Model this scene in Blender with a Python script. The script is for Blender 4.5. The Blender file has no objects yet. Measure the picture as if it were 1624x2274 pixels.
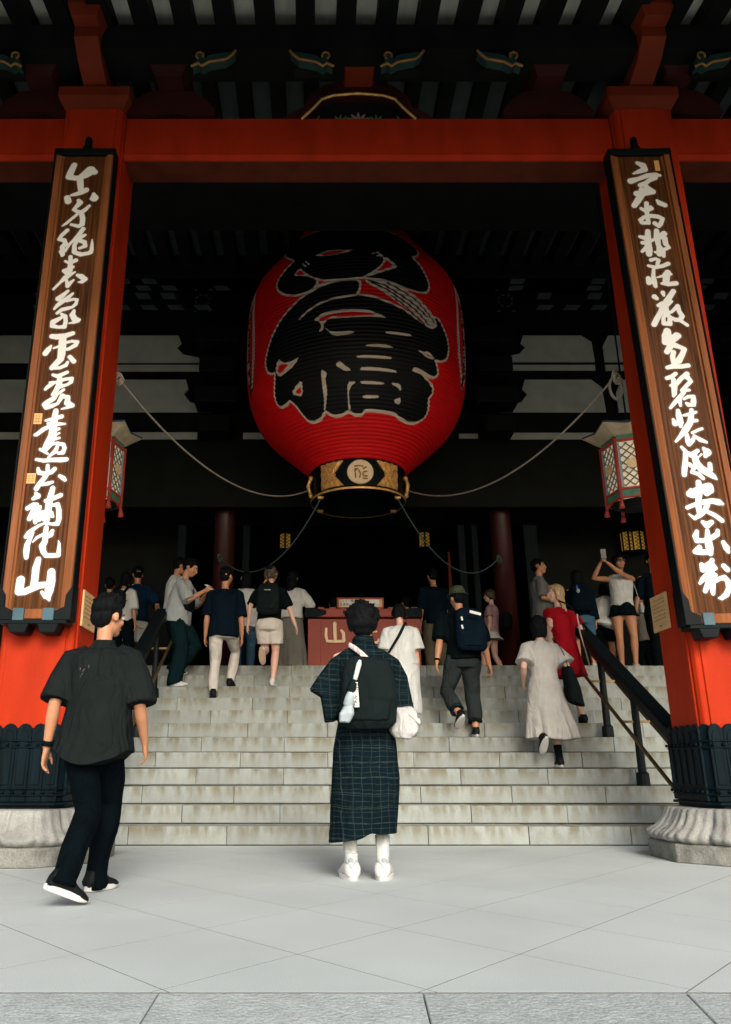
import bpy, bmesh, math, random, json
import numpy as np
from mathutils import Vector, Matrix
random.seed(7); RNG=np.random.RandomState(5)
sc=bpy.context.scene
R=math.radians; PI=math.pi
# ------------------------------------------------------------------ camera, sky, sun, exposure
CAMH=.69; PITCH=17.84
cd=bpy.data.cameras.new('camera'); cam=bpy.data.objects.new('camera',cd); sc.collection.objects.link(cam)
cam.location=(0,0,CAMH); cam.rotation_euler=(R(90+PITCH),0,0)
cd.sensor_fit='AUTO'; cd.sensor_width=36; cd.lens=36*1750/2274; cd.shift_x=(812-700)/2274; cd.clip_start=.05; cd.clip_end=2000
sc.camera=cam
SUN_EL,SUN_ROT=31,170
w=bpy.data.worlds.new('World'); sc.world=w; w.use_nodes=True
nt=w.node_tree; bg=nt.nodes['Background']
sky=nt.nodes.new('ShaderNodeTexSky'); sky.sky_type='NISHITA'; sky.sun_disc=False
sky.sun_elevation=R(SUN_EL); sky.sun_rotation=R(SUN_ROT); sky.air_density=1.0; sky.dust_density=4.0; sky.ozone_density=1.0
nt.links.new(sky.outputs[0],bg.inputs[0]); bg.inputs[1].default_value=.15
sl=bpy.data.lights.new('sun','SUN'); sl.energy=1.5; sl.angle=R(22); sl.color=(1,.985,.955)
so=bpy.data.objects.new('sun',sl); sc.collection.objects.link(so)
# light comes from behind the camera, from the right
az=R(SUN_ROT); d=Vector((math.sin(az)*math.cos(R(SUN_EL)),math.cos(az)*math.cos(R(SUN_EL)),math.sin(R(SUN_EL))))
so.rotation_euler=(-d).to_track_quat('-Z','Y').to_euler(); so.location=(3,-20,25)
sc.view_settings.view_transform='Standard'; sc.view_settings.look='None'; sc.view_settings.gamma=1; sc.view_settings.use_curve_mapping=False
sc.view_settings.exposure=.74
sc.render.engine='CYCLES'; sc.cycles.max_bounces=6; sc.cycles.diffuse_bounces=4; sc.cycles.use_denoising=True
try: sc.cycles.denoising_prefilter='ACCURATE'
except Exception: pass
# ------------------------------------------------------------------ helpers
def link(o): sc.collection.objects.link(o); return o
def tag(o,label=None,cat=None,group=None,kind=None):
    if label: o['label']=label
    if cat: o['category']=cat
    if group: o['group']=group
    if kind: o['kind']=kind
    return o
def empty(name,loc=(0,0,0),rz=0,label=None,cat=None,group=None,kind=None):
    o=bpy.data.objects.new(name,None); o.empty_display_size=.1; link(o); o.location=loc; o.rotation_euler=(0,0,rz)
    return tag(o,label,cat,group,kind)
def mw(o):
    m=o.matrix_basis.copy()
    while o.parent: o=o.parent; m=o.matrix_basis@m
    return m
class MB:
    def __init__(s): s.v=[]; s.f=[]; s.uv=None
    def add(s,vs,fs):
        b=len(s.v); s.v+=[tuple(v) for v in vs]; s.f+=[tuple(b+i for i in f) for f in fs]; return s
    def box(s,x0,x1,y0,y1,z0,z1,M=None):
        vs=[Vector((x,y,z)) for x in (x0,x1) for y in (y0,y1) for z in (z0,z1)]
        if M is not None: vs=[M@v for v in vs]
        return s.add(vs,[(0,1,3,2),(4,6,7,5),(0,4,5,1),(2,3,7,6),(0,2,6,4),(1,5,7,3)])
    def prism(s,poly,fn,a,b):
        # poly 2D list extruded between offsets a and b; fn(u,v,w)->xyz
        n=len(poly); vs=[fn(u,v,a) for u,v in poly]+[fn(u,v,b) for u,v in poly]
        return s.add(vs,[tuple(range(n))[::-1],tuple(range(n,2*n))]+[(i,(i+1)%n,n+(i+1)%n,n+i) for i in range(n)])
    def lathe(s,prof,c=(0,0),n=32,caps=True,ph=0,M=None):
        b=len(s.v)
        for z,r in prof:
            for k in range(n):
                a=2*PI*k/n+ph; p=Vector((c[0]+r*math.cos(a),c[1]+r*math.sin(a),z)); s.v.append(tuple(M@p if M is not None else p))
        m=len(prof)
        for i in range(m-1):
            for k in range(n):
                k2=(k+1)%n; s.f.append((b+i*n+k,b+i*n+k2,b+(i+1)*n+k2,b+(i+1)*n+k))
        if caps:
            s.f.append(tuple(b+k for k in range(n))[::-1]); s.f.append(tuple(b+(m-1)*n+k for k in range(n)))
        return s
    def loft(s,rings,n=14,caps=True,e=1.0):
        # ring = (centre, half axis u, half axis v)
        b=len(s.v)
        for c,u,v in rings:
            c=Vector(c);u=Vector(u);v=Vector(v)
            for k in range(n):
                a=2*PI*k/n; ca,sa=math.cos(a),math.sin(a)
                if e!=1: ca=math.copysign(abs(ca)**e,ca); sa=math.copysign(abs(sa)**e,sa)
                s.v.append(tuple(c+u*ca+v*sa))
        m=len(rings)
        for i in range(m-1):
            for k in range(n):
                k2=(k+1)%n; s.f.append((b+i*n+k,b+i*n+k2,b+(i+1)*n+k2,b+(i+1)*n+k))
        if caps:
            s.f.append(tuple(b+k for k in range(n))[::-1]); s.f.append(tuple(b+(m-1)*n+k for k in range(n)))
        return s
    def tube(s,pts,rad,n=10,sq=1.0,dome=True,ref=None):
        pts=[Vector(p) for p in pts]
        if not hasattr(rad,'__len__'): rad=[rad]*len(pts)
        T=[]
        for i in range(len(pts)):
            a=pts[max(i-1,0)]; c=pts[min(i+1,len(pts)-1)]; t=(c-a); T.append(t.normalized() if t.length>1e-9 else Vector((0,0,1)))
        u=Vector(ref) if ref else (Vector((1,0,0)) if abs(T[0].x)<.8 else Vector((0,1,0)))
        rings=[]
        for i,p in enumerate(pts):
            u=(u-T[i]*u.dot(T[i])).normalized(); v=T[i].cross(u)
            rings.append((p,u*rad[i],v*rad[i]*sq))
        if dome:
            p,a,c=rings[0]; t=T[0]; r=rad[0]
            rings=[(p-t*r*.75,a*.5,c*.5),(p-t*r*.4,a*.85,c*.85)]+rings
            p,a,c=rings[-1]; t=T[-1]; r=rad[-1]
            rings+=[(p+t*r*.4,a*.85,c*.85),(p+t*r*.75,a*.5,c*.5)]
        return s.loft(rings,n)
    def ell(s,c,rx,ry,rz,M=None,n=14,m=9):
        M=M or Matrix.Identity(3); c=Vector(c)
        rings=[]
        for i in range(m):
            t=-PI/2*.93+PI*.93*i/(m-1); z=math.sin(t)*rz; k=math.cos(t)
            rings.append((c+M@Vector((0,0,z)),M@Vector((rx*k,0,0)),M@Vector((0,ry*k,0))))
        return s.loft(rings,n)
    def mesh(s,name):
        me=bpy.data.meshes.new(name); me.from_pydata(s.v,[],s.f); me.validate(); return me
    def obj(s,name,mat,parent=None,smooth=False,bev=0,seg=1,local=False,mods=None):
        me=s.mesh(name)
        bm=bmesh.new(); bm.from_mesh(me)
        bmesh.ops.recalc_face_normals(bm,faces=bm.faces)
        if bev:
            es=[e for e in bm.edges if len(e.link_faces)==2 and e.calc_face_angle(0)>R(30)]
            bmesh.ops.bevel(bm,geom=es,offset=bev,segments=seg,affect='EDGES',profile=.6,clamp_overlap=True)
        bm.to_mesh(me); bm.free()
        if parent is not None and not local: me.transform(mw(parent).inverted())
        me.materials.append(mat)
        if smooth:
            for p in me.polygons: p.use_smooth=True
        o=bpy.data.objects.new(name,me); link(o)
        if parent is not None: o.parent=parent
        return o
def waves(P,seed,freq,warp=.6):
    r=np.random.RandomState(seed); f=np.zeros(len(P)); Q=P*np.asarray(freq)
    for k in range(7):
        d=r.normal(size=3); d/=np.linalg.norm(d); s=.6+1.5*r.rand()
        f+=np.sin((Q@d)*s*2*PI+r.rand()*6.28+warp*np.sin((Q@r.normal(size=3))*1.7+r.rand()*6.28)*2)
    return f/3.5
def remesh(mb,vox,name,mat,parent,amp=0,freq=(3,3,1),seed=1,smooth=4,sf=.5,post=None):
    me=mb.mesh('tmp'); bm=bmesh.new(); bm.from_mesh(me); bmesh.ops.recalc_face_normals(bm,faces=bm.faces); bm.to_mesh(me); bm.free()
    t=bpy.data.objects.new('tmp',me); link(t)
    m=t.modifiers.new('r','REMESH'); m.mode='VOXEL'; m.voxel_size=vox; m.use_smooth_shade=True
    if smooth:
        q=t.modifiers.new('s','SMOOTH'); q.factor=sf; q.iterations=smooth
    dg=bpy.context.evaluated_depsgraph_get(); dg.update()
    me2=bpy.data.meshes.new_from_object(t.evaluated_get(dg)); bpy.data.objects.remove(t); bpy.data.meshes.remove(me)
    n=len(me2.vertices)
    if (amp or post) and n:
        co=np.empty(n*3,np.float32); me2.vertices.foreach_get('co',co); co=co.reshape(-1,3).astype(float)
        if amp:
            no=np.empty(n*3,np.float32); me2.vertex_normals.foreach_get('vector',no); no=no.reshape(-1,3)
            co+=no*(waves(co,seed,freq)*amp)[:,None]
        if post: co=post(co)
        me2.vertices.foreach_set('co',co.astype(np.float32).ravel()); me2.update()
    me2.name=name; me2.materials.clear(); me2.materials.append(mat)
    me2.polygons.foreach_set('use_smooth',[True]*len(me2.polygons))
    o=bpy.data.objects.new(name,me2); link(o); o.parent=parent
    return o
def copy_tree(o,parent=None):
    c=o.copy(); link(c)
    if parent: c.parent=parent
    for ch in list(o.children): copy_tree(ch,c)
    return c
# ------------------------------------------------------------------ materials
def mat(name,col,rough=.6,metal=0,var=.18,scale=4,bump=0,bscale=60,stretch=(1,1,1),col2=None,spec=.4,rnd=0,detail=5,coat=0,fine=0,wr=0,wrs=7,wrst=(1,1,.45),fscale=300,bstretch=None,emit=0,sheen=0):
    m=bpy.data.materials.new(name); m.use_nodes=True; n=m.node_tree.nodes; l=m.node_tree.links; b=n['Principled BSDF']
    tc=n.new('ShaderNodeTexCoord'); mp=n.new('ShaderNodeMapping'); mp.inputs['Scale'].default_value=stretch; l.new(tc.outputs['Object'],mp.inputs[0])
    if rnd:
        oi=n.new('ShaderNodeObjectInfo'); va=n.new('ShaderNodeVectorMath'); va.operation='ADD'
        mu=n.new('ShaderNodeMath'); mu.operation='MULTIPLY'; mu.inputs[1].default_value=37; l.new(oi.outputs['Random'],mu.inputs[0])
        l.new(mp.outputs[0],va.inputs[0]); l.new(mu.outputs[0],va.inputs[1]); vec=va.outputs[0]
    else: vec=mp.outputs[0]
    nz=n.new('ShaderNodeTexNoise'); nz.inputs['Scale'].default_value=scale; nz.inputs['Detail'].default_value=detail; l.new(vec,nz.inputs['Vector'])
    cr=n.new('ShaderNodeValToRGB'); c=Vector(col)
    a=c*(1-var); z=Vector(col2) if col2 else c*(1+var)
    cr.color_ramp.elements[0].position=.3; cr.color_ramp.elements[1].position=.7
    cr.color_ramp.elements[0].color=(*a,1); cr.color_ramp.elements[1].color=(*z,1)
    l.new(nz.outputs['Fac'],cr.inputs[0]); out=cr.outputs[0]
    if fine:
        f=n.new('ShaderNodeTexNoise'); f.inputs['Scale'].default_value=fscale; f.inputs['Detail'].default_value=2; l.new(vec,f.inputs['Vector'])
        mr=n.new('ShaderNodeMapRange'); mr.inputs['From Min'].default_value=.3; mr.inputs['From Max'].default_value=.7; mr.inputs['To Min'].default_value=1-fine; mr.inputs['To Max'].default_value=1+fine; l.new(f.outputs['Fac'],mr.inputs[0])
        vm=n.new('ShaderNodeVectorMath'); vm.operation='SCALE'; l.new(out,vm.inputs[0]); l.new(mr.outputs[0],vm.inputs['Scale']); out=vm.outputs[0]
    if rnd:
        mr=n.new('ShaderNodeMapRange'); mr.inputs['To Min'].default_value=1-rnd; mr.inputs['To Max'].default_value=1+rnd; l.new(oi.outputs['Random'],mr.inputs[0])
        vm=n.new('ShaderNodeVectorMath'); vm.operation='SCALE'; l.new(out,vm.inputs[0]); l.new(mr.outputs[0],vm.inputs['Scale']); out=vm.outputs[0]
    l.new(out,b.inputs['Base Color']); b.inputs['Roughness'].default_value=rough; b.inputs['Metallic'].default_value=metal
    b.inputs['Specular IOR Level'].default_value=spec; b.inputs['Coat Weight'].default_value=coat; b.inputs['Coat Roughness'].default_value=.25
    if sheen: b.inputs['Sheen Weight'].default_value=sheen
    if emit: l.new(out,b.inputs['Emission Color']); b.inputs['Emission Strength'].default_value=emit
    if bump:
        bn=n.new('ShaderNodeTexNoise'); bn.inputs['Scale'].default_value=bscale; bn.inputs['Detail'].default_value=4
        if bstretch:
            m2=n.new('ShaderNodeMapping'); m2.inputs['Scale'].default_value=bstretch; l.new(tc.outputs['Object'],m2.inputs[0]); l.new(m2.outputs[0],bn.inputs['Vector'])
        else: l.new(vec,bn.inputs['Vector'])
        bu=n.new('ShaderNodeBump'); bu.inputs['Strength'].default_value=bump; bu.inputs['Distance'].default_value=.01; l.new(bn.outputs['Fac'],bu.inputs['Height']); l.new(bu.outputs[0],b.inputs['Normal'])
    if wr:
        m3=n.new('ShaderNodeMapping'); m3.inputs['Scale'].default_value=wrst; l.new(tc.outputs['Object'],m3.inputs[0])
        wn=n.new('ShaderNodeTexNoise'); wn.inputs['Scale'].default_value=wrs; wn.inputs['Detail'].default_value=3; wn.inputs['Roughness'].default_value=.45; wn.inputs['Distortion'].default_value=1.6; l.new(m3.outputs[0],wn.inputs['Vector'])
        b2=n.new('ShaderNodeBump'); b2.inputs['Strength'].default_value=wr; b2.inputs['Distance'].default_value=.05; l.new(wn.outputs['Fac'],b2.inputs['Height'])
        if bump: l.new(b2.outputs[0],bu.inputs['Normal'])
        else: l.new(b2.outputs[0],b.inputs['Normal'])
    return m
def colsock(m): 
    b=m.node_tree.nodes['Principled BSDF']; return b.inputs['Base Color'].links[0].from_socket
M={}
M['pave']=mat('paving_granite',(.44,.49,.485),.75,var=.09,scale=.9,bump=.15,bscale=220,rnd=0,fine=.20,fscale=240)
M['kerb']=mat('rough_granite',(.355,.40,.395),.85,var=.12,scale=14,bump=.7,bscale=55,rnd=.05,fine=.25,fscale=160)
M['gnd']=mat('ground_stone',(.10,.105,.10),.8,var=.08,scale=.6,bump=.2,bscale=80)
M['joint']=mat('joint_dirt',(.12,.125,.12),.9,var=.2,scale=8)
M['step']=mat('step_stone',(.262,.290,.275),.85,var=.08,scale=2.0,stretch=(1.5,1.5,1.2),bump=.3,bscale=120,rnd=.09,fine=.14,fscale=170)
M['base']=mat('weathered_stone',(.27,.275,.255),.85,var=.35,scale=5,bump=.6,bscale=40,fine=.2,fscale=120,col2=(.36,.365,.34))
M['moss']=mat('mossy_stone',(.15,.155,.13),.9,var=.45,scale=7,bump=.7,bscale=40,fine=.25,fscale=110,col2=(.26,.26,.235))
M['red']=mat('vermilion_lacquer',(.37,.024,.004),.55,var=.16,scale=2.2,stretch=(2,2,.5),bump=.14,bscale=18,spec=.10,fine=.06,fscale=90)
M['dred']=mat('dark_red_wood',(.035,.006,.004),.6,var=.25,scale=3,stretch=(1,1,1),bump=.1,bscale=40,spec=.2)
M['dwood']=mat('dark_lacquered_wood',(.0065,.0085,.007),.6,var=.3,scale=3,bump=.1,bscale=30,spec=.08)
M['plaster']=mat('aged_plaster',(.42,.44,.36),.9,var=.12,scale=3,bump=.1,bscale=60)
M['board']=mat('soffit_board',(.72,.74,.62),.9,var=.18,scale=4,stretch=(2,.5,1))
M['dboard']=mat('blue_ceiling_board',(.05,.072,.07),.9,var=.2,scale=4)
M['teal']=mat('teal_paint',(.006,.040,.034),.6,var=.3,scale=9)
M['gold']=mat('gilt_metal',(.85,.48,.15),.42,metal=.55,var=.25,scale=18,bump=.5,bscale=45)
M['goldp']=mat('gold_leaf',(.88,.62,.34),.5,metal=.05,var=.15,scale=20)
M['dgold']=mat('dull_gilt_edge',(.30,.15,.035),.5,metal=.3,var=.2,scale=10)
M['lacq']=mat('black_lacquer',(.002,.005,.006),.45,var=.3,scale=4,spec=.1,bump=.04,bscale=20)
M['iron']=mat('black_iron_sleeve',(.0015,.0065,.0095),.5,var=.5,scale=6,stretch=(4,4,.5),spec=.07,bump=.1,bscale=30)
M['iron2']=mat('painted_iron',(.003,.006,.007),.5,var=.3,scale=6,spec=.18)
M['bronze']=mat('bronze_rail',(.16,.105,.045),.4,metal=.7,var=.25,scale=8)
M['boxred']=mat('offering_box_paint',(.27,.038,.022),.55,var=.12,scale=4,bump=.1,bscale=40)
M['rope']=mat('hemp_rope',(.30,.25,.19),.9,var=.2,scale=30,bump=.5,bscale=200)
M['rope2']=mat('green_rope',(.05,.095,.08),.9,var=.2,scale=30)
M['paper']=mat('white_paper',(.72,.72,.68),.8,var=.05,scale=3)
M['lred']=mat('lantern_frame_red',(.42,.045,.025),.55,var=.15,scale=8)
M['lgreen']=mat('lantern_green_panel',(.07,.19,.12),.6,var=.35,scale=14)
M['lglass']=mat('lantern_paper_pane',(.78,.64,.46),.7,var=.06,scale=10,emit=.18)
M['lgrid']=mat('lantern_lattice',(.16,.17,.12),.6,var=.1,scale=10)
M['lroof']=mat('lantern_roof_blue',(.012,.045,.07),.5,var=.3,scale=10)
M['cream']=mat('cream_soffit',(.50,.40,.25),.8,var=.2,scale=8)
M['bskin']=mat('brown_board_wood',(.042,.016,.006),.5,var=.55,scale=3.5,stretch=(14,3,.45),bump=.25,bscale=8,bstretch=(30,5,.6),col2=(.125,.042,.010),spec=.08)
M['bframe']=mat('board_frame_wood',(.20,.066,.020),.5,var=.25,scale=3,stretch=(10,3,.5),bump=.15,bscale=10,bstretch=(30,5,.6),spec=.12)
M['glow']=mat('amber_lamp_glass',(.85,.50,.08),.5,var=.15,scale=60,emit=.07)
M['wsign']=mat('pale_wood_plate',(.60,.37,.17),.6,var=.12,scale=6,stretch=(1,1,4))
M['ink']=mat('black_ink',(.02,.018,.015),.7,var=.1)
M['redink']=mat('red_ink',(.45,.02,.02),.7,var=.1)
# people
def cloth(name,c,**k):
    k.setdefault('var',.12); k.setdefault('fine',.06); k.setdefault('fscale',420); k.setdefault('rough',.9); k.setdefault('bump',.15); k.setdefault('bscale',300); k.setdefault('spec',.025); k.setdefault('wr',.75)
    return mat(name,c,scale=k.pop('scale',5),**k)
M['skin']=mat('skin',(.46,.215,.115),.5,var=.06,scale=8,spec=.35); M['skinp']=mat('pale_skin',(.60,.36,.27),.5,var=.05,scale=8,spec=.35); M['skint']=mat('tan_skin',(.40,.20,.115),.5,var=.06,scale=8,spec=.35)
M['hair']=mat('black_hair',(.0035,.0045,.005),.55,var=.5,scale=30,stretch=(3,3,.5),bump=.8,bscale=60,bstretch=(3,3,.4),spec=.06)
M['bhair']=mat('brown_hair',(.05,.028,.014),.5,var=.4,scale=25,stretch=(3,3,.5),bump=.6,bscale=60,bstretch=(3,3,.4))
M['blond']=mat('blond_hair',(.36,.24,.11),.5,var=.35,scale=25,stretch=(4,4,.4),bump=.6,bscale=60,bstretch=(4,4,.4))
M['char']=cloth('charcoal_linen',(.0095,.0125,.0125),wr=1.0,spec=.02); M['navytr']=cloth('navy_trousers',(.0016,.0036,.0052)); M['black']=cloth('black_cotton',(.0028,.0062,.0075)); M['navy']=cloth('navy_cotton',(.0035,.0085,.015))
M['blue']=cloth('blue_cotton',(.006,.020,.050)); M['grayt']=cloth('light_grey_cotton',(.30,.325,.32)); M['white']=cloth('white_cotton',(.53,.55,.53)); M['offw']=cloth('off_white_cotton',(.52,.49,.44))
M['greige']=cloth('pale_grey_dress_cotton',(.40,.385,.355)); M['gskirt']=cloth('grey_skirt_cloth',(.17,.165,.145)); M['dgray']=cloth('dark_grey_denim',(.022,.028,.029)); M['red2']=cloth('red_dress_cloth',(.26,.006,.012))
M['pink']=cloth('pink_cotton',(.36,.22,.25)); M['denim']=cloth('blue_denim',(.05,.12,.18)); M['khaki']=cloth('khaki_cotton',(.10,.09,.06)); M['olive']=cloth('olive_cotton',(.045,.055,.032)); M['polo']=cloth('grey_polo_knit',(.14,.15,.145)); M['tealtr']=cloth('dark_teal_trousers',(.004,.014,.017))
M['skyb']=cloth('bright_blue_cotton',(.015,.09,.19))
M['shoeb']=mat('black_shoe',(.004,.005,.006),.6,var=.2,spec=.15); M['shoew']=mat('white_shoe',(.50,.51,.49),.6,var=.06); M['solew']=mat('white_rubber_sole',(.55,.55,.52),.6,var=.05); M['soleg']=mat('gum_sole',(.45,.30,.19),.6,var=.08)
M['pack']=cloth('black_nylon',(.007,.0115,.012),rough=.7); M['bag']=cloth('white_canvas',(.44,.44,.43),wr=1.2); M['strapw']=cloth('white_strap',(.62,.52,.50)); M['tan']=mat('beige_strap',(.34,.24,.19),.7); M['lens']=mat('dark_lens',(.005,.005,.006),.15,var=.1)
M['eyew']=mat('eye_white',(.6,.58,.55),.3,var=.02); M['iris']=mat('iris_dark',(.01,.007,.005),.3,var=.02); M['umb']=mat('grey_umbrella_cloth',(.30,.36,.38),.6,var=.15,scale=30); M['umbl']=mat('pale_umbrella_handle',(.55,.60,.55),.5,var=.05)
M['beard']=M['hair']
# plaid kimono cloth
def plaid():
    m=cloth('dark_plaid_cloth',(.0032,.009,.0125)); n=m.node_tree.nodes; l=m.node_tree.links; base=colsock(m)
    tc=n.new('ShaderNodeTexCoord'); nz=n.new('ShaderNodeTexNoise'); nz.inputs['Scale'].default_value=5; nz.inputs['Detail'].default_value=2; l.new(tc.outputs['Object'],nz.inputs['Vector'])
    mx=n.new('ShaderNodeVectorMath'); mx.operation='SCALE'; mx.inputs['Scale'].default_value=.05; l.new(nz.outputs['Color'],mx.inputs[0])
    ad=n.new('ShaderNodeVectorMath'); ad.operation='ADD'; l.new(tc.outputs['Object'],ad.inputs[0]); l.new(mx.outputs[0],ad.inputs[1])
    sp=n.new('ShaderNodeSeparateXYZ'); l.new(ad.outputs[0],sp.inputs[0])
    sm=n.new('ShaderNodeMath'); sm.operation='ADD'; l.new(sp.outputs[0],sm.inputs[0])
    ym=n.new('ShaderNodeMath'); ym.operation='MULTIPLY'; ym.inputs[1].default_value=.35; l.new(sp.outputs[1],ym.inputs[0]); l.new(ym.outputs[0],sm.inputs[1])
    masks=[]
    for src,k,wd in ((sm.outputs[0],17,.06),(sp.outputs[2],30,.09),(sp.outputs[2],11,.05)):
        a=n.new('ShaderNodeMath'); a.operation='MULTIPLY'; a.inputs[1].default_value=k; l.new(src,a.inputs[0])
        f=n.new('ShaderNodeMath'); f.operation='FRACT'; l.new(a.outputs[0],f.inputs[0])
        c=n.new('ShaderNodeMath'); c.operation='LESS_THAN'; c.inputs[1].default_value=wd; l.new(f.outputs[0],c.inputs[0]); masks.append(c.outputs[0])
    mm=n.new('ShaderNodeMath'); mm.operation='MAXIMUM'; l.new(masks[0],mm.inputs[0]); l.new(masks[1],mm.inputs[1])
    m3=n.new('ShaderNodeMath'); m3.operation='MAXIMUM'; l.new(mm.outputs[0],m3.inputs[0]); l.new(masks[2],m3.inputs[1])
    n2=n.new('ShaderNodeTexNoise'); n2.inputs['Scale'].default_value=26; l.new(tc.outputs['Object'],n2.inputs['Vector'])
    m4=n.new('ShaderNodeMath'); m4.operation='MULTIPLY'; l.new(m3.outputs[0],m4.inputs[0]); l.new(n2.outputs['Fac'],m4.inputs[1])
    mix=n.new('ShaderNodeMix'); mix.data_type='RGBA'; l.new(m4.outputs[0],mix.inputs[0]); l.new(base,mix.inputs[6]); mix.inputs[7].default_value=(.040,.054,.047,1)
    l.new(mix.outputs[2],n['Principled BSDF'].inputs['Base Color']); return m
M['plaid']=plaid()
M['shade_red']=mat('shaded_vermilion',(.16,.022,.007),.6,var=.2,scale=3,spec=.12,bump=.08,bscale=25)  # darker copy of the vermilion, the shade under the eaves put into its colour
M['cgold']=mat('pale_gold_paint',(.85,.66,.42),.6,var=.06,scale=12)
M['soff']=mat('dim_brown',(.10,.022,.010),.7,var=.2,scale=4,spec=.1)  # dark brown with the shade of the beam's underside put into the colour
def seams(m):
    n=m.node_tree.nodes; l=m.node_tree.links; base=colsock(m)
    tc=n.new('ShaderNodeTexCoord'); sp=n.new('ShaderNodeSeparateXYZ'); l.new(tc.outputs['Object'],sp.inputs[0])
    def mth(op,a,b):
        x=n.new('ShaderNodeMath'); x.operation=op
        for i,v in enumerate((a,b)):
            if v is None: continue
            if isinstance(v,(int,float)): x.inputs[i].default_value=v
            else: l.new(v,x.inputs[i])
        return x.outputs[0]
    nz=n.new('ShaderNodeTexNoise'); nz.inputs['Scale'].default_value=4; l.new(tc.outputs['Object'],nz.inputs['Vector']); wob=mth('MULTIPLY',mth('SUBTRACT',nz.outputs['Fac'],.5),.03)
    zz_=mth('ADD',sp.outputs[2],wob); back=mth('LESS_THAN',sp.outputs[1],.02)
    yoke=mth('MULTIPLY',mth('LESS_THAN',mth('ABSOLUTE',mth('SUBTRACT',zz_,1.355),None),.0045),back)
    pleat=mth('MULTIPLY',mth('LESS_THAN',mth('ABSOLUTE',mth('SUBTRACT',sp.outputs[0],.03),None),.0035),mth('LESS_THAN',zz_,1.355)); pleat=mth('MULTIPLY',pleat,mth('GREATER_THAN',zz_,1.18)); pleat=mth('MULTIPLY',pleat,back)
    s_=mth('MAXIMUM',yoke,pleat)
    mx=n.new('ShaderNodeMix'); mx.data_type='RGBA'; l.new(mth('MULTIPLY',s_,.7),mx.inputs[0]); l.new(base,mx.inputs[6]); mx.inputs[7].default_value=(.006,.007,.007,1)
    # pale scuffs on the back
    ex=mth('DIVIDE',mth('SUBTRACT',sp.outputs[0],-.055),.035); ez_=mth('DIVIDE',mth('SUBTRACT',sp.outputs[2],1.225),.05)
    rr=mth('ADD',mth('MULTIPLY',ex,ex),mth('MULTIPLY',ez_,ez_)); n2=n.new('ShaderNodeTexNoise'); n2.inputs['Scale'].default_value=70
    mp=n.new('ShaderNodeMapping'); mp.inputs['Scale'].default_value=(1.6,1,.5); l.new(tc.outputs['Object'],mp.inputs[0]); l.new(mp.outputs[0],n2.inputs['Vector'])
    sc_=mth('MULTIPLY',mth('MULTIPLY',mth('LESS_THAN',rr,1),mth('GREATER_THAN',n2.outputs['Fac'],.63)),back)
    m2=n.new('ShaderNodeMix'); m2.data_type='RGBA'; l.new(mth('MULTIPLY',sc_,.5),m2.inputs[0]); l.new(mx.outputs[2],m2.inputs[6]); m2.inputs[7].default_value=(.16,.14,.13,1)
    l.new(m2.outputs[2],n['Principled BSDF'].inputs['Base Color'])
seams(M['char'])
# rain and foot dirt running down the risers of the stair stones
def stain(m):
    n=m.node_tree.nodes; l=m.node_tree.links; base=colsock(m)
    g=n.new('ShaderNodeNewGeometry'); mp=n.new('ShaderNodeMapping'); mp.inputs['Scale'].default_value=(3.2,1,1.0); l.new(g.outputs['Position'],mp.inputs[0])
    nz=n.new('ShaderNodeTexNoise'); nz.inputs['Scale'].default_value=4; nz.inputs['Detail'].default_value=6; l.new(mp.outputs[0],nz.inputs['Vector'])
    cr=n.new('ShaderNodeValToRGB'); cr.color_ramp.elements[0].position=.40; cr.color_ramp.elements[0].color=(.66,.55,.40,1); cr.color_ramp.elements[1].position=.6; cr.color_ramp.elements[1].color=(1.06,1.06,1.06,1)
    l.new(nz.outputs['Fac'],cr.inputs[0])
    sz=n.new('ShaderNodeSeparateXYZ'); l.new(g.outputs['Position'],sz.inputs[0])
    dv=n.new('ShaderNodeMath'); dv.operation='DIVIDE'; dv.inputs[1].default_value=.165; l.new(sz.outputs[2],dv.inputs[0])
    fr_=n.new('ShaderNodeMath'); fr_.operation='FRACT'; l.new(dv.outputs[0],fr_.inputs[0])
    rg_=n.new('ShaderNodeMapRange'); rg_.inputs['From Min'].default_value=.35; rg_.inputs['From Max'].default_value=.85; rg_.inputs['To Min'].default_value=.25; rg_.inputs['To Max'].default_value=.95; l.new(fr_.outputs[0],rg_.inputs[0])
    mx=n.new('ShaderNodeMix'); mx.data_type='RGBA'; mx.blend_type='MULTIPLY'; l.new(rg_.outputs[0],mx.inputs[0]); l.new(base,mx.inputs[6]); l.new(cr.outputs[0],mx.inputs[7])
    l.new(mx.outputs[2],n['Principled BSDF'].inputs['Base Color'])
stain(M['step'])
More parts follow.
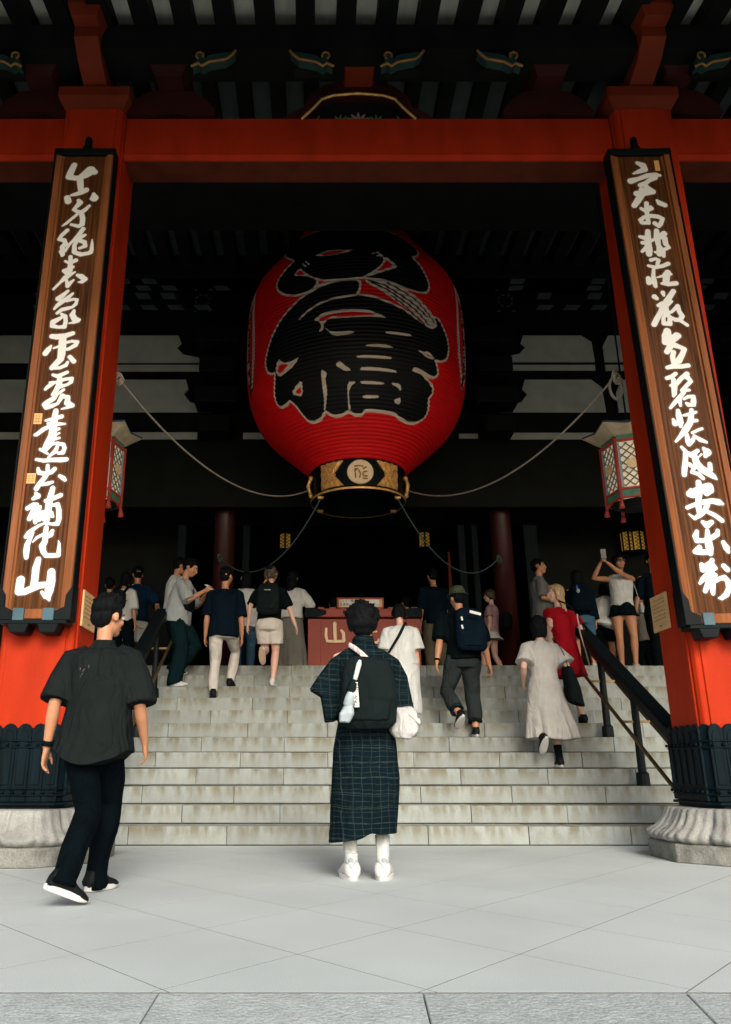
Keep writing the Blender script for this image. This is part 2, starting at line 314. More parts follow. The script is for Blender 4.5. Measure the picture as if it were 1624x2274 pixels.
DATA=json.loads('''{"L":{"c":[[-2.497,6.364],[-1.943,6.364],[-2.505,1.812],[-1.938,1.812]],"s":[[0.324,0.0371,0.042,0.278,0.0563,0.049,0.257,0.0675,0.049,0.365,0.0709,0.041,0.44,0.0698,0.041,0.539,0.0608,0.064,0.615,0.0518,0.076,0.686,0.0552,0.045],[0.451,0.0743,0.049,0.47,0.0898,0.045,0.486,0.1009,0.041],[0.576,0.1009,0.041,0.491,0.1076,0.037,0.397,0.112,0.03,0.331,0.1142,0.019],[0.269,0.1208,0.045,0.291,0.1295,0.048],[0.71,0.1109,0.026,0.724,0.1208,0.06,0.674,0.123,0.022],[0.468,0.1274,0.03,0.495,0.1328,0.041,0.436,0.1437,0.03,0.397,0.1503,0.022,0.459,0.1546,0.03,0.535,0.1568,0.033,0.603,0.1492,0.03,0.656,0.1405,0.022],[0.537,0.1589,0.037,0.568,0.1719,0.037,0.571,0.1859,0.037,0.516,0.1912,0.029,0.388,0.1869,0.022],[0.465,0.1622,0.022,0.358,0.1762,0.022,0.305,0.1837,0.022,0.244,0.1901,0.011],[0.333,0.2008,0.029,0.254,0.2125,0.029,0.212,0.2231,0.026,0.301,0.2252,0.033,0.33,0.2336,0.033,0.285,0.241,0.036,0.299,0.2588,0.033],[0.595,0.1976,0.033,0.532,0.2125,0.033,0.454,0.2252,0.022,0.39,0.2357,0.022,0.337,0.2515,0.018],[0.635,0.2125,0.022,0.566,0.2178,0.033,0.514,0.2263,0.029,0.478,0.2368,0.029,0.489,0.2515,0.036],[0.542,0.2252,0.029,0.64,0.2294,0.033,0.661,0.2389,0.029,0.571,0.2441,0.022],[0.492,0.2546,0.029,0.598,0.2609,0.022,0.739,0.2556,0.029,0.771,0.2494,0.029,0.768,0.2357,0.022,0.763,0.2231,0.007],[0.274,0.2522,0.033,0.296,0.2616,0.022],[0.471,0.2532,0.022,0.627,0.2584,0.029,0.769,0.2543,0.025],[0.436,0.2647,0.029,0.449,0.2813,0.032,0.446,0.2957,0.043],[0.358,0.2751,0.018,0.434,0.2802,0.025,0.529,0.273,0.032],[0.498,0.2885,0.022,0.417,0.2957,0.036,0.354,0.2978,0.029],[0.536,0.3008,0.014,0.468,0.306,0.029,0.389,0.3141,0.039,0.318,0.3243,0.021,0.218,0.3405,0.018],[0.355,0.2988,0.022,0.425,0.306,0.036],[0.415,0.3202,0.021,0.44,0.3334,0.029,0.49,0.3243,0.025,0.529,0.3192,0.014],[0.584,0.308,0.025,0.644,0.3111,0.039,0.713,0.3172,0.036,0.667,0.3233,0.029,0.611,0.3243,0.011],[0.456,0.3446,0.021,0.392,0.3536,0.032,0.314,0.3626,0.039],[0.538,0.3506,0.018,0.468,0.3606,0.032,0.376,0.3696,0.035,0.312,0.3776,0.028,0.269,0.3856,0.018],[0.46,0.3676,0.021,0.556,0.3636,0.021,0.62,0.3646,0.021,0.606,0.3746,0.025,0.555,0.3816,0.021,0.473,0.3846,0.028,0.391,0.3875,0.028,0.32,0.3955,0.021],[0.392,0.3974,0.021,0.459,0.4024,0.028,0.475,0.4142,0.028,0.464,0.4259,0.031,0.367,0.4269,0.024,0.266,0.424,0.031,0.273,0.4152,0.039,0.339,0.4102,0.032,0.431,0.4024,0.018],[0.589,0.3895,0.021,0.569,0.3994,0.039,0.611,0.4083,0.042,0.689,0.4102,0.021],[0.527,0.4181,0.01,0.61,0.4161,0.021,0.678,0.4132,0.021],[0.281,0.4472,0.035,0.365,0.4482,0.042,0.488,0.4462,0.038,0.609,0.4404,0.031],[0.456,0.4491,0.049,0.463,0.4665,0.052,0.465,0.4856,0.052,0.46,0.497,0.045,0.399,0.5065,0.041,0.338,0.516,0.034],[0.325,0.5169,0.021,0.462,0.516,0.024,0.553,0.5103,0.027,0.575,0.5037,0.021],[0.285,0.4684,0.017,0.25,0.4761,0.038,0.209,0.4847,0.038],[0.41,0.4694,0.021,0.33,0.4732,0.014],[0.521,0.4607,0.021,0.609,0.4578,0.021,0.693,0.4597,0.028,0.671,0.4665,0.031,0.567,0.4751,0.024,0.498,0.4761,0.021],[0.601,0.4923,0.031,0.67,0.5018,0.034],[0.365,0.531,0.02,0.435,0.5338,0.027,0.514,0.53,0.027,0.585,0.5254,0.024],[0.477,0.5357,0.031,0.483,0.5515,0.041,0.446,0.5635,0.034,0.399,0.5728,0.024],[0.338,0.5478,0.02,0.392,0.5478,0.027,0.305,0.5571,0.027,0.275,0.5617,0.02],[0.339,0.5496,0.02,0.445,0.5459,0.02,0.563,0.5403,0.024,0.67,0.5385,0.024,0.663,0.5459,0.027,0.612,0.5515,0.02,0.508,0.5561,0.027],[0.56,0.5626,0.02,0.467,0.5728,0.02,0.42,0.581,0.034,0.32,0.5902,0.037,0.289,0.5938,0.034,0.321,0.6002,0.03,0.406,0.5966,0.03,0.489,0.592,0.02,0.55,0.5755,0.034],[0.551,0.5764,0.027,0.64,0.5783,0.03,0.636,0.5902,0.04,0.721,0.5957,0.03,0.637,0.6002,0.02,0.559,0.603,0.01],[0.476,0.6068,0.034,0.469,0.6222,0.043,0.464,0.6402,0.05,0.465,0.658,0.053,0.414,0.6757,0.056,0.37,0.6863,0.04],[0.339,0.6267,0.017,0.437,0.624,0.027,0.573,0.6186,0.03],[0.378,0.633,0.02,0.512,0.6339,0.03,0.638,0.6339,0.013],[0.396,0.6393,0.027,0.321,0.6446,0.03,0.224,0.6553,0.027,0.198,0.6562,0.02],[0.553,0.6438,0.02,0.458,0.6491,0.027],[0.567,0.6527,0.013,0.478,0.658,0.027],[0.575,0.6625,0.017,0.471,0.6651,0.026],[0.303,0.6854,0.02,0.423,0.6942,0.016],[0.453,0.6757,0.017,0.544,0.6731,0.023,0.645,0.6757,0.026,0.67,0.6828,0.026,0.651,0.6916,0.03,0.586,0.6933,0.02],[0.561,0.6784,0.02,0.537,0.6889,0.033,0.471,0.6968,0.02,0.437,0.7029,0.016],[0.262,0.7055,0.02,0.376,0.7082,0.026,0.505,0.7064,0.029,0.636,0.7064,0.033,0.714,0.7055,0.029],[0.443,0.7177,0.023,0.455,0.7324,0.029,0.417,0.7419,0.032,0.35,0.7538,0.032,0.313,0.7632,0.032],[0.304,0.7238,0.02,0.324,0.7315,0.029,0.411,0.7341,0.029,0.512,0.7307,0.029,0.553,0.7246,0.029],[0.39,0.7556,0.019,0.479,0.753,0.026,0.542,0.7504,0.019],[0.642,0.7384,0.023,0.698,0.7427,0.029,0.726,0.7461,0.023],[0.313,0.7716,0.019,0.344,0.7775,0.039,0.284,0.7826,0.023],[0.218,0.8011,0.029,0.296,0.7952,0.035,0.346,0.7944,0.029,0.307,0.8078,0.038,0.261,0.8211,0.029],[0.336,0.8044,0.032,0.34,0.8161,0.035,0.356,0.8277,0.025],[0.401,0.7977,0.019,0.399,0.8111,0.019,0.411,0.8244,0.019],[0.557,0.7623,0.032,0.538,0.7784,0.039,0.525,0.7927,0.042,0.524,0.8078,0.042,0.518,0.8227,0.038],[0.475,0.7868,0.026,0.543,0.7843,0.029,0.629,0.7792,0.029,0.685,0.7758,0.029],[0.578,0.7952,0.019,0.654,0.7935,0.029,0.682,0.8044,0.032,0.695,0.8211,0.032,0.683,0.8302,0.029,0.608,0.831,0.019,0.492,0.8294,0.016],[0.566,0.8111,0.038,0.602,0.8169,0.019],[0.462,0.8094,0.035,0.472,0.8211,0.032],[0.492,0.8294,0.013,0.407,0.8343,0.019,0.336,0.8409,0.025,0.28,0.8483,0.035,0.241,0.8548,0.025],[0.323,0.8475,0.029,0.302,0.8589,0.028,0.274,0.8703,0.035,0.272,0.8817,0.038,0.282,0.893,0.028],[0.524,0.8376,0.029,0.521,0.8491,0.032,0.527,0.8638,0.035,0.496,0.872,0.041,0.517,0.8817,0.035,0.562,0.8897,0.028,0.656,0.8897,0.028,0.743,0.8889,0.028,0.742,0.8801,0.025,0.739,0.8679,0.016,0.722,0.8622,0.006],[0.618,0.8442,0.025,0.598,0.8508,0.035,0.552,0.8557,0.022],[0.484,0.8508,0.019,0.401,0.8565,0.019,0.351,0.8646,0.009],[0.461,0.8968,0.034,0.438,0.9136,0.044,0.441,0.9311,0.043,0.439,0.9437,0.046],[0.239,0.9342,0.05,0.237,0.9452,0.05,0.233,0.9547,0.049,0.314,0.9554,0.04,0.42,0.9492,0.04,0.526,0.9437,0.04,0.625,0.9429,0.037],[0.668,0.92,0.047,0.675,0.9366,0.053,0.663,0.9523,0.053,0.655,0.964,0.037,0.678,0.9703,0.015],[0.562,0.9562,0.019,0.618,0.964,0.028]]},"R":{"c":[[2.838,6.364],[3.418,6.364],[2.925,1.776],[3.513,1.776]],"s":[[0.458,0.0312,0.029,0.544,0.038,0.047,0.562,0.0481,0.043,0.454,0.0536,0.033,0.362,0.0581,0.014],[0.298,0.077,0.047,0.433,0.0715,0.032,0.587,0.0637,0.036,0.725,0.0626,0.04,0.789,0.0637,0.022],[0.703,0.0692,0.04,0.601,0.0759,0.032,0.536,0.0825,0.032,0.443,0.088,0.036],[0.52,0.0836,0.029,0.537,0.0936,0.039,0.624,0.1045,0.043,0.493,0.1067,0.05,0.362,0.1089,0.046],[0.458,0.1001,0.047,0.428,0.1133,0.046,0.356,0.1264,0.046,0.286,0.1383,0.039],[0.67,0.1264,0.018,0.704,0.1329,0.039,0.783,0.1383,0.036],[0.491,0.1329,0.032,0.472,0.1491,0.032,0.467,0.1652,0.032,0.464,0.1801,0.032],[0.391,0.1458,0.025,0.46,0.1534,0.025,0.554,0.1458,0.032,0.545,0.1415,0.021],[0.475,0.1823,0.021,0.365,0.1801,0.032,0.344,0.1737,0.028,0.408,0.1673,0.028,0.532,0.1641,0.032,0.636,0.1663,0.032,0.707,0.1716,0.028,0.656,0.1844,0.032,0.621,0.1897,0.028,0.567,0.1823,0.032],[0.432,0.2014,0.035,0.412,0.2182,0.045,0.394,0.2391,0.049,0.389,0.2557,0.042],[0.291,0.214,0.024,0.364,0.2172,0.035],[0.316,0.2287,0.028,0.365,0.2287,0.031],[0.499,0.2213,0.021,0.437,0.2266,0.021],[0.285,0.2495,0.021,0.349,0.2422,0.031],[0.573,0.2003,0.035,0.559,0.2182,0.045,0.562,0.2391,0.031,0.555,0.2557,0.042],[0.684,0.2077,0.042,0.603,0.2161,0.038],[0.678,0.2182,0.038,0.681,0.2329,0.035,0.726,0.2412,0.021,0.622,0.2464,0.028],[0.404,0.2398,0.045,0.401,0.2481,0.045,0.398,0.2564,0.021],[0.571,0.2398,0.038,0.607,0.2501,0.042,0.614,0.2615,0.024],[0.487,0.2512,0.017,0.567,0.2543,0.031],[0.403,0.2698,0.028,0.483,0.2667,0.021,0.519,0.2708,0.028,0.486,0.2811,0.024],[0.346,0.2831,0.021,0.444,0.2872,0.028,0.572,0.2841,0.028,0.661,0.279,0.031],[0.421,0.2892,0.021,0.394,0.3065,0.027,0.392,0.3197,0.038,0.399,0.3308,0.027],[0.311,0.3126,0.034,0.306,0.3227,0.034,0.364,0.3197,0.027],[0.444,0.3106,0.01,0.544,0.3076,0.021,0.629,0.2994,0.041,0.672,0.3035,0.021],[0.608,0.3055,0.045,0.577,0.3197,0.045],[0.509,0.3247,0.021,0.602,0.3267,0.031,0.728,0.3247,0.034],[0.357,0.3548,0.037,0.386,0.3587,0.027],[0.497,0.3458,0.031,0.503,0.3518,0.02],[0.664,0.3428,0.034,0.612,0.3518,0.037,0.543,0.3637,0.041,0.473,0.3766,0.051,0.41,0.3894,0.034,0.331,0.405,0.037,0.276,0.4167,0.037],[0.394,0.3746,0.027,0.454,0.3697,0.027],[0.608,0.3657,0.02,0.531,0.3736,0.03],[0.494,0.3815,0.044,0.509,0.3913,0.03,0.579,0.3894,0.02,0.689,0.3766,0.03,0.695,0.3884,0.03,0.728,0.3992,0.034,0.69,0.4079,0.03,0.611,0.407,0.03,0.551,0.4011,0.02],[0.489,0.3913,0.03,0.434,0.4031,0.024,0.426,0.4148,0.03,0.519,0.4157,0.034,0.537,0.4011,0.03,0.504,0.3952,0.03],[0.689,0.4089,0.027,0.742,0.4148,0.023,0.782,0.4196,0.023],[0.459,0.4321,0.047,0.439,0.4437,0.067,0.397,0.4561,0.043,0.487,0.4533,0.05,0.593,0.4427,0.05,0.613,0.4427,0.04],[0.475,0.4628,0.043,0.398,0.4771,0.036],[0.528,0.4628,0.04,0.615,0.4676,0.03,0.669,0.4723,0.033,0.621,0.4837,0.036,0.551,0.4969,0.043],[0.496,0.478,0.033,0.468,0.4894,0.033,0.481,0.5007,0.04],[0.362,0.511,0.026,0.458,0.5082,0.036,0.575,0.5091,0.03,0.683,0.5072,0.03],[0.328,0.5333,0.026,0.404,0.5305,0.029,0.471,0.524,0.026],[0.423,0.5361,0.029,0.42,0.549,0.039,0.399,0.5655,0.032,0.38,0.571,0.019],[0.368,0.549,0.02,0.45,0.5463,0.029,0.543,0.5342,0.029,0.64,0.525,0.033],[0.632,0.5315,0.036,0.679,0.5407,0.026,0.602,0.5499,0.026,0.523,0.56,0.026,0.629,0.5591,0.02],[0.545,0.5637,0.026,0.467,0.5738,0.029,0.374,0.5856,0.026,0.304,0.5955,0.019],[0.461,0.5783,0.029,0.458,0.591,0.019],[0.527,0.5774,0.019,0.598,0.5728,0.023,0.676,0.5728,0.026,0.661,0.5838,0.036,0.665,0.591,0.019,0.577,0.5892,0.029,0.554,0.5865,0.019],[0.409,0.6014,0.026,0.409,0.6113,0.039,0.412,0.6248,0.042,0.407,0.6337,0.022],[0.316,0.6194,0.019,0.331,0.6274,0.038],[0.48,0.6113,0.016,0.566,0.6095,0.026,0.669,0.605,0.019],[0.61,0.6005,0.026,0.584,0.6158,0.035,0.549,0.6274,0.038,0.468,0.6408,0.042,0.375,0.654,0.025,0.299,0.6637,0.016],[0.568,0.623,0.026,0.659,0.6221,0.022],[0.475,0.6505,0.026,0.477,0.6637,0.035,0.482,0.6698,0.029,0.54,0.6637,0.025,0.576,0.6558,0.022],[0.562,0.647,0.019,0.652,0.6417,0.019,0.713,0.639,0.019],[0.58,0.6531,0.019,0.658,0.6611,0.029,0.74,0.6663,0.019],[0.367,0.6751,0.019,0.413,0.6838,0.028,0.393,0.6994,0.032,0.358,0.7167,0.035,0.336,0.7295,0.031],[0.411,0.6855,0.028,0.491,0.6916,0.035,0.591,0.6829,0.025],[0.528,0.6925,0.038,0.546,0.7081,0.044,0.595,0.7184,0.047,0.667,0.7252,0.047,0.75,0.7338,0.034,0.786,0.7389,0.016],[0.436,0.7098,0.028,0.497,0.7167,0.025,0.448,0.7252,0.019,0.543,0.7286,0.028,0.595,0.7372,0.025],[0.732,0.7098,0.028,0.723,0.7209,0.031],[0.686,0.6786,0.022,0.726,0.6864,0.051,0.69,0.6942,0.025],[0.639,0.6899,0.013,0.579,0.6968,0.009],[0.522,0.745,0.034,0.513,0.761,0.04,0.482,0.7753,0.037,0.462,0.7903,0.037,0.459,0.802,0.034],[0.396,0.7602,0.028,0.362,0.7669,0.04,0.404,0.7686,0.043],[0.437,0.7619,0.034,0.544,0.7568,0.047,0.659,0.7543,0.053,0.67,0.7602,0.044,0.606,0.7661,0.037],[0.298,0.7928,0.025,0.403,0.7878,0.025,0.546,0.7828,0.031,0.672,0.7812,0.034,0.756,0.7837,0.04,0.807,0.787,0.019],[0.59,0.787,0.034,0.544,0.7986,0.031,0.465,0.8069,0.031,0.376,0.8135,0.022,0.307,0.8053,0.009],[0.582,0.802,0.025,0.672,0.8086,0.028,0.756,0.8185,0.028],[0.483,0.8209,0.025,0.53,0.8267,0.04,0.606,0.8209,0.028],[0.374,0.8381,0.024,0.344,0.847,0.037,0.352,0.8551,0.03,0.449,0.8551,0.027,0.566,0.8503,0.03,0.654,0.8438,0.031,0.669,0.8373,0.024],[0.523,0.8365,0.024,0.509,0.856,0.043,0.51,0.8689,0.046,0.509,0.8785,0.033],[0.373,0.8673,0.03,0.301,0.8753,0.03,0.397,0.8761,0.036,0.481,0.8769,0.03],[0.718,0.8592,0.027,0.747,0.8689,0.039,0.761,0.8761,0.024],[0.361,0.899,0.027,0.36,0.9085,0.03,0.423,0.9022,0.036,0.498,0.8958,0.033,0.516,0.8911,0.027],[0.509,0.9006,0.033,0.539,0.9054,0.027,0.487,0.9085,0.03,0.416,0.9164,0.03,0.344,0.925,0.03,0.293,0.9321,0.018],[0.464,0.9117,0.045,0.459,0.9243,0.045,0.454,0.9368,0.039,0.447,0.9508,0.024],[0.409,0.9305,0.03,0.346,0.9461,0.027],[0.522,0.918,0.027,0.479,0.9227,0.03],[0.499,0.9305,0.018,0.566,0.925,0.024,0.647,0.9227,0.03,0.684,0.9305,0.033,0.678,0.943,0.033,0.628,0.9531,0.033,0.554,0.9593,0.024,0.513,0.9593,0.009],[0.664,0.9022,0.03,0.703,0.9085,0.033]]},"P":[["K",[-0.8,7.255,-9.4,7.258,-16.8,7.229,-22.9,7.169,-29.4,7.099,-35.5,6.986,-42.3,6.839,-47.9,6.657,-52.0,6.463,-53.8,6.314,-52.7,6.193,-49.7,6.135,-47.0,6.14,-48.2,6.019,-51.9,5.834,-53.1,5.731,-51.3,5.675,-46.4,5.678,-43.0,5.713,-40.0,5.615,-38.9,5.512,-37.0,5.424,-32.8,5.399,-27.4,5.422,-23.0,5.493,-20.8,5.453,-17.6,5.421,-12.4,5.428,-8.1,5.463,-4.3,5.42,0.2,5.419,2.0,5.468,11.3,5.467,21.3,5.46,26.1,5.427,33.6,5.394,40.8,5.423,44.8,5.495,44.0,5.575,39.8,5.701,41.7,5.773,40.4,5.842,35.2,5.907,29.2,5.972,25.9,5.983,26.5,6.028,33.9,5.993,39.3,5.982,41.9,6.037,40.2,6.14,38.1,6.224,43.1,6.251,47.2,6.331,48.5,6.492,46.8,6.668,41.6,6.868,38.4,6.892,37.0,6.678,32.2,6.677,26.0,6.746,19.6,6.847,12.0,6.918,4.8,6.983,-3.1,7.018,-1.2,7.104]],["K",[-33.5,7.832,-39.0,7.719,-43.5,7.603,-44.6,7.507,-42.5,7.382,-37.5,7.257,-31.1,7.186,-25.3,7.189,-21.7,7.25,-21.3,7.336,-15.3,7.309,-8.0,7.292,-0.8,7.311,3.5,7.297,12.3,7.293,19.2,7.229,27.5,7.208,33.0,7.244,35.1,7.34,34.8,7.484,31.1,7.675,26.0,7.81,31.0,7.897,33.4,8.104,31.5,8.288,26.6,8.443,15.7,8.473,-1.2,8.471,-18.4,8.531,-38.9,8.665,-57.0,8.724,-57.2,8.637,-56.3,8.466,-40.6,8.001]],["F",[1.4,7.28,12.3,7.272,20.0,7.209,28.2,7.101,37.4,6.918,40.4,6.765,36.0,6.667,27.8,6.785,16.6,6.952,8.5,7.117,2.8,7.206]],["C",[-44.3,6.299,-40.5,6.19,-35.7,6.169,-31.0,6.209,-34.2,6.111,-39.5,6.048,-45.1,6.029,-47.2,6.12]],["R",[-43.3,6.2,-37.7,6.145,-41.1,6.094,-44.6,6.072,-45.6,6.126]],["C",[-23.0,6.698,-18.4,6.778,-11.0,6.804,-3.9,6.799,3.2,6.774,8.2,6.722,12.0,6.668,6.0,6.669,-9.7,6.659,-15.4,6.677,-18.1,6.596,-17.8,6.524,-20.5,6.492,-18.9,6.577,-19.9,6.654]],["R",[-20.8,6.691,-15.4,6.745,-5.3,6.759,3.2,6.737,7.1,6.695,-9.6,6.683,-14.0,6.707,-18.4,6.641]],["C",[-17.8,6.559,-14.1,6.46,-3.0,6.455,-5.2,6.407,-13.1,6.398,-15.6,6.478]],["C",[10.7,6.464,23.4,6.488,24.3,6.451,11.8,6.433]],["C",[3.0,6.264,13.3,6.271,15.0,6.226,0.8,6.225]],["C",[-3.2,6.1,14.6,6.104,13.6,6.065,-1.8,6.063]],["C",[-0.3,5.949,16.4,5.938,18.2,5.905,-1.4,5.903]],["C",[-1.4,5.775,11.9,5.768,10.8,5.74,0.2,5.737]],["C",[0.3,5.613,10.0,5.617,8.8,5.581,0.5,5.576]],["C",[-12.6,6.017,-11.0,6.043,-8.9,5.988,-5.2,5.906,-8.7,5.907,-12.7,5.977]],["C",[-20.6,5.966,-17.5,5.902,-19.0,5.838,-19.0,5.675,-21.0,5.561,-22.9,5.484,-23.8,5.487,-21.7,5.596,-21.1,5.773]],["C",[-7.7,5.771,-3.0,5.77,-5.9,5.719,-7.3,5.649,-7.3,5.535,-6.7,5.47,-8.2,5.456,-8.1,5.567]],["C",[14.8,5.775,20.7,5.775,21.8,5.694,18.6,5.737]],["C",[18.9,5.588,22.4,5.628,23.4,5.56,21.7,5.546,19.2,5.572]],["C",[-31.4,5.902,-33.7,5.683,-40.9,5.757]],["R",[-33.0,5.822,-34.5,5.717,-38.0,5.754]],["C",[27.9,6.276,32.0,6.274,33.3,6.309,38.5,6.252,37.6,6.213,32.6,6.21,29.2,6.252]],["R",[32.9,6.271,36.5,6.244,33.5,6.23]],["C",[25.5,5.98,27.4,6.039,35.0,5.99,40.6,5.971,38.7,5.934,30.2,5.957,27.4,5.961]],["C",[-23.4,7.799,-17.3,7.841,-9.5,7.824,-1.9,7.817,-9.4,7.733,-17.0,7.732]],["R",[-20.3,7.79,-15.6,7.807,-9.4,7.798,-6.4,7.793,-10.9,7.757,-16.2,7.748]],["C",[11.8,7.682,13.0,7.688,18.1,7.559,16.5,7.51,8.7,7.39,2.1,7.301,-0.1,7.3,5.1,7.399,9.7,7.535]],["R",[12.5,7.644,16.2,7.555,9.5,7.439,7.2,7.404,10.8,7.54]],["C",[-34.6,7.545,-30.4,7.644,-27.9,7.542,-22.9,7.4,-16.4,7.303,-19.0,7.218,-21.3,7.234,-20.9,7.333,-26.2,7.451]],["R",[-33.3,7.548,-30.3,7.61,-26.9,7.477]],["R",[-20.6,7.318,-16.8,7.293,-19.8,7.248]]],"N":[["C",9,[-30.2,6.777,-26.1,6.862,-19.8,6.942,-13.1,6.984,-2.4,7.02]],["K",7,[3.5,7.252,10.8,7.2,18.2,7.086,26.2,6.97,33.3,6.837]],["K",7,[4.9,7.221,12.2,7.13,18.9,7.015,27.0,6.877,34.1,6.721]],["K",6,[12.3,7.244,19.9,7.148,26.4,7.059,33.4,6.913,38.2,6.791]],["K",6,[14.3,7.039,21.2,6.906,26.9,6.778,32.6,6.669]],["C",6,[5.8,7.731,8.6,7.77,9.9,7.688]],["C",6,[8.0,7.695,10.4,7.718,11.4,7.658]],["C",6,[-29.2,7.704,-27.3,7.634]],["C",6,[-27.5,7.724,-25.5,7.657]]],"prof":[[4.95,0.72],[5.02,0.785],[5.12,0.889],[5.25,1.043],[5.42,1.233],[5.62,1.435],[5.85,1.582],[6.13,1.678],[6.4,1.715],[6.68,1.735],[7.0,1.742],[7.4,1.742],[7.75,1.71],[8.0,1.63],[8.3,1.42],[8.58,1.22],[8.8,1.067],[9.0,0.955],[9.2,0.859],[9.35,0.75]],"ax":[0.655,11.4],"J":[[-1.72,-0.81,1.02,1.95,2.86],[-1.25,-0.35,1.49,2.41],[-1.68,-0.78,1.04,1.95,2.86],[-1.22,-0.32,1.51,2.41],[-1.65,-0.75,0.16,1.06,1.97,2.87],[-1.19,-0.29,1.52,3.3],[-1.61,-0.72,0.18,1.98],[-1.15,-0.26,1.53,2.42],[-1.58,-0.69,1.5,2.35],[],[],[-1.96,-0.21,1.55]]}''')
# ------------------------------------------------------------------ print rasteriser (generated images for painted lettering)
def fillpoly(Mk,pts,W,H,val=1):
    P=np.asarray(pts,float); x0=max(int(P[:,0].min()),0); x1=min(int(P[:,0].max())+2,W); y0=max(int(P[:,1].min()),0); y1=min(int(P[:,1].max())+2,H)
    if x1<=x0 or y1<=y0: return
    X,Y=np.meshgrid(np.arange(x0,x1)+.5,np.arange(y0,y1)+.5); ins=np.zeros(X.shape,bool)
    n=len(P)
    for i in range(n):
        ax,ay=P[i]; bx,by=P[(i+1)%n]
        if ay==by: continue
        c=((ay>Y)!=(by>Y))&(X<(bx-ax)*(Y-ay)/(by-ay)+ax); ins^=c
    Mk[y0:y1,x0:x1][ins]=val
def fillstroke(Mk,st,W,H,val=1,ay=1.0):
    # st: list of (x,y,r) px; round brush, aspect ay scales y distance
    for i in range(max(len(st)-1,1)):
        a=st[i]; b=st[min(i+1,len(st)-1)]; rm=max(a[2],b[2])+1
        x0=max(int(min(a[0],b[0])-rm),0); x1=min(int(max(a[0],b[0])+rm)+2,W); y0=max(int(min(a[1],b[1])-rm/ay),0); y1=min(int(max(a[1],b[1])+rm/ay)+2,H)
        if x1<=x0 or y1<=y0: continue
        X,Y=np.meshgrid(np.arange(x0,x1)+.5,np.arange(y0,y1)+.5)
        dx,dy=b[0]-a[0],(b[1]-a[1])*ay; L=dx*dx+dy*dy+1e-9
        t=np.clip(((X-a[0])*dx+(Y-a[1])*ay*dy)/L,0,1)
        D=np.hypot(X-a[0]-t*dx,(Y-a[1])*ay-t*dy); rr=a[2]+(b[2]-a[2])*t
        Mk[y0:y1,x0:x1][D<rr]=val
def dilate(m,r):
    o=m.copy()
    for k in range(24):
        a=2*PI*k/24; dx,dy=int(round(r*math.cos(a))),int(round(r*math.sin(a))); o|=np.roll(np.roll(m,dy,0),dx,1)
    r2=r/2
    for k in range(12):
        a=2*PI*k/12; dx,dy=int(round(r2*math.cos(a))),int(round(r2*math.sin(a))); o|=np.roll(np.roll(m,dy,0),dx,1)
    return o
def blur(a):
    for ax in (0,1): a=(np.roll(a,1,ax)+2*a+np.roll(a,-1,ax))/4
    return a
def mkimg(name,rgb):
    H,W=rgb.shape[:2]; im=bpy.data.images.new(name,W,H,alpha=False,float_buffer=False); im.colorspace_settings.name='Non-Color'
    px=np.ones((H,W,4),np.float32); px[...,:3]=rgb; im.pixels.foreach_set(px.ravel()); im.update(); im.pack(); return im
def print_on(m,im,chan_cols,ext='CLIP'):
    # image channels R,G,B are masks, each painted with its own colour over the material's base colour
    n=m.node_tree.nodes; l=m.node_tree.links; cur=colsock(m)
    uv=n.new('ShaderNodeUVMap'); uv.uv_map='UVMap'; t=n.new('ShaderNodeTexImage'); t.image=im; t.extension=ext; l.new(uv.outputs[0],t.inputs[0])
    sp=n.new('ShaderNodeSeparateColor'); l.new(t.outputs[0],sp.inputs[0])
    for i,c in enumerate(chan_cols):
        mx=n.new('ShaderNodeMix'); mx.data_type='RGBA'; l.new(sp.outputs[i],mx.inputs[0]); l.new(cur,mx.inputs[6]); mx.inputs[7].default_value=(*c,1); cur=mx.outputs[2]
    l.new(cur,n['Principled BSDF'].inputs['Base Color']); return sp
def text_mesh(body,size,font_w=None):
    c=bpy.data.curves.new('t','FONT'); c.body=body; c.size=size; c.extrude=.002; c.align_x='CENTER'; c.align_y='CENTER'; c.resolution_u=3
    o=bpy.data.objects.new('t',c); link(o); dg=bpy.context.evaluated_depsgraph_get(); dg.update()
    me=bpy.data.meshes.new_from_object(o.evaluated_get(dg)); bpy.data.objects.remove(o); return me
# ------------------------------------------------------------------ pavement
RS=.165; SZ0=7.69; ST=.2816; PLAT=12*RS
g=MB().box(-200,200,-200,200,-.30,-.10).obj('ground',M['gnd']); tag(g,kind='structure')
pv=MB().box(-7.5,8.7,2.865,7.75,-.09,-.0006).obj('pavement',M['joint']); tag(pv,kind='structure')
# diagonal slabs: lattice lines at +-49.5 degrees through (.36+.857k, 2.9)
ca,sa=math.cos(R(49.5)),math.sin(R(49.5)); S_=.857/2; Hh=S_*math.tan(R(49.5)); GAP=.0030
def clip(poly,axis,lim,keep):
    out=[]
    for i in range(len(poly)):
        a,b=poly[i],poly[(i+1)%len(poly)]; ia=keep(a[axis]-lim); ib=keep(b[axis]-lim)
        if ia: out.append(a)
        if ia!=ib: t=(lim-a[axis])/(b[axis]-a[axis]); out.append((a[0]+(b[0]-a[0])*t,a[1]+(b[1]-a[1])*t))
    return out
slabs=[]
for i in range(-12,24):
    for j in range(-12,24):
        cx=.36+(i-j)*S_; cy=2.905+(i+j+1)*Hh
        if cy<2.3 or cy>8.2 or cx<-7.3 or cx>8.3: continue
        k=1-GAP/S_*1.3
        p=[(cx,cy-Hh*k),(cx+S_*k,cy),(cx,cy+Hh*k),(cx-S_*k,cy)]
        p=clip(p,1,2.872,lambda d:d>=0); p=clip(p,1,7.745,lambda d:d<=0) if p else p
        if len(p)>=3: slabs.append((cx,cy,p))
def inview(x,y): return abs(x-.3)<2.2+y*.45
far=MB()
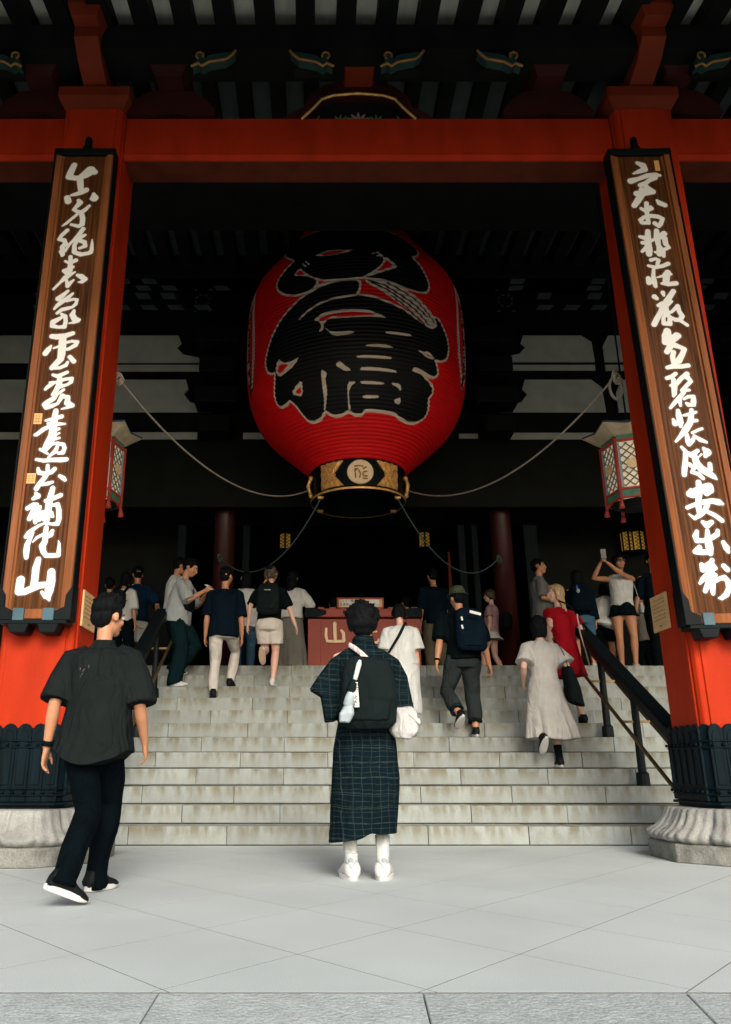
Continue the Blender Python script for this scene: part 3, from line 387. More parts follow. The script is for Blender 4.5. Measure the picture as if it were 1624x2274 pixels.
for cx,cy,p in slabs:
    dz=0
    if inview(cx,cy): 
        MB().prism(p,lambda u,v,w:(u,v,w),-.02,dz).obj('paving_slab',M['pave'],pv)
    else: far.prism(p,lambda u,v,w:(u,v,w),-.02,dz)
tag(far.obj('outer_paving_slabs',M['pave'],pv),kind='stuff')
# rough granite border in front (long stones, open joints)
xs=[-7.5,-5.3,-3.4,-2.2,-.5,.345,1.185,2.6,4.1,5.9,7.4,8.7]
kb=MB().box(-7.5,8.7,2.28,2.862,-.09,-.03).obj('kerb',M['joint']); tag(kb,kind='structure')
sk=[0,.0,.02,.0,.01,-.035,-.10,.03,0,0,0,0]
for i in range(len(xs)-1):
    a,b=xs[i]+.0022,xs[i+1]-.0022
    MB().prism([(a,2.866),(b,2.866),(b+sk[i+1],2.30),(a+sk[i],2.30)],lambda u,v,w:(u,v,w),-.05,-.002).obj('kerb_stone',M['kerb'],kb,bev=.003)
MB().box(-60,60,-60,2.285,-.098,-.02).obj('forecourt',M['gnd'])
tag(bpy.data.objects['forecourt'],kind='structure')
# ------------------------------------------------------------------ stairs
stair=MB().box(-7.5,8.7,SZ0+.12,SZ0+.13,0,.01).obj('staircase',M['joint']); tag(stair,kind='structure')
mb=MB()
for i in range(12):
    mb.box(-7.5,8.7,SZ0+i*ST+.03,SZ0+12*ST+.1,i*RS,(i+1)*RS-.014)
stair.data=mb.mesh('stair_core'); stair.data.materials.append(M['joint'])
for i in range(12):
    off=.13 if i%2==0 else -.33
    x=-7.4
    edges=[-7.45]
    k=-9
    while True:
        xx=off+k*.912+random.uniform(-.02,.02); k+=1
        if xx<-7.0: continue
        if xx>8.3: break
        edges.append(xx)
    edges.append(8.68)
    y0=SZ0+i*ST; 
    mbf=MB()
    for a,b in zip(edges[:-1],edges[1:]):
        j=random.uniform(-.004,.004); g_=random.uniform(.001,.003)
        bx=(a+g_,b-g_,y0+j,y0+ST+.03,i*RS+.010,(i+1)*RS+random.uniform(-.002,.002))
        if b>-4.6 and a<5.9: MB().box(*bx).obj('step_stone',M['step'],stair,bev=.007,seg=2)
        else: mbf.box(*bx)
    if mbf.v: tag(mbf.obj('outer_step_stones',M['step'],stair),kind='stuff')
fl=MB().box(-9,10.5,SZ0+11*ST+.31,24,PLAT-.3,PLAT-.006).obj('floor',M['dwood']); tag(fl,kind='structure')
# edge paving of the platform
x=-9
while x<10.4:
    MB().box(x+.003,x+.897,SZ0+12*ST+.032,SZ0+12*ST+1.1,PLAT-.1,PLAT+.001).obj('floor_slab',M['moss'],fl); x+=.9
# ------------------------------------------------------------------ temple hall
HX=.54
hall=empty('temple_hall',(HX,6.65,0),0,'huge dark timber hall with vermilion pillars, beam and eaves above the stone stairs','temple')
def part(mb,name,m,parent=None,**k): return mb.obj(name,m,parent or hall,**k)
PC=[-2.24,3.32]; PY=6.65
def chsq(h,c): return [(-h+c,-h),(h-c,-h),(h,-h+c),(h,h-c),(h-c,h),(-h+c,h),(-h,h-c),(-h,-h+c)]
def column(cx,cy,z0=.38,z1=7.02,lab=None):
    h=.31
    # shaft: flat faces with a moulded corner bead (two small steps)
    q=[(-h+.075,-h),(h-.075,-h),(h-.075,-h+.016),(h-.05,-h+.012),(h-.02,-h+.03),(h-.012,-h+.05),(h-.016,-h+.075),(h,-h+.075)]
    def rot(p,k):
        for _ in range(k): p=[(-y,x) for x,y in p]
        return p
    poly=[]
    for k in range(4): poly+=rot(q[1:],k)
    s=MB().prism(poly,lambda u,v,w:(cx+u,cy+v,w),z0,z1)
    col=part(s,'pillar',M['red'],bev=.004)
    if lab: col['label']=lab
    # octagonal stone base
    n8=PI/8; bs=MB()
    bs.lathe([(0,.672),(.125,.672),(.135,.655),(.135,.60)],(cx,cy),8,ph=n8)
    part(bs,'plinth',M['moss'],col,bev=.008)
    lot=MB(); N=224
    prof=[(.13,.60),(.15,.655),(.175,.675),(.20,.655),(.235,.60),(.27,.565),(.31,.535),(.35,.515),(.372,.50),(.380,.46)]
    b=0
    for zi,(z,r) in enumerate(prof):
        for k in range(N):
            a=2*PI*k/N; 
            # octagon radius blended with petal lobes (two petals on each side) and shallow grooves
            ao=(a+n8)%(2*n8)-n8; ro=r*math.cos(n8)/math.cos(ao)*1.06
            u_=(a*16/(2*PI))%1.0; pet=abs(math.sin(PI*u_))**.35; fl_=.5+.5*math.cos(2*PI*u_*3)
            t=max(0,1-abs(z-.25)/.16)**.5
            rr=ro*(1-.10*(1-pet)*t-.035*fl_*t*(.3+.7*pet))
            zz=z+(.030*(1-pet) if zi in (1,2,3) else 0)
            lot.v.append((cx+rr*math.cos(a),cy+rr*math.sin(a),zz))
    for i in range(len(prof)-1):
        for k in range(N):
            k2=(k+1)%N; lot.f.append((i*N+k,i*N+k2,(i+1)*N+k2,(i+1)*N+k))
    lot.f.append(tuple((len(prof)-1)*N+k for k in range(N)))
    part(lot,'lotus_base',M['base'],col,smooth=True)
    # black metal sleeve: band, studs and pointed staves
    hs=h+.022
    sl_=MB().prism(chsq(hs,.09),lambda u,v,w:(cx+u,cy+v,w),.382,.94); so_=part(sl_,'metal_sleeve',M['iron'],col)
    bd=MB()
    for z0_,z1_ in ((.472,.484),(.518,.530),(.818,.830),(.866,.878)): bd.prism(chsq(hs+.026,.085),lambda u,v,w:(cx+u,cy+v,w),z0_,z1_)
    bd.prism(chsq(hs+.03,.085),lambda u,v,w:(cx+u,cy+v,w),.405,.425)
    part(bd,'sleeve_band',M['iron'],col,bev=.003)
    st=MB(); pt=MB()
    for side in range(4):
        c_,s_=[(1,0),(0,1),(-1,0),(0,-1)][side]
        def fm(u,d,z,c_=c_,s_=s_): return (cx+u*c_+(hs+d)*s_, cy+u*s_-(hs+d)*c_, z)
        # staves: broad rounded ones with narrow points between
        W2=.057
        for k in range(5):
            u=-.232+k*.116
            if abs(u)+W2>hs-.03: ww=W2
            arc_=[(u+W2*math.cos(t),.935+.066*math.sin(t)) for t in np.linspace(0,PI,9)]
            pt.prism([(u-W2,.43),(u+W2,.43)]+arc_,lambda a,b_,w_:fm(a,w_,b_),-.01,.012)
            ins_=[(u+W2*.62*math.cos(t),.90+.055*math.sin(t)) for t in np.linspace(0,PI,7)]
            pt.prism([(u-W2*.62,.55),(u+W2*.62,.55)]+ins_,lambda a,b_,w_:fm(a,w_,b_),.012,.019)
            if k<4:
                u2=u+.058; pt.prism([(u2-.02,.43),(u2+.02,.43),(u2+.02,.945),(u2,.972),(u2-.02,.945)],lambda a,b_,w_:fm(a,w_,b_),-.012,.006)
        # corner stave on the chamfer
        cu=[(-.045+.09*q) for q in (0,1)]
        def fc(u,d,z,c_=c_,s_=s_):
            base=(hs-.045+d*.7071); a_=u*.7071
            return (cx+(base+a_)*c_+(base-a_)*s_, cy+(base+a_)*s_-(base-a_)*c_, z)
        arc_=[(.052*math.cos(t),.935+.066*math.sin(t)) for t in np.linspace(0,PI,9)]
        pt.prism([(-.052,.43),(.052,.43)]+arc_,lambda a,b_,w_:fc(a,w_,b_),-.01,.014)
        for k in range(8):
            u=-.27+k*.077
            for z in (.50,.846):
                p=Vector(fm(u,.030,z)); st.ell(p,.0135,.0135,.0135,n=8,m=5)
    part(pt,'stave',M['iron'],col,bev=.004)
    part(st,'studs',M['iron'],col,smooth=True)
    # capital block, stepped bracket arm and top block
    cp=MB()
    def fr(x0,x1,y0,y1,z0,z1,tx,ty):  # frustum: bottom narrower
        vs=[(x0+tx,y0+ty,z0),(x1-tx,y0+ty,z0),(x1-tx,y1-ty,z0),(x0+tx,y1-ty,z0),(x0,y0,z0+.12),(x1,y0,z0+.12),(x1,y1,z0+.12),(x0,y1,z0+.12),(x0,y0,z1),(x1,y0,z1),(x1,y1,z1),(x0,y1,z1)]
        cp.add(vs,[(3,2,1,0),(8,9,10,11)]+[(a,(a+1)%4,4+(a+1)%4,4+a) for a in range(4)]+[(4+a,4+(a+1)%4,8+(a+1)%4,8+a) for a in range(4)])
    fr(cx-.36,cx+.36,cy-.36,cy+.36,7.02,7.26,.07,.07)
    part(cp,'capital_block',M['shade_red'],col,bev=.006)
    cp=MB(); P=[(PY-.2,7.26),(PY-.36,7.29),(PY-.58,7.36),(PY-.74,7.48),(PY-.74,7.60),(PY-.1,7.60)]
    cp.prism(P,lambda u,v,w:(cx+w,u,v),-.12,.12); part(cp,'bracket_arm',M['shade_red'],col,bev=.006)
    cp=MB(); fr(cx-.16,cx+.16,PY-.90,PY-.58,7.60,7.78,.04,.04); part(cp,'capital_block',M['shade_red'],col,bev=.006)
    return col
column(PC[0],PY,lab='left vermilion pillar beside the walking man')
column(PC[1],PY,lab='right vermilion pillar beside the handrail')
for cx in (PC[0]-5.56,PC[1]+5.56):
    part(MB().prism(chsq(.31,.05),lambda u,v,w:(cx+u,PY+v,w),0,7.3),'pillar',M['red'])
# main beam in bays
BY0,BY1,BZ0,BZ1=6.45,6.78,6.49,7.0
for x0,x1 in ((PC[0]-5.25,PC[0]-.312),(PC[0]+.312,PC[1]-.312),(PC[1]+.312,PC[1]+5.25)):
    P=[(BY0+.02,BZ0),(BY0,BZ0+.02),(BY0-.014,BZ0+.045),(BY0-.006,BZ0+.07),(BY0,BZ1),(BY1,BZ1),(BY1,BZ0)]
    part(MB().prism(P,lambda u,v,w:(w,u,v),x0,x1),'crossbeam',M['red'],bev=.004)
    part(MB().box(x0+.01,x1-.01,BY0+.035,BY1-.005,BZ0-.006,BZ0-.001),'beam_underside_shade',M['soff'])  # thin added plate that paints the beam's underside in shade
# upper dark lintels, wall behind, front eave purlin
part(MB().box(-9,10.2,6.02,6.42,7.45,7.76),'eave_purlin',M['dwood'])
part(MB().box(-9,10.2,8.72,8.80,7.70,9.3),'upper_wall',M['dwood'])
# eave soffit boards + rafters: slope down to the outside
EY0,EY1=.9,9.0; 
def ez(y): return 7.97+(y-6.2)*.13
pitch=.405
x=-8.6; k=0
while x<10:
    Pr=[(6.9,ez(6.9)-.15),(6.30,ez(6.30)-.15),(6.10,ez(6.10)-.20),(5.9,ez(5.9)-.21),(EY0,ez(EY0)-.20),(EY0,ez(EY0)-.002),(6.9,ez(6.9)-.002)]
    part(MB().prism(Pr,lambda u,v,w:(w,u,v),x-.095,x+.095),'rafter',M['dwood'])
    part(MB().prism([(EY0,ez(EY0)+.002),(6.9,ez(6.9)+.002),(6.9,ez(6.9)+.03),(EY0,ez(EY0)+.03)],lambda u,v,w:(w,u,v),x+.01,x+pitch-.01),'soffit_board',M['board'])
    x+=pitch
part(MB().box(-9,10.3,EY0-.25,EY0,ez(EY0)-.26,ez(EY0)+.12),'eave_fascia',M['dred'])
# roof above
part(MB().prism([(EY0-.25,ez(EY0)+.1),(8,9.6),(24,13),(24,13.4),(8,10.6),(EY0-.25,ez(EY0)+.45)],lambda u,v,w:(w,u,v),-9,10.4),'roof',M['dwood'])
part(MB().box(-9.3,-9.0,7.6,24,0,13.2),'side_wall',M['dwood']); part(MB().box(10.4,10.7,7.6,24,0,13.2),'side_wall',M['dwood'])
# carved cloud nosings, teal with gilt rims
def D(px,py,Y):
    a=math.atan((1137-py)/1750)+R(PITCH); z=CAMH+math.tan(a)*Y; zc=Y*math.cos(R(PITCH))+(z-CAMH)*math.sin(R(PITCH)); return (px-700)*zc/1750,z
def nosing(px,flip):
    x,z=D(px,132,6.0); s=-1 if flip else 1
    P=[(-.24,-.10),(-.17,-.06),(-.13,-.10),(-.05,-.04),(.04,-.02),(.14,.0),(.20,.06),(.24,.12),(.10,.10),(.02,.085),(-.06,.06),(-.09,.02),(-.12,.035),(-.12,.075),(-.155,.10),(-.19,.085),(-.20,.045),(-.18,.01),(-.21,-.04)]
    P=[(p[0]*s*.86,p[1]*.85) for p in P]
    o=part(MB().prism(P,lambda u,v,w:(x+u,6.0+w,z+v),-.0,.10),'carved_nosing',M['teal'])
    rim=MB().tube([(x+p[0]*1.02,5.995,z+p[1]*1.02) for p in (P[0:8])],[.014]*8,6)
    rim.tube([(x+p[0]*1.02,5.995,z+p[1]*1.02) for p in P[12:18]],[.012]*6,6)
    part(rim,'gilt_rim',M['dgold'],o,smooth=True)
    part(MB().box(x-.17,x+.17,6.10,6.20,z-.02,z+.10),'bracket_arm',M['dwood'])
for px,fl_ in ((475,0),(692,1),(894,0),(1110,1),(2,1),(1590,0),(-210,0)): nosing(px,fl_)
# small red bearing blocks between nosings
for px,py in ((380,163),(797,150),(1215,163),(1498,160),(95,163)):
    x,z=D(px,py,6.35); w_=.19 if px!=797 else .20
    part(MB().add([(x-w_*.7,6.25,z-.14),(x+w_*.7,6.25,z-.14),(x+w_*.7,6.6,z-.14),(x-w_*.7,6.6,z-.14),(x-w_,6.2,z-.02),(x+w_,6.2,z-.02),(x+w_,6.62,z-.02),(x-w_,6.62,z-.02),(x-w_,6.2,z+.10),(x+w_,6.2,z+.10),(x+w_,6.62,z+.10),(x-w_,6.62,z+.10)],
      [(3,2,1,0),(8,9,10,11)]+[(a,(a+1)%4,4+(a+1)%4,4+a) for a in range(4)]+[(4+a,4+(a+1)%4,8+(a+1)%4,8+a) for a in range(4)]),'bearing_block',M['shade_red'] if px==797 else M['dred'])
    # corbel arms flanking each block
    for s in (-1,1) if px!=797 else ():
        P=[(0,-.14),(.22,-.16),(.36,-.26),(.46,-.40),(.46,-.46),(.16,-.46),(0,-.42)]
        part(MB().prism([(x+s*p[0]*1.0,z+p[1]) for p in P],lambda u,v,w:(u,6.42+w,v),0,.16),'corbel_arm',M['dred'])
# frog-leg strut above the beam
KC=D(797,265,6.45)[0]; zb=BZ1
out=[(-.78,0),(-.70,.08),(-.56,.16),(-.50,.32),(-.36,.44),(-.16,.50),(.16,.50),(.36,.44),(.50,.32),(.56,.16),(.70,.08),(.78,0)]
inn=[(.58,0),(.46,.14),(.38,.25),(.26,.30),(.02,.325),(-.02,.325),(-.26,.30),(-.38,.25),(-.46,.14),(-.58,0)]
for a,b in ((0,5),(5,7),(7,11)): pass
kt=MB()
for i in range(len(out)-1):
    q=[out[i],out[i+1]]; j0=len(inn)-1-int(round(i*(len(inn)-1)/(len(out)-1))); j1=len(inn)-1-int(round((i+1)*(len(inn)-1)/(len(out)-1)))
    poly=[q[0],q[1],inn[j1]]+([inn[j0]] if j0!=j1 else [])
    kt.prism([(KC+p[0],zb+p[1]) for p in poly],lambda u,v,w:(u,6.46+w,v),0,.16)
fs=part(kt,'frog_leg_strut',M['dred'])
rim=MB(); pts=[(KC+p[0],6.45,zb+p[1]) for p in inn]; rim.tube(pts,[.015]*len(pts),6)
part(rim,'gilt_rim',M['gold'],fs,smooth=True)
part(MB().prism([(KC+p[0],zb+p[1]) for p in inn],lambda u,v,w:(u,6.56+w,v),0,.04),'carved_panel',M['dwood'],fs)
def leaf(mb,cx,cz,ang,L,Wd,y):
    c,s=math.cos(ang),math.sin(ang); P=[(0,0),(L*.35,Wd),(L*.7,Wd*.7),(L,0),(L*.7,-Wd*.7),(L*.35,-Wd)]
    mb.prism([(cx+a*c-b*s,cz+a*s+b*c) for a,b in P],lambda u,v,w:(u,y+w,v),0,.03)
lt=MB()
for a in (25,55,90,125,155): leaf(lt,KC,zb+.015,R(a),.13,.02,6.51)
part(lt,'carved_lotus',mat('faded_lotus_pink',(.30,.20,.19),.8,var=.2),fs)
lt=MB()
for s in (-1,1):
    for a in (60,95,130): leaf(lt,KC+s*.19,zb+.01,R(a if s>0 else 180-a),.11,.014,6.51)
    leaf(lt,KC+s*.45,zb,R(90+s*25),.12,.008,6.51)
part(lt,'carved_leaves',mat('faded_leaf_green',(.06,.17,.08),.8,var=.3),fs)
# low ceiling strips between dark joists, seen between the brackets
x=-8.5
while x<10.1:
    part(MB().box(x-.10,x+.10,6.44,7.42,7.90,7.92),'ceiling_strip',M['dboard'])
    part(MB().box(x+.11,x+.266,6.44,8.72,7.77,7.93),'joist',M['dwood'])
    x+=.376
part(MB().box(-9,10.2,6.43,8.72,7.935,7.97),'ceiling_cover',M['dwood']); part(MB().box(-9,10.2,7.42,8.72,7.60,7.765),'ceiling_beam',M['dwood'])
part(MB().box(-9,10.2,8.80,9.20,7.74,9.25),'porch_beam',M['dwood'])
# inner porch ceiling
def cz(y): return 9.05+(y-8)*.03
x=-8.6
while x<10.2:
    part(MB().box(x-.10,x+.10,7.0,11.8,0,.22,Matrix.Translation((0,0,8.98))),'ceiling_rafter',M['dwood'])
    part(MB().box(x+.12,x+.255,7.0,11.78,9.21,9.23),'ceiling_board',M['dboard'])
    x+=.376
part(MB().box(-9,10.3,7.0,12.2,9.26,9.4),'ceiling',M['dwood'])
part(MB().box(-9,10.3,11.78,11.90,8.82,9.22),'ceiling_purlin',M['dwood'])
# porch rear lintel wall with plaster panels (y = 13)
WY=13.0
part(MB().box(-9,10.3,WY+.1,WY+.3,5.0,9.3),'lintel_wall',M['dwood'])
def panel(px0,py0,px1,py1,cut=None,m='plaster',Y=WY,nm='plaster_panel',th=.03):
    a=D((px0),(py0+py1)/2,Y)[0]; b=D(px1,(py0+py1)/2,Y)[0]; z1=D(700,py0,Y)[1]; z0=D(700,py1,Y)[1]
    P=[(a,z0),(b,z0),(b,z1),(a,z1)]
    Wp=b-a;h=z1-z0
    if cut=='r': P=[(a,z0),(b,z0),(b-.1*1.1,z0+h*.18),(b-.40,z0+h*.3),(b-.52,z0+h*.55),(b-.44,z0+h*.7),(b-.50,z1),(a,z1)]
    if cut=='l': P=[(a,z0),(b,z0),(b-.02,z0+h*.75),(b-.2,z1),(a+.50,z1),(a+.44,z0+h*.7),(a+.52,z0+h*.55),(a+.40,z0+h*.3),(a+.1,z0+h*.18)]
    if cut=='m': P=[(a,z0),(b,z0),(b,z0+h*.6),(b-.12,z1),(a+.12,z1),(a,z0+h*.6)]
    return part(MB().prism(P,lambda u,v,w:(u,Y+w,v),0,th),nm,M[m])
panel(180,745,455,805,'r'); panel(180,810,470,824); panel(150,843,472,915,'r')
panel(1105,745,1318,803,'l'); panel(1100,810,1322,822); panel(1108,843,1342,915,'l')
panel(1340,745,1520,803,'m'); panel(1345,810,1530,822); panel(1370,843,1560,915,'m'); panel(-130,745,140,805,'m'); panel(-130,843,120,915,'m')
panel(-120,960,438,975); panel(540,961,590,974); panel(1125,961,1330,975); panel(1400,961,1600,975); panel(1020,963,1062,973)
for a in (452,1082): panel(a,862,a+30,880,m='dboard')
for px0,px1 in ((399,419),(457,477),(1502,1515),(1607,1640)): panel(px0,432,px1,462,Y=8.77,nm='white_beam_end',th=.03)
# dashes of boards between the coffer bars
rr=random.Random(3)
for py,Y,st,hh in ((614,12.05,60,15),(634,12.1,58,10),(650,12.15,56,13),(677,12.2,60,10)):
    for px in list(range(60,480,st))+list(range(1110,1560,st)):
        if py==532 : pass
        elif rr.random()<.5: continue
        x0=px+(py%7)*4; cxp=x0-700
        a=D(x0,py,Y); b=D(x0+st*.52,py,Y); c=D(x0,py+hh,Y)[1]; sk_=.06*(1 if cxp>0 else -1)
        part(MB().prism([(a[0],c),(b[0],c),(b[0]+sk_*1.2,a[1]),(a[0]+sk_*1.2,a[1])],lambda u,v,w:(u,Y+w,v),0,.02),'coffer_board',M['dboard'])
# carved round bosses
for px in (452,1120):
    x,z=D(px,673,12.5); o=part(MB().lathe([(12.44,.14),(12.50,.16)],n=20,M=Matrix.Translation((x,0,z))@Matrix.Rotation(R(-90),4,'X')@Matrix.Scale(1,4)),'boss',M['dwood'])
    rg=MB()
    for k in range(8):
        a=2*PI*k/8; leaf(rg,x+.12*math.cos(a),z+.12*math.sin(a),a+PI/2,.07,.012,12.40)
    for sx in (-1,1):
        for sz in (-1,1): leaf(rg,x+sx*.10,z+sz*.22,0 if sx>0 else PI,.07,.012,12.40)
    part(rg,'boss_ring',M['dboard'],o)
# dark brackets in front of the plaster panels
for X in (-1.75,3.2,-6.3,7.7):
    for z0,w_ in ((6.2,.55),(6.75,.75),(7.35,.62),(7.95,.8)):
        part(MB().box(X-w_/2,X+w_/2,12.5,12.99,z0,z0+.30),'bracket_block',M['dwood'],bev=.02)
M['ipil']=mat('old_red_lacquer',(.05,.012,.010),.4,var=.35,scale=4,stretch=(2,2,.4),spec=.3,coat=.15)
# rear pillars of the porch, reddish at the foot
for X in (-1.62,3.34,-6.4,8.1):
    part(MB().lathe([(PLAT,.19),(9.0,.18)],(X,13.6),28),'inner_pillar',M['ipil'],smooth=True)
    part(MB().lathe([(PLAT-.002,.25),(PLAT+.10,.24),(PLAT+.14,.21)],(X,13.6),28),'pillar_shoe',M['iron'])
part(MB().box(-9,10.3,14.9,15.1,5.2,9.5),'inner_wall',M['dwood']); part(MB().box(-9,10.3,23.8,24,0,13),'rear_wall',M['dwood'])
for X,wd in ((-3.9,2.6),(5.4,2.6),(-7,2.4),(9,2.4)): part(MB().box(X-wd/2,X+wd/2,14.9,15.05,PLAT,5.2),'inner_wall',M['dwood'])
# tall folded teal door leaves beside the opening
for px,w_ in ((1030,.12),(1060,.10),(1180,.14),(545,.12),(400,.14),(1195,.10)):
    x=D(px,1300,13.9)[0]; part(MB().box(x-w_/2,x+w_/2,13.85,14.0,PLAT,4.9),'door_leaf',mat('dark_teal_door',(.003,.009,.012),.6,var=.3,spec=.1) if 'dark_teal_door' not in bpy.data.materials else bpy.data.materials['dark_teal_door'])
x=D(1000,1290,13.2)[0]; part(MB().tube([(x,13.2,4.2),(x,13.2,3.6),(x+.01,13.2,3.0),(x,13.2,2.5)],[.02,.035,.03,.045],8),'gilt_cord',M['soff'],smooth=True)
# ------------------------------------------------------------------ hanging calligraphy boards
def calligraphy_board(dd,label,seals,seed):
    TL,TR,BL,BR=dd['c']; YB=6.2
    root=empty('calligraphy_board',((BL[0]+BR[0])/2,YB,BL[1]),0,label,'sign board')
    root.rotation_euler=(0,math.atan2((TL[0]+TR[0])/2-(BL[0]+BR[0])/2,TL[1]-BL[1]),0)
    bpy.context.view_layer.update()
    Hh=TL[1]-BL[1]; Wd=((TR[0]-TL[0])+(BR[0]-BL[0]))/2
    W_,H_=384,3072
    mk=np.zeros((H_,W_),bool); ar=(Hh/H_)/(Wd/W_)
    for st in dd['s']:
        q=[(st[i]*W_,(1-st[i+1])*H_,st[i+2]*W_*1.2) for i in range(0,len(st),3)]
        fillstroke(mk,q,W_,H_,True,ar)
    m0=blur(mk.astype(np.float32)); g=np.zeros_like(mk)
    for (u0,v0,u1,v1) in seals: fillpoly(g,[(u0*W_,(1-v0)*H_),(u1*W_,(1-v0)*H_),(u1*W_,(1-v1)*H_),(u0*W_,(1-v1)*H_)],W_,H_,True)
    gg=g.astype(np.float32)
    rs=np.random.RandomState(seed)
    for (u0,v0,u1,v1) in seals:   # carved strokes inside the seals
        if v1-v0>.015 and u1-u0>.1:
            for k in range(1,4):
                yy=int((1-(v0+(v1-v0)*k/4))*H_); gg[yy-2:yy+2,int(u0*W_)+6:int(u1*W_)-6]*=.45
                xx=int((u0+(u1-u0)*k/4)*W_); gg[int((1-v1)*H_)+8:int((1-v0)*H_)-8,xx-2:xx+2]*=.6
    dirt=blur(dilate(mk,9).astype(np.float32))
    im=mkimg('board_print_%d'%seed,np.stack([dirt*.07,gg,m0],-1))
    m=M['bskin'].copy(); m.name='painted_board_wood_%d'%seed
    print_on(m,im,[(.42,.36,.30),(.72,.42,.17),(.78,.78,.74)])
    def P(mb,nm,mm,par=root,**k): return mb.obj(nm,mm,par,local=True,**k)
    hw=Wd/2; fw=.062
    b=MB().add([(-hw+fw,0,.05),(hw-fw,0,.05),(hw-fw,0,Hh-.05),(-hw+fw,0,Hh-.05),(-hw+fw,.03,.05),(hw-fw,.03,.05),(hw-fw,.03,Hh-.05),(-hw+fw,.03,Hh-.05)],[(0,1,2,3),(7,6,5,4),(0,4,5,1),(1,5,6,2),(2,6,7,3),(3,7,4,0)])
    o=P(b,'painted_panel',m); uv=o.data.uv_layers.new(name='UVMap')
    for lp in o.data.loops:
        v=o.data.vertices[lp.vertex_index].co; uv.data[lp.index].uv=((v.x+hw)/Wd,v.z/Hh)
    for s in (-1,1):
        xa,xb=sorted((s*hw,s*(hw-fw)))
        P(MB().prism([(xa,-.012),(xa+.012 if s<0 else xa,-.03),(xb-.0 if s<0 else xb-.012,-.03 if s>0 else -.012),(xb,-.004 if s<0 else -.012),(xb,.02),(xa,.02)],lambda u,v,w:(u,v,w),.06,Hh-.07),'side_frame',M['bframe'],bev=.003)
        P(MB().box(min(s*hw,s*(hw+.012)),max(s*hw,s*(hw+.012)),-.03,.10,0,Hh),'side_edge',M['lacq'],bev=.003)
        # dark inner bead
        P(MB().box(min(s*(hw-fw),s*(hw-fw-.022)),max(s*(hw-fw),s*(hw-fw-.022)),-.008,.01,.06,Hh-.07),'inner_bead',M['bframe'],bev=.003)
    P(MB().box(-hw-.014,hw+.014,-.036,.10,Hh-.07,Hh+.005),'top_cap',M['lacq'],bev=.008)
    P(MB().lathe([(Hh,.05),(Hh+.05,.055),(Hh+.10,.035),(Hh+.16,.035),(Hh+.19,.03)],(0.0,.05),12),'hanging_bolt',M['iron'],smooth=True)
    P(MB().box(-hw-.01,hw+.01,-.03,.10,-.02,.06),'bottom_rail',M['bframe'],bev=.005)
    for s in (-1,1):
        a,b_=sorted((s*(hw+.016),s*(hw-.115)))
        P(MB().prism([(a,-.03),(b_,-.03),(b_,.04),(a+(.0 if s<0 else .06),.075),(a if s<0 else b_,.26),(a+.055 if s<0 else b_-.055,.20)] if False else ([(a,-.03),(b_,-.03),(b_,.045),(a+.06,.075),(a+.055,.17),(a,.26)] if s<0 else [(b_,-.03),(a,-.03),(a,.045),(b_-.06,.075),(b_-.055,.17),(b_,.26)]),lambda u,v,w:(u,w,v),-.042,.11),'corner_fitting',M['lacq'],bev=.004)
        x=s*(hw*.42); P(MB().box(x-.045,x+.045,-.05,.02,-.035,.065),'bracket_clasp',mat('blue_grey_clasp',(.03,.085,.11),.45,var=.3) if 'blue_grey_clasp' not in bpy.data.materials else bpy.data.materials['blue_grey_clasp'],bev=.004)
        P(MB().prism([(x-.10,-.02),(x+.10,-.02),(x+.06,-.13),(x-.06,-.13)],lambda u,v,w:(u,w,v),-.03,.13),'support_bracket',M['lacq'],bev=.006)
    P(MB().box(-hw*.95,hw*.95,-.035,.13,-.06,-.02),'support_shelf',M['lacq'],bev=.006)
    return root
calligraphy_board(DATA['L'],'tall brown calligraphy board with two gold seals on the left pillar',[(.10,.612,.275,.634),(.10,.733,.28,.753)],11)
calligraphy_board(DATA['R'],'tall brown calligraphy board with one gold slip at top on the right pillar',[(.735,.0255,.815,.052)],12)
# ------------------------------------------------------------------ giant paper lantern
AX,AY=DATA['ax']
lan=empty('giant_paper_lantern',(AX,AY,4.5),0,'giant red paper lantern with black brush lettering hanging above the stairs','lantern')
prof=DATA['prof']; ph_=[p[0] for p in prof]; pr_=[p[1] for p in prof]
# smooth the profile
zz=np.linspace(ph_[0],ph_[-1],600); rr_=np.interp(zz,ph_,pr_)
for _ in range(160): rr_[1:-1]=(rr_[:-2]+2*rr_[1:-1]+rr_[2:])/4
arc=np.concatenate([[0],np.cumsum(np.hypot(np.diff(zz),np.diff(rr_)))])
NR=84; per=4; s_=np.linspace(0,arc[-1],NR*per+1)
zs=np.interp(s_,arc,zz); rs=np.interp(s_,arc,rr_); puff=np.abs(np.sin(np.arange(len(s_))*PI/per))**.8*.013
# outward normal
dz=np.gradient(zs,s_); dr=np.gradient(rs,s_)
NS=160; mb=MB(); ang=np.linspace(0,2*PI,NS,endpoint=False)
for i in range(len(s_)):
    for a in ang:
        sg=1+.0012*math.sin(16*a); r=(rs[i]+puff[i]*dz[i])*sg; z=zs[i]-puff[i]*dr[i]
        mb.v.append((AX+r*math.sin(a),AY-r*math.cos(a),z))
for i in range(len(s_)-1):
    for k in range(NS):
        k2=(k+1)%NS; mb.f.append((i*NS+k,i*NS+k2,(i+1)*NS+k2,(i+1)*NS+k))
mL=mat('lantern_red_paper',(.72,.004,.005),.55,var=.10,scale=2.5,stretch=(1,1,3),spec=.25,bump=.05,bscale=60,fine=.03,fscale=60)
W_,H_=2304,1536; A0,A1=-112,112
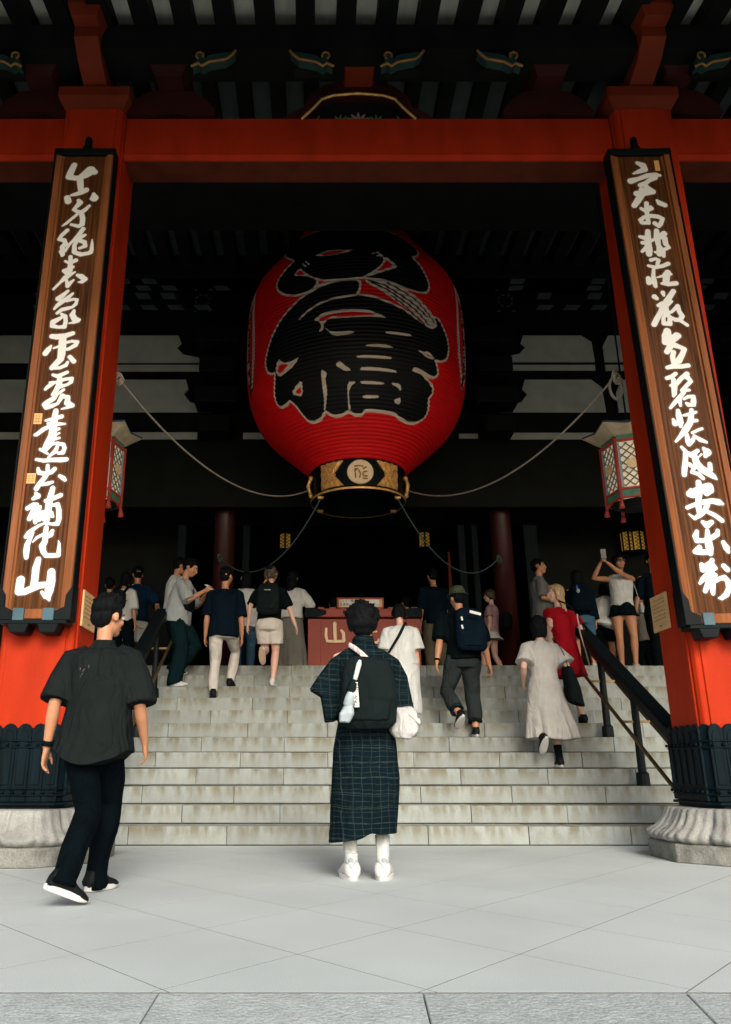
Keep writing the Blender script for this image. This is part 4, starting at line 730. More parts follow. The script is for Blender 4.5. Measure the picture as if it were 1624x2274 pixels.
# rows follow height z
Z0_,Z1_=ph_[0],ph_[-1]
def LX(a): return (a-A0)/(A1-A0)*W_
def LY(z): return (z-Z0_)/(Z1_-Z0_)*H_
K=np.zeros((H_,W_),bool); C=np.zeros((H_,W_),bool)
def pp(f): return [(LX(f[i]),LY(f[i+1])) for i in range(0,len(f),2)]
def chk(p,n):
    for _ in range(n):
        q=[]
        for i in range(len(p)):
            a,b=p[i],p[(i+1)%len(p)]; q+=[(a[0]*.8+b[0]*.2,a[1]*.8+b[1]*.2),(a[0]*.2+b[0]*.8,a[1]*.2+b[1]*.8)]
        p=q
    return p
for k,f in DATA['P'][:2]: fillpoly(K,chk(pp(f),2),W_,H_,True)
C=dilate(K,11)
for k,f in DATA['P'][2:]:
    q=chk(pp(f),1)
    if k=='F': fillpoly(K,q,W_,H_,False); fillpoly(C,q,W_,H_,True)
    if k=='C': fillpoly(K,q,W_,H_,False); fillpoly(C,q,W_,H_,True)
    if k=='R': fillpoly(K,q,W_,H_,False); fillpoly(C,q,W_,H_,False)
for k,wd,f in DATA['N']:
    q=[(x,y,wd*.62) for x,y in pp(f)]
    if k=='K': fillstroke(K,q,W_,H_,True)
    else: fillstroke(K,q,W_,H_,False); fillstroke(C,q,W_,H_,True)
# side inscriptions: cream cartouche with black brush script, on both flanks
rs_=np.random.RandomState(4)
for sgn,a0 in ((-1,-72),(1,66),(-1,-101),(1,97)):
    outl=[(a0+x*sgn,z) for x,z in ((-8,6.9),(-6,7.5),(-2,7.9),(1,8.0),(5,7.7),(8,7.1),(9,6.6),(7,6.25),(3,6.1),(-3,6.3),(-7,6.55))]
    ring=np.zeros_like(K); fillpoly(ring,[(LX(a),LY(z)) for a,z in outl],W_,H_,True)
    inner=np.zeros_like(K); fillpoly(inner,[(LX(a0+(a-a0)*.42-1.0*sgn),LY(7.0+(z-7.0)*.80)) for a,z in outl],W_,H_,True)
    C|=ring; C&=~inner
    z=7.5
    while z>6.2:
        for k in range(3):
            p0=(LX(a0+4*sgn+rs_.uniform(-3.5,3.5)),LY(z+rs_.uniform(-.1,.1)),rs_.uniform(7,13)); p1=(LX(a0+4*sgn+rs_.uniform(-3.5,3.5)),LY(z+rs_.uniform(-.15,.15)),rs_.uniform(6,11)); fillstroke(K,[p0,p1],W_,H_,True)
        z-=.14
Kf=blur(K.astype(np.float32)); Cf=blur(C.astype(np.float32))
im=mkimg('lantern_print',np.stack([Cf,Kf,np.zeros_like(Kf)],-1))
print_on(mL,im,[(.66,.55,.42),(.002,.0025,.0025)])
o=mb.obj('paper_shell',mL,lan,smooth=True)
uv=o.data.uv_layers.new(name='UVMap'); M4=mw(lan)
co=np.empty(len(o.data.vertices)*3,np.float32); o.data.vertices.foreach_get('co',co); co=co.reshape(-1,3)
li=np.empty(len(o.data.loops),np.int32); o.data.loops.foreach_get('vertex_index',li)
aa=np.degrees(np.arctan2(co[:,0],-co[:,1])); u=(aa-A0)/(A1-A0); v=(co[:,2]+4.5-Z0_)/(Z1_-Z0_)
o.data.uv_layers['UVMap'].data.foreach_set('uv',np.stack([u[li],np.clip(v[li],0,1)],-1).astype(np.float32).ravel())
def LP(mb,nm,m,par=None,**k): return mb.obj(nm,m,par or lan,**k)
# lower ring, hollow
rg=MB(); prf=[(4.49,.655),(4.49,.70),(4.52,.715),(4.55,.70),(4.88,.705),(4.94,.735),(4.97,.72),(4.97,.66)]
n=64
for z,r in prf+[(4.97,.60),(4.49,.62)]:
    for k in range(n): a=2*PI*k/n; rg.v.append((AX+r*math.cos(a),AY+r*math.sin(a),z))
m_=len(prf)+2
for i in range(m_):
    for k in range(n):
        k2=(k+1)%n; j=(i+1)%m_; rg.f.append((i*n+k,i*n+k2,j*n+k2,j*n+k))
LP(rg,'lower_ring',M['lacq'],smooth=False)
LP(MB().lathe([(4.962,.60),(4.966,.60)],(AX,AY),n),'ring_floor',M['dwood'])
LP(MB().lathe([(4.487,.722),(4.508,.728),(4.52,.722)],(AX,AY),n,caps=False),'gilt_rim',M['gold'],smooth=True)
LP(MB().lathe([(9.3,.80),(9.3,.84),(9.75,.84),(9.8,.6)],(AX,AY),n),'upper_ring',M['lacq'])
LP(MB().lathe([(9.7,.08),(11.2,.08)],(AX,AY),12),'hanging_rod',M['iron'])
def cylp(a_deg,z,r): a=R(a_deg); return Vector((AX+r*math.sin(a),AY-r*math.cos(a),z))
# emblem disc with relief
def disc(a0,zc,rad,r0,m,nm,th=.03,par=None):
    mb=MB(); n=40
    for (rr2,d) in ((rad,0),(rad,th),(rad*.93,th+.012),(rad*.86,th+.004),(0.001,th+.004)):
        for k in range(n):
            t=2*PI*k/n; da=math.degrees(math.asin(max(-1,min(1,rr2*math.cos(t)/r0)))); mb.v.append(tuple(cylp(a0+da,zc+rr2*math.sin(t),r0+d)))
    for i in range(4):
        for k in range(n):
            k2=(k+1)%n; mb.f.append((i*n+k,i*n+k2,(i+1)*n+k2,(i+1)*n+k))
    return LP(mb,nm,m,par,smooth=True)
for a0 in (0,180):
    dk=disc(a0,4.735,.185,.715,M['cgold'],'emblem_disc')
    if a0==0:
        rl=MB()
        for st in ([(-.07,.07),(-.02,.075),(.03,.07),(.035,.03),(.07,.06)],[(-.07,.03),(-.03,.045),(-.07,.0)],[(-.06,-.02),(-.06,-.08)],[(-.02,.02),(.0,-.03),(-.01,-.08)],[(.035,-.01),(.03,-.06),(.08,-.06)],[(.03,-.09),(.08,-.095)],[(.05,.0),(.08,.0)]):
            rl.tube([tuple(cylp(math.degrees(x/.75),4.735+z*1.16,.752)) for x,z in [(a*1.18,b) for a,b in st]],[.011]*len(st),6)
        LP(rl,'emblem_relief',M['dgold'],dk,smooth=True)
# wing shaped gilt plates
def wing(a0,sg):
    mb=MB(); prf=[(-.30,.155),(-.17,.16),(-.06,.05),(0,.0),(.02,-.02),(.0,-.04),(-.08,-.09),(-.30,-.16)]
    rows=9; cols=10; 
    top=lambda t: .17-.02*abs(math.sin(t*9)) if t<.45 else .17
    V=[]
    for side in (0,1):
        for i in range(cols+1):
            t=i/cols; # t 0..1 from inner tip to outer edge
            # upper and lower bounds of plate
            lo=-.165 if t>.02 else -.165; hi=.17
            cut=max(0,(.42-t))/.42*.125
            for j in range(rows+1):
                s=j/rows*2-1
                lim=1 if t>.42 else None
                z=lo+(hi-lo)*(j/rows)
                x=.40*t
                if t<.42:
                    # butterfly notch: pull middle outwards
                    x=x+max(0,1-abs(s)*1.0)*(.42-t)*.40
                V.append(tuple(cylp(a0+sg*math.degrees(x/.72),4.735+z*1.16,.708+side*.022+(.006*math.sin(i*2.3+j*1.9) if side else 0))))
    mb.v=V; st=(cols+1)*(rows+1)
    for sd in (0,1):
        for i in range(cols):
            for j in range(rows):
                a=sd*st+i*(rows+1)+j; mb.f.append((a,a+1,a+rows+2,a+rows+1))
    for i in range(cols):
        for j in (0,rows): a=i*(rows+1)+j; b=a+rows+1; mb.f.append((a,b,b+st,a+st))
    for j in range(rows):
        for i in (0,cols): a=i*(rows+1)+j; mb.f.append((a,a+1,a+1+st,a+st))
    w_=LP(mb,'gilt_plate',M['gold'],smooth=False)
    fl_=MB(); rs2=random.Random(5)
    for k in range(16):
        x=rs2.uniform(.14,.38); z=rs2.uniform(-.14,.14); pts=[]
        for q in range(6):
            t=q*.9; pts.append(tuple(cylp(a0+sg*math.degrees((x+.028*math.cos(t)*(1-q*.1))/.72),4.735+z*1.16+.028*math.sin(t)*(1-q*.1),.735)))
        fl_.tube(pts,[.006]*6,5,dome=False)
    LP(fl_,'scroll_relief',M['gold'],w_,smooth=True)
for a0,sg in ((19,1),(-19,-1),(161,-1),(199,1)): wing(a0,sg)
for a0 in (-78,78,-140,140):
    q=[]
    h=MB(); 
    for zt in (4.84,4.57): 
        p=cylp(a0,zt,.735); h.ell(p,.038,.038,.045,n=10,m=6)
    h.tube([cylp(a0,4.84,.74),cylp(a0-3,4.72,.77),cylp(a0,4.60,.745)],[.026,.03,.026],10)
    LP(h,'gilt_ring_lug',M['gold'],smooth=True)
for a0 in (-60,60,-120,120):
    p=cylp(a0,4.50,.66); LP(MB().box(p.x-.045,p.x+.045,p.y-.03,p.y+.03,4.455,4.50),'gilt_foot',M['gold'],bev=.008)
# ------------------------------------------------------------------ ropes steadying the lantern
def rope(a,b,sag,rad,m,label,grp,tie=True):
    a=Vector(a);b=Vector(b); pts=[]
    for i in range(33):
        t=i/32; p=a.lerp(b,t); p.z-=sag*4*t*(1-t); pts.append(p)
    root=empty('rope',a,0,label,'rope',grp)
    MB().tube(pts,[rad]*33,8).obj('cord',m,root,smooth=True)
    if tie:
        kn=MB()
        for k in range(3):
            rr3=[Vector((a.x+.035*math.cos(t)+.01*k,a.y-.02+.02*math.sin(t*2),a.z+.05*math.sin(t)-.02*k)) for t in np.linspace(0,6.0,13)]
            kn.tube(rr3,[rad*1.0]*13,6)
        kn.obj('knot',m,root,smooth=True)
    return root
G_='ropes steadying the giant lantern'
def D3(px,py,Y): x,z=D(px,py,Y); return (x,Y,z)
rope(D3(264,840,7.0),cylp(-80,4.66,.76),.50,.010,M['rope'],'pale hemp rope from the left pillar to the giant lantern','')
rope(D3(1366,836,7.0),cylp(80,4.66,.76),.50,.010,M['rope'],'pale hemp rope from the right pillar to the giant lantern','')
rope(D3(488,1237,13.3),cylp(-60,4.46,.66),.62,.011,M['rope2'],'thin green rope sagging from the left inner pillar to the lantern foot','')
rope(D3(1107,1240,13.3),cylp(60,4.46,.66),.62,.011,M['rope2'],'thin green rope sagging from the right inner pillar to the lantern foot','')
for o in sc.objects:
    if o.get('category')=='rope': o['group']=G_
# loose rope coil on the right pillar
cr=empty('rope',(3.0,6.98,4.9),0,'small loop of rope tied round the right pillar','rope',G_)
cl=MB()
for k in range(2): cl.tube([(2.985-.03-.06*math.sin(t),6.99+.01*k,4.22+.12*math.cos(t)) for t in np.linspace(-.4,6.0,20)],[.012]*20,6)
cl.obj('loop',M['rope'],cr,smooth=True)
# ------------------------------------------------------------------ hexagonal hanging lanterns behind the pillars
def hex_lantern(cx,cy,zb,label,mir,rot=0):
    r=empty('hanging_lantern',(cx,cy,zb),0,label,'lantern','hexagonal hanging lanterns behind the pillars'); r.rotation_euler[2]=R(rot)
    bpy.context.view_layer.update()
    RB=.36; r.scale=(.87,.87,.72)
    def hp(k,rad,z): a=PI/3*k+PI/6*0; return Vector((rad*math.cos(a),rad*math.sin(a),z))
    def LO(mb,nm,m,par=None,**k): return mb.obj(nm,m,par or r,local=True,**k)
    for k in range(6):
        a,b=hp(k,RB,0),hp(k+1,RB,0); t=(b-a).normalized(); nrm=Vector((t.y,-t.x,0)); 
        if nrm.dot(a)<0: nrm=-nrm
        Mx=Matrix(((t.x,nrm.x,0,(a.x+b.x)/2),(t.y,nrm.y,0,(a.y+b.y)/2),(0,0,1,0),(0,0,0,1)))
        hl=(b-a).length/2
        pane=LO(MB().box(-hl+.03,hl-.03,-.02,-.012,.27,1.02,Mx),'pane',M['lglass'])
        gr=MB()
        for s in (-1,1):
            for j in range(-3,9):
                # diagonal lattice clipped to the pane
                z0=.27+j*.125; x0=-hl+.05
                x1=hl-.05; z1=z0+(x1-x0)*1.15
                p0,p1=(x0,z0),(x1,z1)
                def cl_(p0,p1):
                    (xa,za),(xb,zb_)=p0,p1
                    if za<.29: t=(.29-za)/(zb_-za); xa,za=xa+(xb-xa)*t,.29
                    if zb_>1.0: t=(1.0-za)/(zb_-za); xb,zb_=xa+(xb-xa)*t,1.0
                    return (xa,za),(xb,zb_)
                if z1<.31 or z0>.98: continue
                p0,p1=cl_(p0,p1)
                if p1[0]-p0[0]<.02: continue
                gr.tube([Mx@Vector((s*p0[0],0,p0[1])),Mx@Vector((s*p1[0],0,p1[1]))],[.0085,.0085],4,dome=False)
        LO(gr,'lattice',M['lgrid'],pane)
        LO(MB().box(-hl+.02,-hl+.05,-.01,.01,.27,1.02,Mx).box(hl-.05,hl-.02,-.01,.01,.27,1.02,Mx),'grey_stile',M['umb'])
        [LO(MB().box(-hl,hl,-.012,.018,za,zb2,Mx),'frame_rail',M['lred'],bev=.003) for za,zb2 in ((.235,.27),(1.02,1.06),(.10,.13))]
        [LO(MB().box(-hl+.02,hl-.02,-.01,.004,za,zb2,Mx),'green_panel',M['lgreen']) for za,zb2 in ((.13,.235),(1.06,1.16))]
        dk=MB(); 
        nn=20
        for d_ in (.012,.035): 
            for q in range(nn): t2=2*PI*q/nn; dk.v.append(tuple(Mx@Vector((.075*math.cos(t2),d_,.64+.075*math.sin(t2)))))
        dk.f=[tuple(range(nn)),tuple(range(nn,2*nn))]+[(q,(q+1)%nn,nn+(q+1)%nn,nn+q) for q in range(nn)]
        LO(dk,'gilt_disc',M['goldp'])
        p=hp(k,RB+.01,0); LO(MB().tube([(p.x,p.y,.06),(p.x,p.y,1.08)],[.02,.02],8,dome=False),'corner_post',M['lred'],smooth=True)
        LO(MB().tube([(p.x,p.y,.08),(p.x*1.02,p.y*1.02,.0),(p.x*1.03,p.y*1.03,-.06)],[.016,.028,.036],8,dome=False),'tassel_foot',M['lred'],smooth=True)
    # roof
    rf=MB(); n=6
    levels=[(1.12,.34),(1.20,.46),(1.24,.52),(1.27,.52),(1.33,.36),(1.42,.16),(1.50,.06)]
    for z,rad in levels:
        for k in range(12):
            a=PI/6*k; corner=(k%2==0); rr4=rad*(1.12 if corner and .4<rad else 1 if corner else .89); zz2=z+(.05 if corner and rad>.4 else 0)
            rf.v.append((rr4*math.cos(a),rr4*math.sin(a),zz2))
    for i in range(len(levels)-1):
        for k in range(12): k2=(k+1)%12; rf.f.append((i*12+k,i*12+k2,(i+1)*12+k2,(i+1)*12+k))
    rf.f.append(tuple(len(levels)*12-12+k for k in range(12)))
    o=LO(rf,'roof',M['lroof']); o.data.materials.append(M['cream'])
    for p in o.data.polygons:
        if p.center.z<1.26 and len(p.vertices)==4: p.material_index=1
    LO(MB().lathe([(1.10,.32),(1.16,.33)],(0,0),6),'top_plate',M['dwood']); LO(MB().lathe([(.02,.16),(.05,.26),(.09,.33)],(0,0),12),'bottom_bowl',M['dwood'])
    LO(MB().tube([(0,0,1.48),(0,0,6.4)],[.012,.012],6),'chain',M['iron'])
    return r
hex_lantern(3.60,8.35,3.40,'red framed hexagonal lantern with lattice panes half hidden by the right pillar',1,-22)
hex_lantern(-2.50,8.35,3.40,'red framed hexagonal lantern with lattice panes half hidden by the left pillar',0,20)
# small amber lanterns deep inside
def amber(px,py,lab,Y=15.6,wd=.26,h=.30):
    x,z=D(px,py,Y); r=empty('amber_lantern',(x,Y,z-h/2),0,lab,'lantern','small amber lamps glowing deep inside the hall')
    MB().lathe([(z-h/2,wd/2),(z+h/2,wd/2)],(x,Y),6,ph=PI/6).obj('glass',M['glow'],r)
    f=MB()
    for k in range(6):
        a=PI/6+PI/3*k; f.tube([(x+wd*.52*math.cos(a),Y+wd*.52*math.sin(a),z-h/2-.03),(x+wd*.52*math.cos(a),Y+wd*.52*math.sin(a),z+h/2+.03)],[.018,.018],6,dome=False)
    for q in range(5):
        zz3=z-h/2+h*q/4; 
    f.lathe([(z+h/2,wd*.55),(z+h/2+.05,wd*.7),(z+h/2+.12,.03)],(x,Y),6,ph=PI/6); f.lathe([(z-h/2-.05,wd*.4),(z-h/2,wd*.55)],(x,Y),6,ph=PI/6)
    f.obj('frame',M['lacq'],r)
    lt=MB()
    for s in (-1,1):
        for q in range(-2,5):
            lt.tube([(x-.09*s,Y-wd*.5,z-h/2+q*.07),(x+.09*s,Y-wd*.5,z-h/2+q*.07+.16)],[.005,.005],4,dome=False)
    lt.obj('lattice',M['lacq'],r)
    MB().tube([(x,Y,z+h/2+.1),(x,Y,z+3)],[.008,.008],5).obj('chain',M['iron'],r)
amber(634,1204,'small amber lamp glowing in the dark left of the hall centre')
amber(942,1201,'small amber lamp glowing in the dark right of the hall centre')
amber(1392,1204,'amber lamp glowing beside the right pillar, left one of the pair',Y=14.6,wd=.22,h=.36)
amber(1416,1203,'amber lamp glowing beside the right pillar, right one of the pair',Y=14.7,wd=.26,h=.36)
# ------------------------------------------------------------------ offering box
OX0,OX1,OY=-.11,1.60,12.0
ob=empty('offering_box',((OX0+OX1)/2,OY,PLAT),0,'wide red-brown wooden offering box with pale gold characters at the top of the stairs','offering box')
def OP(mb,nm,m,par=None,**k): return mb.obj(nm,m,par or ob,**k)
OP(MB().box(OX0+.02,OX1-.02,OY,OY+1.2,PLAT,PLAT+.85),'front_panel',M['boxred'],bev=.004)
OP(MB().box(OX0,OX0+.20,OY-.02,OY+1.21,PLAT,PLAT+.85),'side_stile',M['boxred'],bev=.006); OP(MB().box(OX1-.20,OX1,OY-.02,OY+1.21,PLAT,PLAT+.85),'side_stile',M['boxred'],bev=.006)
OP(MB().box(OX0+.12,OX1-.12,OY-.05,OY+1.25,PLAT+.87,PLAT+1.005),'top_rail',M['boxred'],bev=.02,seg=2)
for a,b in ((OX0-.05,OX0+.14),(OX1-.16,OX1+.04)): OP(MB().box(a,b,OY-.06,OY+1.26,PLAT+.86,PLAT+1.015),'iron_corner',M['iron'],bev=.01)
for s,x in ((1,OX0+.14),(-1,OX1-.16)): OP(MB().prism([(x-.01*s,PLAT+.865),(x+.13*s,PLAT+.91),(x+.15*s,PLAT+.94),(x+.13*s,PLAT+.975),(x-.01*s,PLAT+1.01)],lambda u,v,w:(u,OY-.058+w,v),0,.01),'corner_strap',M['iron'])
for k in range(9): 
    x=OX0+.15+k*.18; OP(MB().box(x,x+.10,OY+.0,OY+1.2,PLAT+1.005,PLAT+1.035),'slat',M['boxred'],bev=.004)
# character strokes on the front: the leftmost one visible, the others mostly hidden by heads
def strokes(nm,sts,cx,cz,sc_,m,y,par):
    mb=MB()
    for i,st in enumerate(sts):
        pts=[(cx+p[0]*sc_,y-.002*i,cz+p[1]*sc_) for p in st]; mb.tube(pts,[p[2]*sc_ for p in st],8,sq=.25,ref=(1,0,0))
    return mb.obj(nm,m,par,smooth=True)
zc_=PLAT+.62
strokes('gold_character',[[(-.5,.30,.09),(-.52,-.1,.10),(-.45,-.42,.10),(0,-.46,.09),(.5,-.44,.10)],[(0,.62,.11),(0,.2,.11),(.02,-.42,.11)],[(.38,.20,.08),(.50,.05,.10),(.52,-.40,.11)]],.30,zc_,.26,M['cgold'],OY-.012,ob)
strokes('gold_character',[[(-.5,.4,.06),(-.1,.42,.06)],[(-.3,.6,.06),(-.3,.42,.06)],[(-.4,.3,.05),(-.45,-.5,.07)],[(-.1,.3,.05),(-.1,-.5,.07)],[(-.4,0,.05),(-.1,0,.05)],[(.1,.55,.06),(.1,.1,.06),(.5,.12,.06)],[(.15,-.05,.06),(.15,-.5,.07),(.55,-.5,.08),(.6,-.3,.05)],[(.2,-.2,.05),(.45,-.2,.05)]],.80,zc_,.27,M['cgold'],OY-.012,ob)
strokes('gold_character',[[(0,.62,.09),(-.25,.30,.08),(-.6,.05,.05)],[(0,.6,.09),(.3,.25,.10),(.6,.05,.06)],[(-.25,.12,.06),(.25,.12,.06)],[(-.35,-.12,.06),(.35,-.12,.07)],[(0,.1,.07),(0,-.45,.08)],[(-.5,-.48,.08),(.5,-.48,.09)],[(-.25,-.2,.05),(-.15,-.38,.05)],[(.25,-.2,.05),(.15,-.38,.05)]],1.30,zc_,.27,M['cgold'],OY-.012,ob)
# notice standing on the box
nx0,nx1=.34,1.07
no=empty('notice_sign',((nx0+nx1)/2,OY+.1,PLAT+1.035),0,'white notice in a red frame standing on the offering box','sign')
nz0,nz1=PLAT+1.035,PLAT+1.20
MB().box(nx0,nx1,OY+.08,OY+.12,nz0,nz1).obj('frame',M['boxred'],no,bev=.006)
MB().box(nx0+.03,nx1-.03,OY+.072,OY+.079,nz0+.015,nz1-.03).obj('panel',M['wsign'],no)
MB().box(nx0+.075,nx1-.075,OY+.066,OY+.0715,nz0+.02,nz1-.036).obj('paper',M['paper'],no)
def txt(body,size,loc,rx,rz,m,par,nm='lettering',sx=1):
    me=text_mesh(body,size); me.materials.append(m); o=bpy.data.objects.new(nm,me); link(o)
    W=Matrix.Translation(loc)@Matrix.Rotation(rz,4,'Z')@Matrix.Rotation(rx,4,'X')@Matrix.Diagonal((sx,1,1,1)); me.transform(mw(par).inverted()@W); o.parent=par; return o
txt('おさい銭は',.045,(nx0+.19,OY+.064,nz1-.062),R(90),0,M['ink'],no); txt('お賽銭は静かにお入れ下さい。',.046,((nx0+nx1)/2+.0,OY+.064,nz0+.05),R(90),0,M['ink'],no)
# ------------------------------------------------------------------ wooden plates on the inner pillar faces
def plate(x,corners,nrm,label):
    ys=[c[0] for c in corners]; zs_=[c[1] for c in corners]
    r=empty('wooden_plate',(x,sum(ys)/4,min(zs_)),0,label,'notice plate','wooden notice plates on the inner pillar faces')
    MB().prism(corners,lambda u,v,w:(x+w*nrm,u,v),.0,.018).obj('plate',M['wsign'],r,bev=.003)
    y0,y1=min(ys),max(ys); z0,z1=min(zs_),max(zs_); ln=MB(); rs3=random.Random(9)
    z=z1-.05
    while z>z0+.07:
        y=y0+.035
        while y<y1-.05:
            L_=rs3.uniform(.01,.03); 
            ln.box(x+nrm*.0185,x+nrm*.0195,y,min(y+L_,y1-.03),z,z+rs3.uniform(.006,.012)); y+=L_+.008
        z-=.034
    ln.box(x+nrm*.0185,x+nrm*.0195,(y0+y1)/2-.03,(y0+y1)/2+.03,z0+.03,z0+.045)
    ln.obj('faded_lettering',mat('faded_lettering',(.28,.15,.07),.8) if 'faded_lettering' not in bpy.data.materials else bpy.data.materials['faded_lettering'],r)
xR=PC[1]-.314; xL=PC[0]+.314
plate(xR,[(6.62,1.80),(6.94,1.80),(6.94,2.11),(6.62,2.11)],-1,'small yellowish wooden plate with faded text on the right pillar')
plate(xL,[(6.42,1.78),(6.80,1.78),(6.80,2.08),(6.42,2.08)],1,'small yellowish wooden plate with faded text on the left pillar')
# ------------------------------------------------------------------ stair railings
def railing(X,label,posts,y_lo,y_hi):
    r=empty('stair_railing',(X,8.4,3*RS),0,label,'railing','black stair railings with bronze rails')
    sl=RS/ST; zt=lambda y: 3*RS+.98+(y-8.39)*sl
    def O(mb,nm,m,par=None,**k): return mb.obj(nm,m,par or r,**k)
    O(MB().prism([(y_lo,zt(y_lo)-.06),(y_hi,zt(y_hi)-.06),(y_hi+.02,zt(y_hi)+.06),(y_lo,zt(y_lo)+.06)],lambda u,v,w:(X+w,u,v),-.085,.085),'handrail',M['iron2'],bev=.02,seg=2)
    for s in (-1,1):
        pts=[(X+s*.15,y_lo,zt(y_lo)-.36),(X+s*.15,y_hi,zt(y_hi)-.36)]
        O(MB().tube(pts,[.019,.019],10),'bronze_rail',M['bronze'],smooth=True)
    for i in posts:
        y=SZ0+(i-.5)*ST; zb=i*RS
        p=O(MB().lathe([(zb+.0,.042),(zt(y)-.05,.036)],(X,y),12),'post',M['iron2'],smooth=False)
        O(MB().lathe([(zb,.066),(zb+.12,.062),(zb+.135,.046)],(X,y),12),'post_collar',M['iron2'],p)
        O(MB().box(X-.15,X+.15,y-.015,y+.015,zt(y)-.37,zt(y)-.345),'rail_bracket',M['bronze'],p)
railing(3.31,'black railing with bronze side rails climbing beside the right pillar',(3,6),7.15,9.95)
railing(-2.02,'black railing with bronze side rails climbing behind the walking man',(9,6,3),7.72,10.35)
# ------------------------------------------------------------------ people
V=Vector
def ik(a,t,l1,l2,pole):
    d=t-a; L=min(d.length,(l1+l2)*.999); 
    if L<1e-5: return a+V((0,0,-l1)),t
    dn=d.normalized(); x=(l1*l1-l2*l2+L*L)/(2*L); h=math.sqrt(max(l1*l1-x*x,0))
    p=pole-dn*pole.dot(dn); p=p.normalized() if p.length>1e-5 else V((0,1,0))
    return a+dn*x+p*h, a+dn*L
def spline(pts,n):
    out=[]
    for i in range(len(pts)-1):
        p0=pts[max(i-1,0)];p1=pts[i];p2=pts[i+1];p3=pts[min(i+2,len(pts)-1)]
        for k in range(n):
            t=k/n; out.append(.5*((2*p1)+(p2-p0)*t+(2*p0-5*p1+4*p2-p3)*t*t+(3*p1-p0-3*p2+p3)*t**3))
    out.append(pts[-1]); return out
def interp_rows(rows,s):
    for i in range(len(rows)-1):
        if s<=rows[i+1][0] or i==len(rows)-2:
            a,b=rows[i],rows[i+1]; t=max(0,min(1,(s-a[0])/(b[0]-a[0]))); t=t*t*(3-2*t) if True else t
            return [a[j]+(b[j]-a[j])*t for j in range(len(a))]
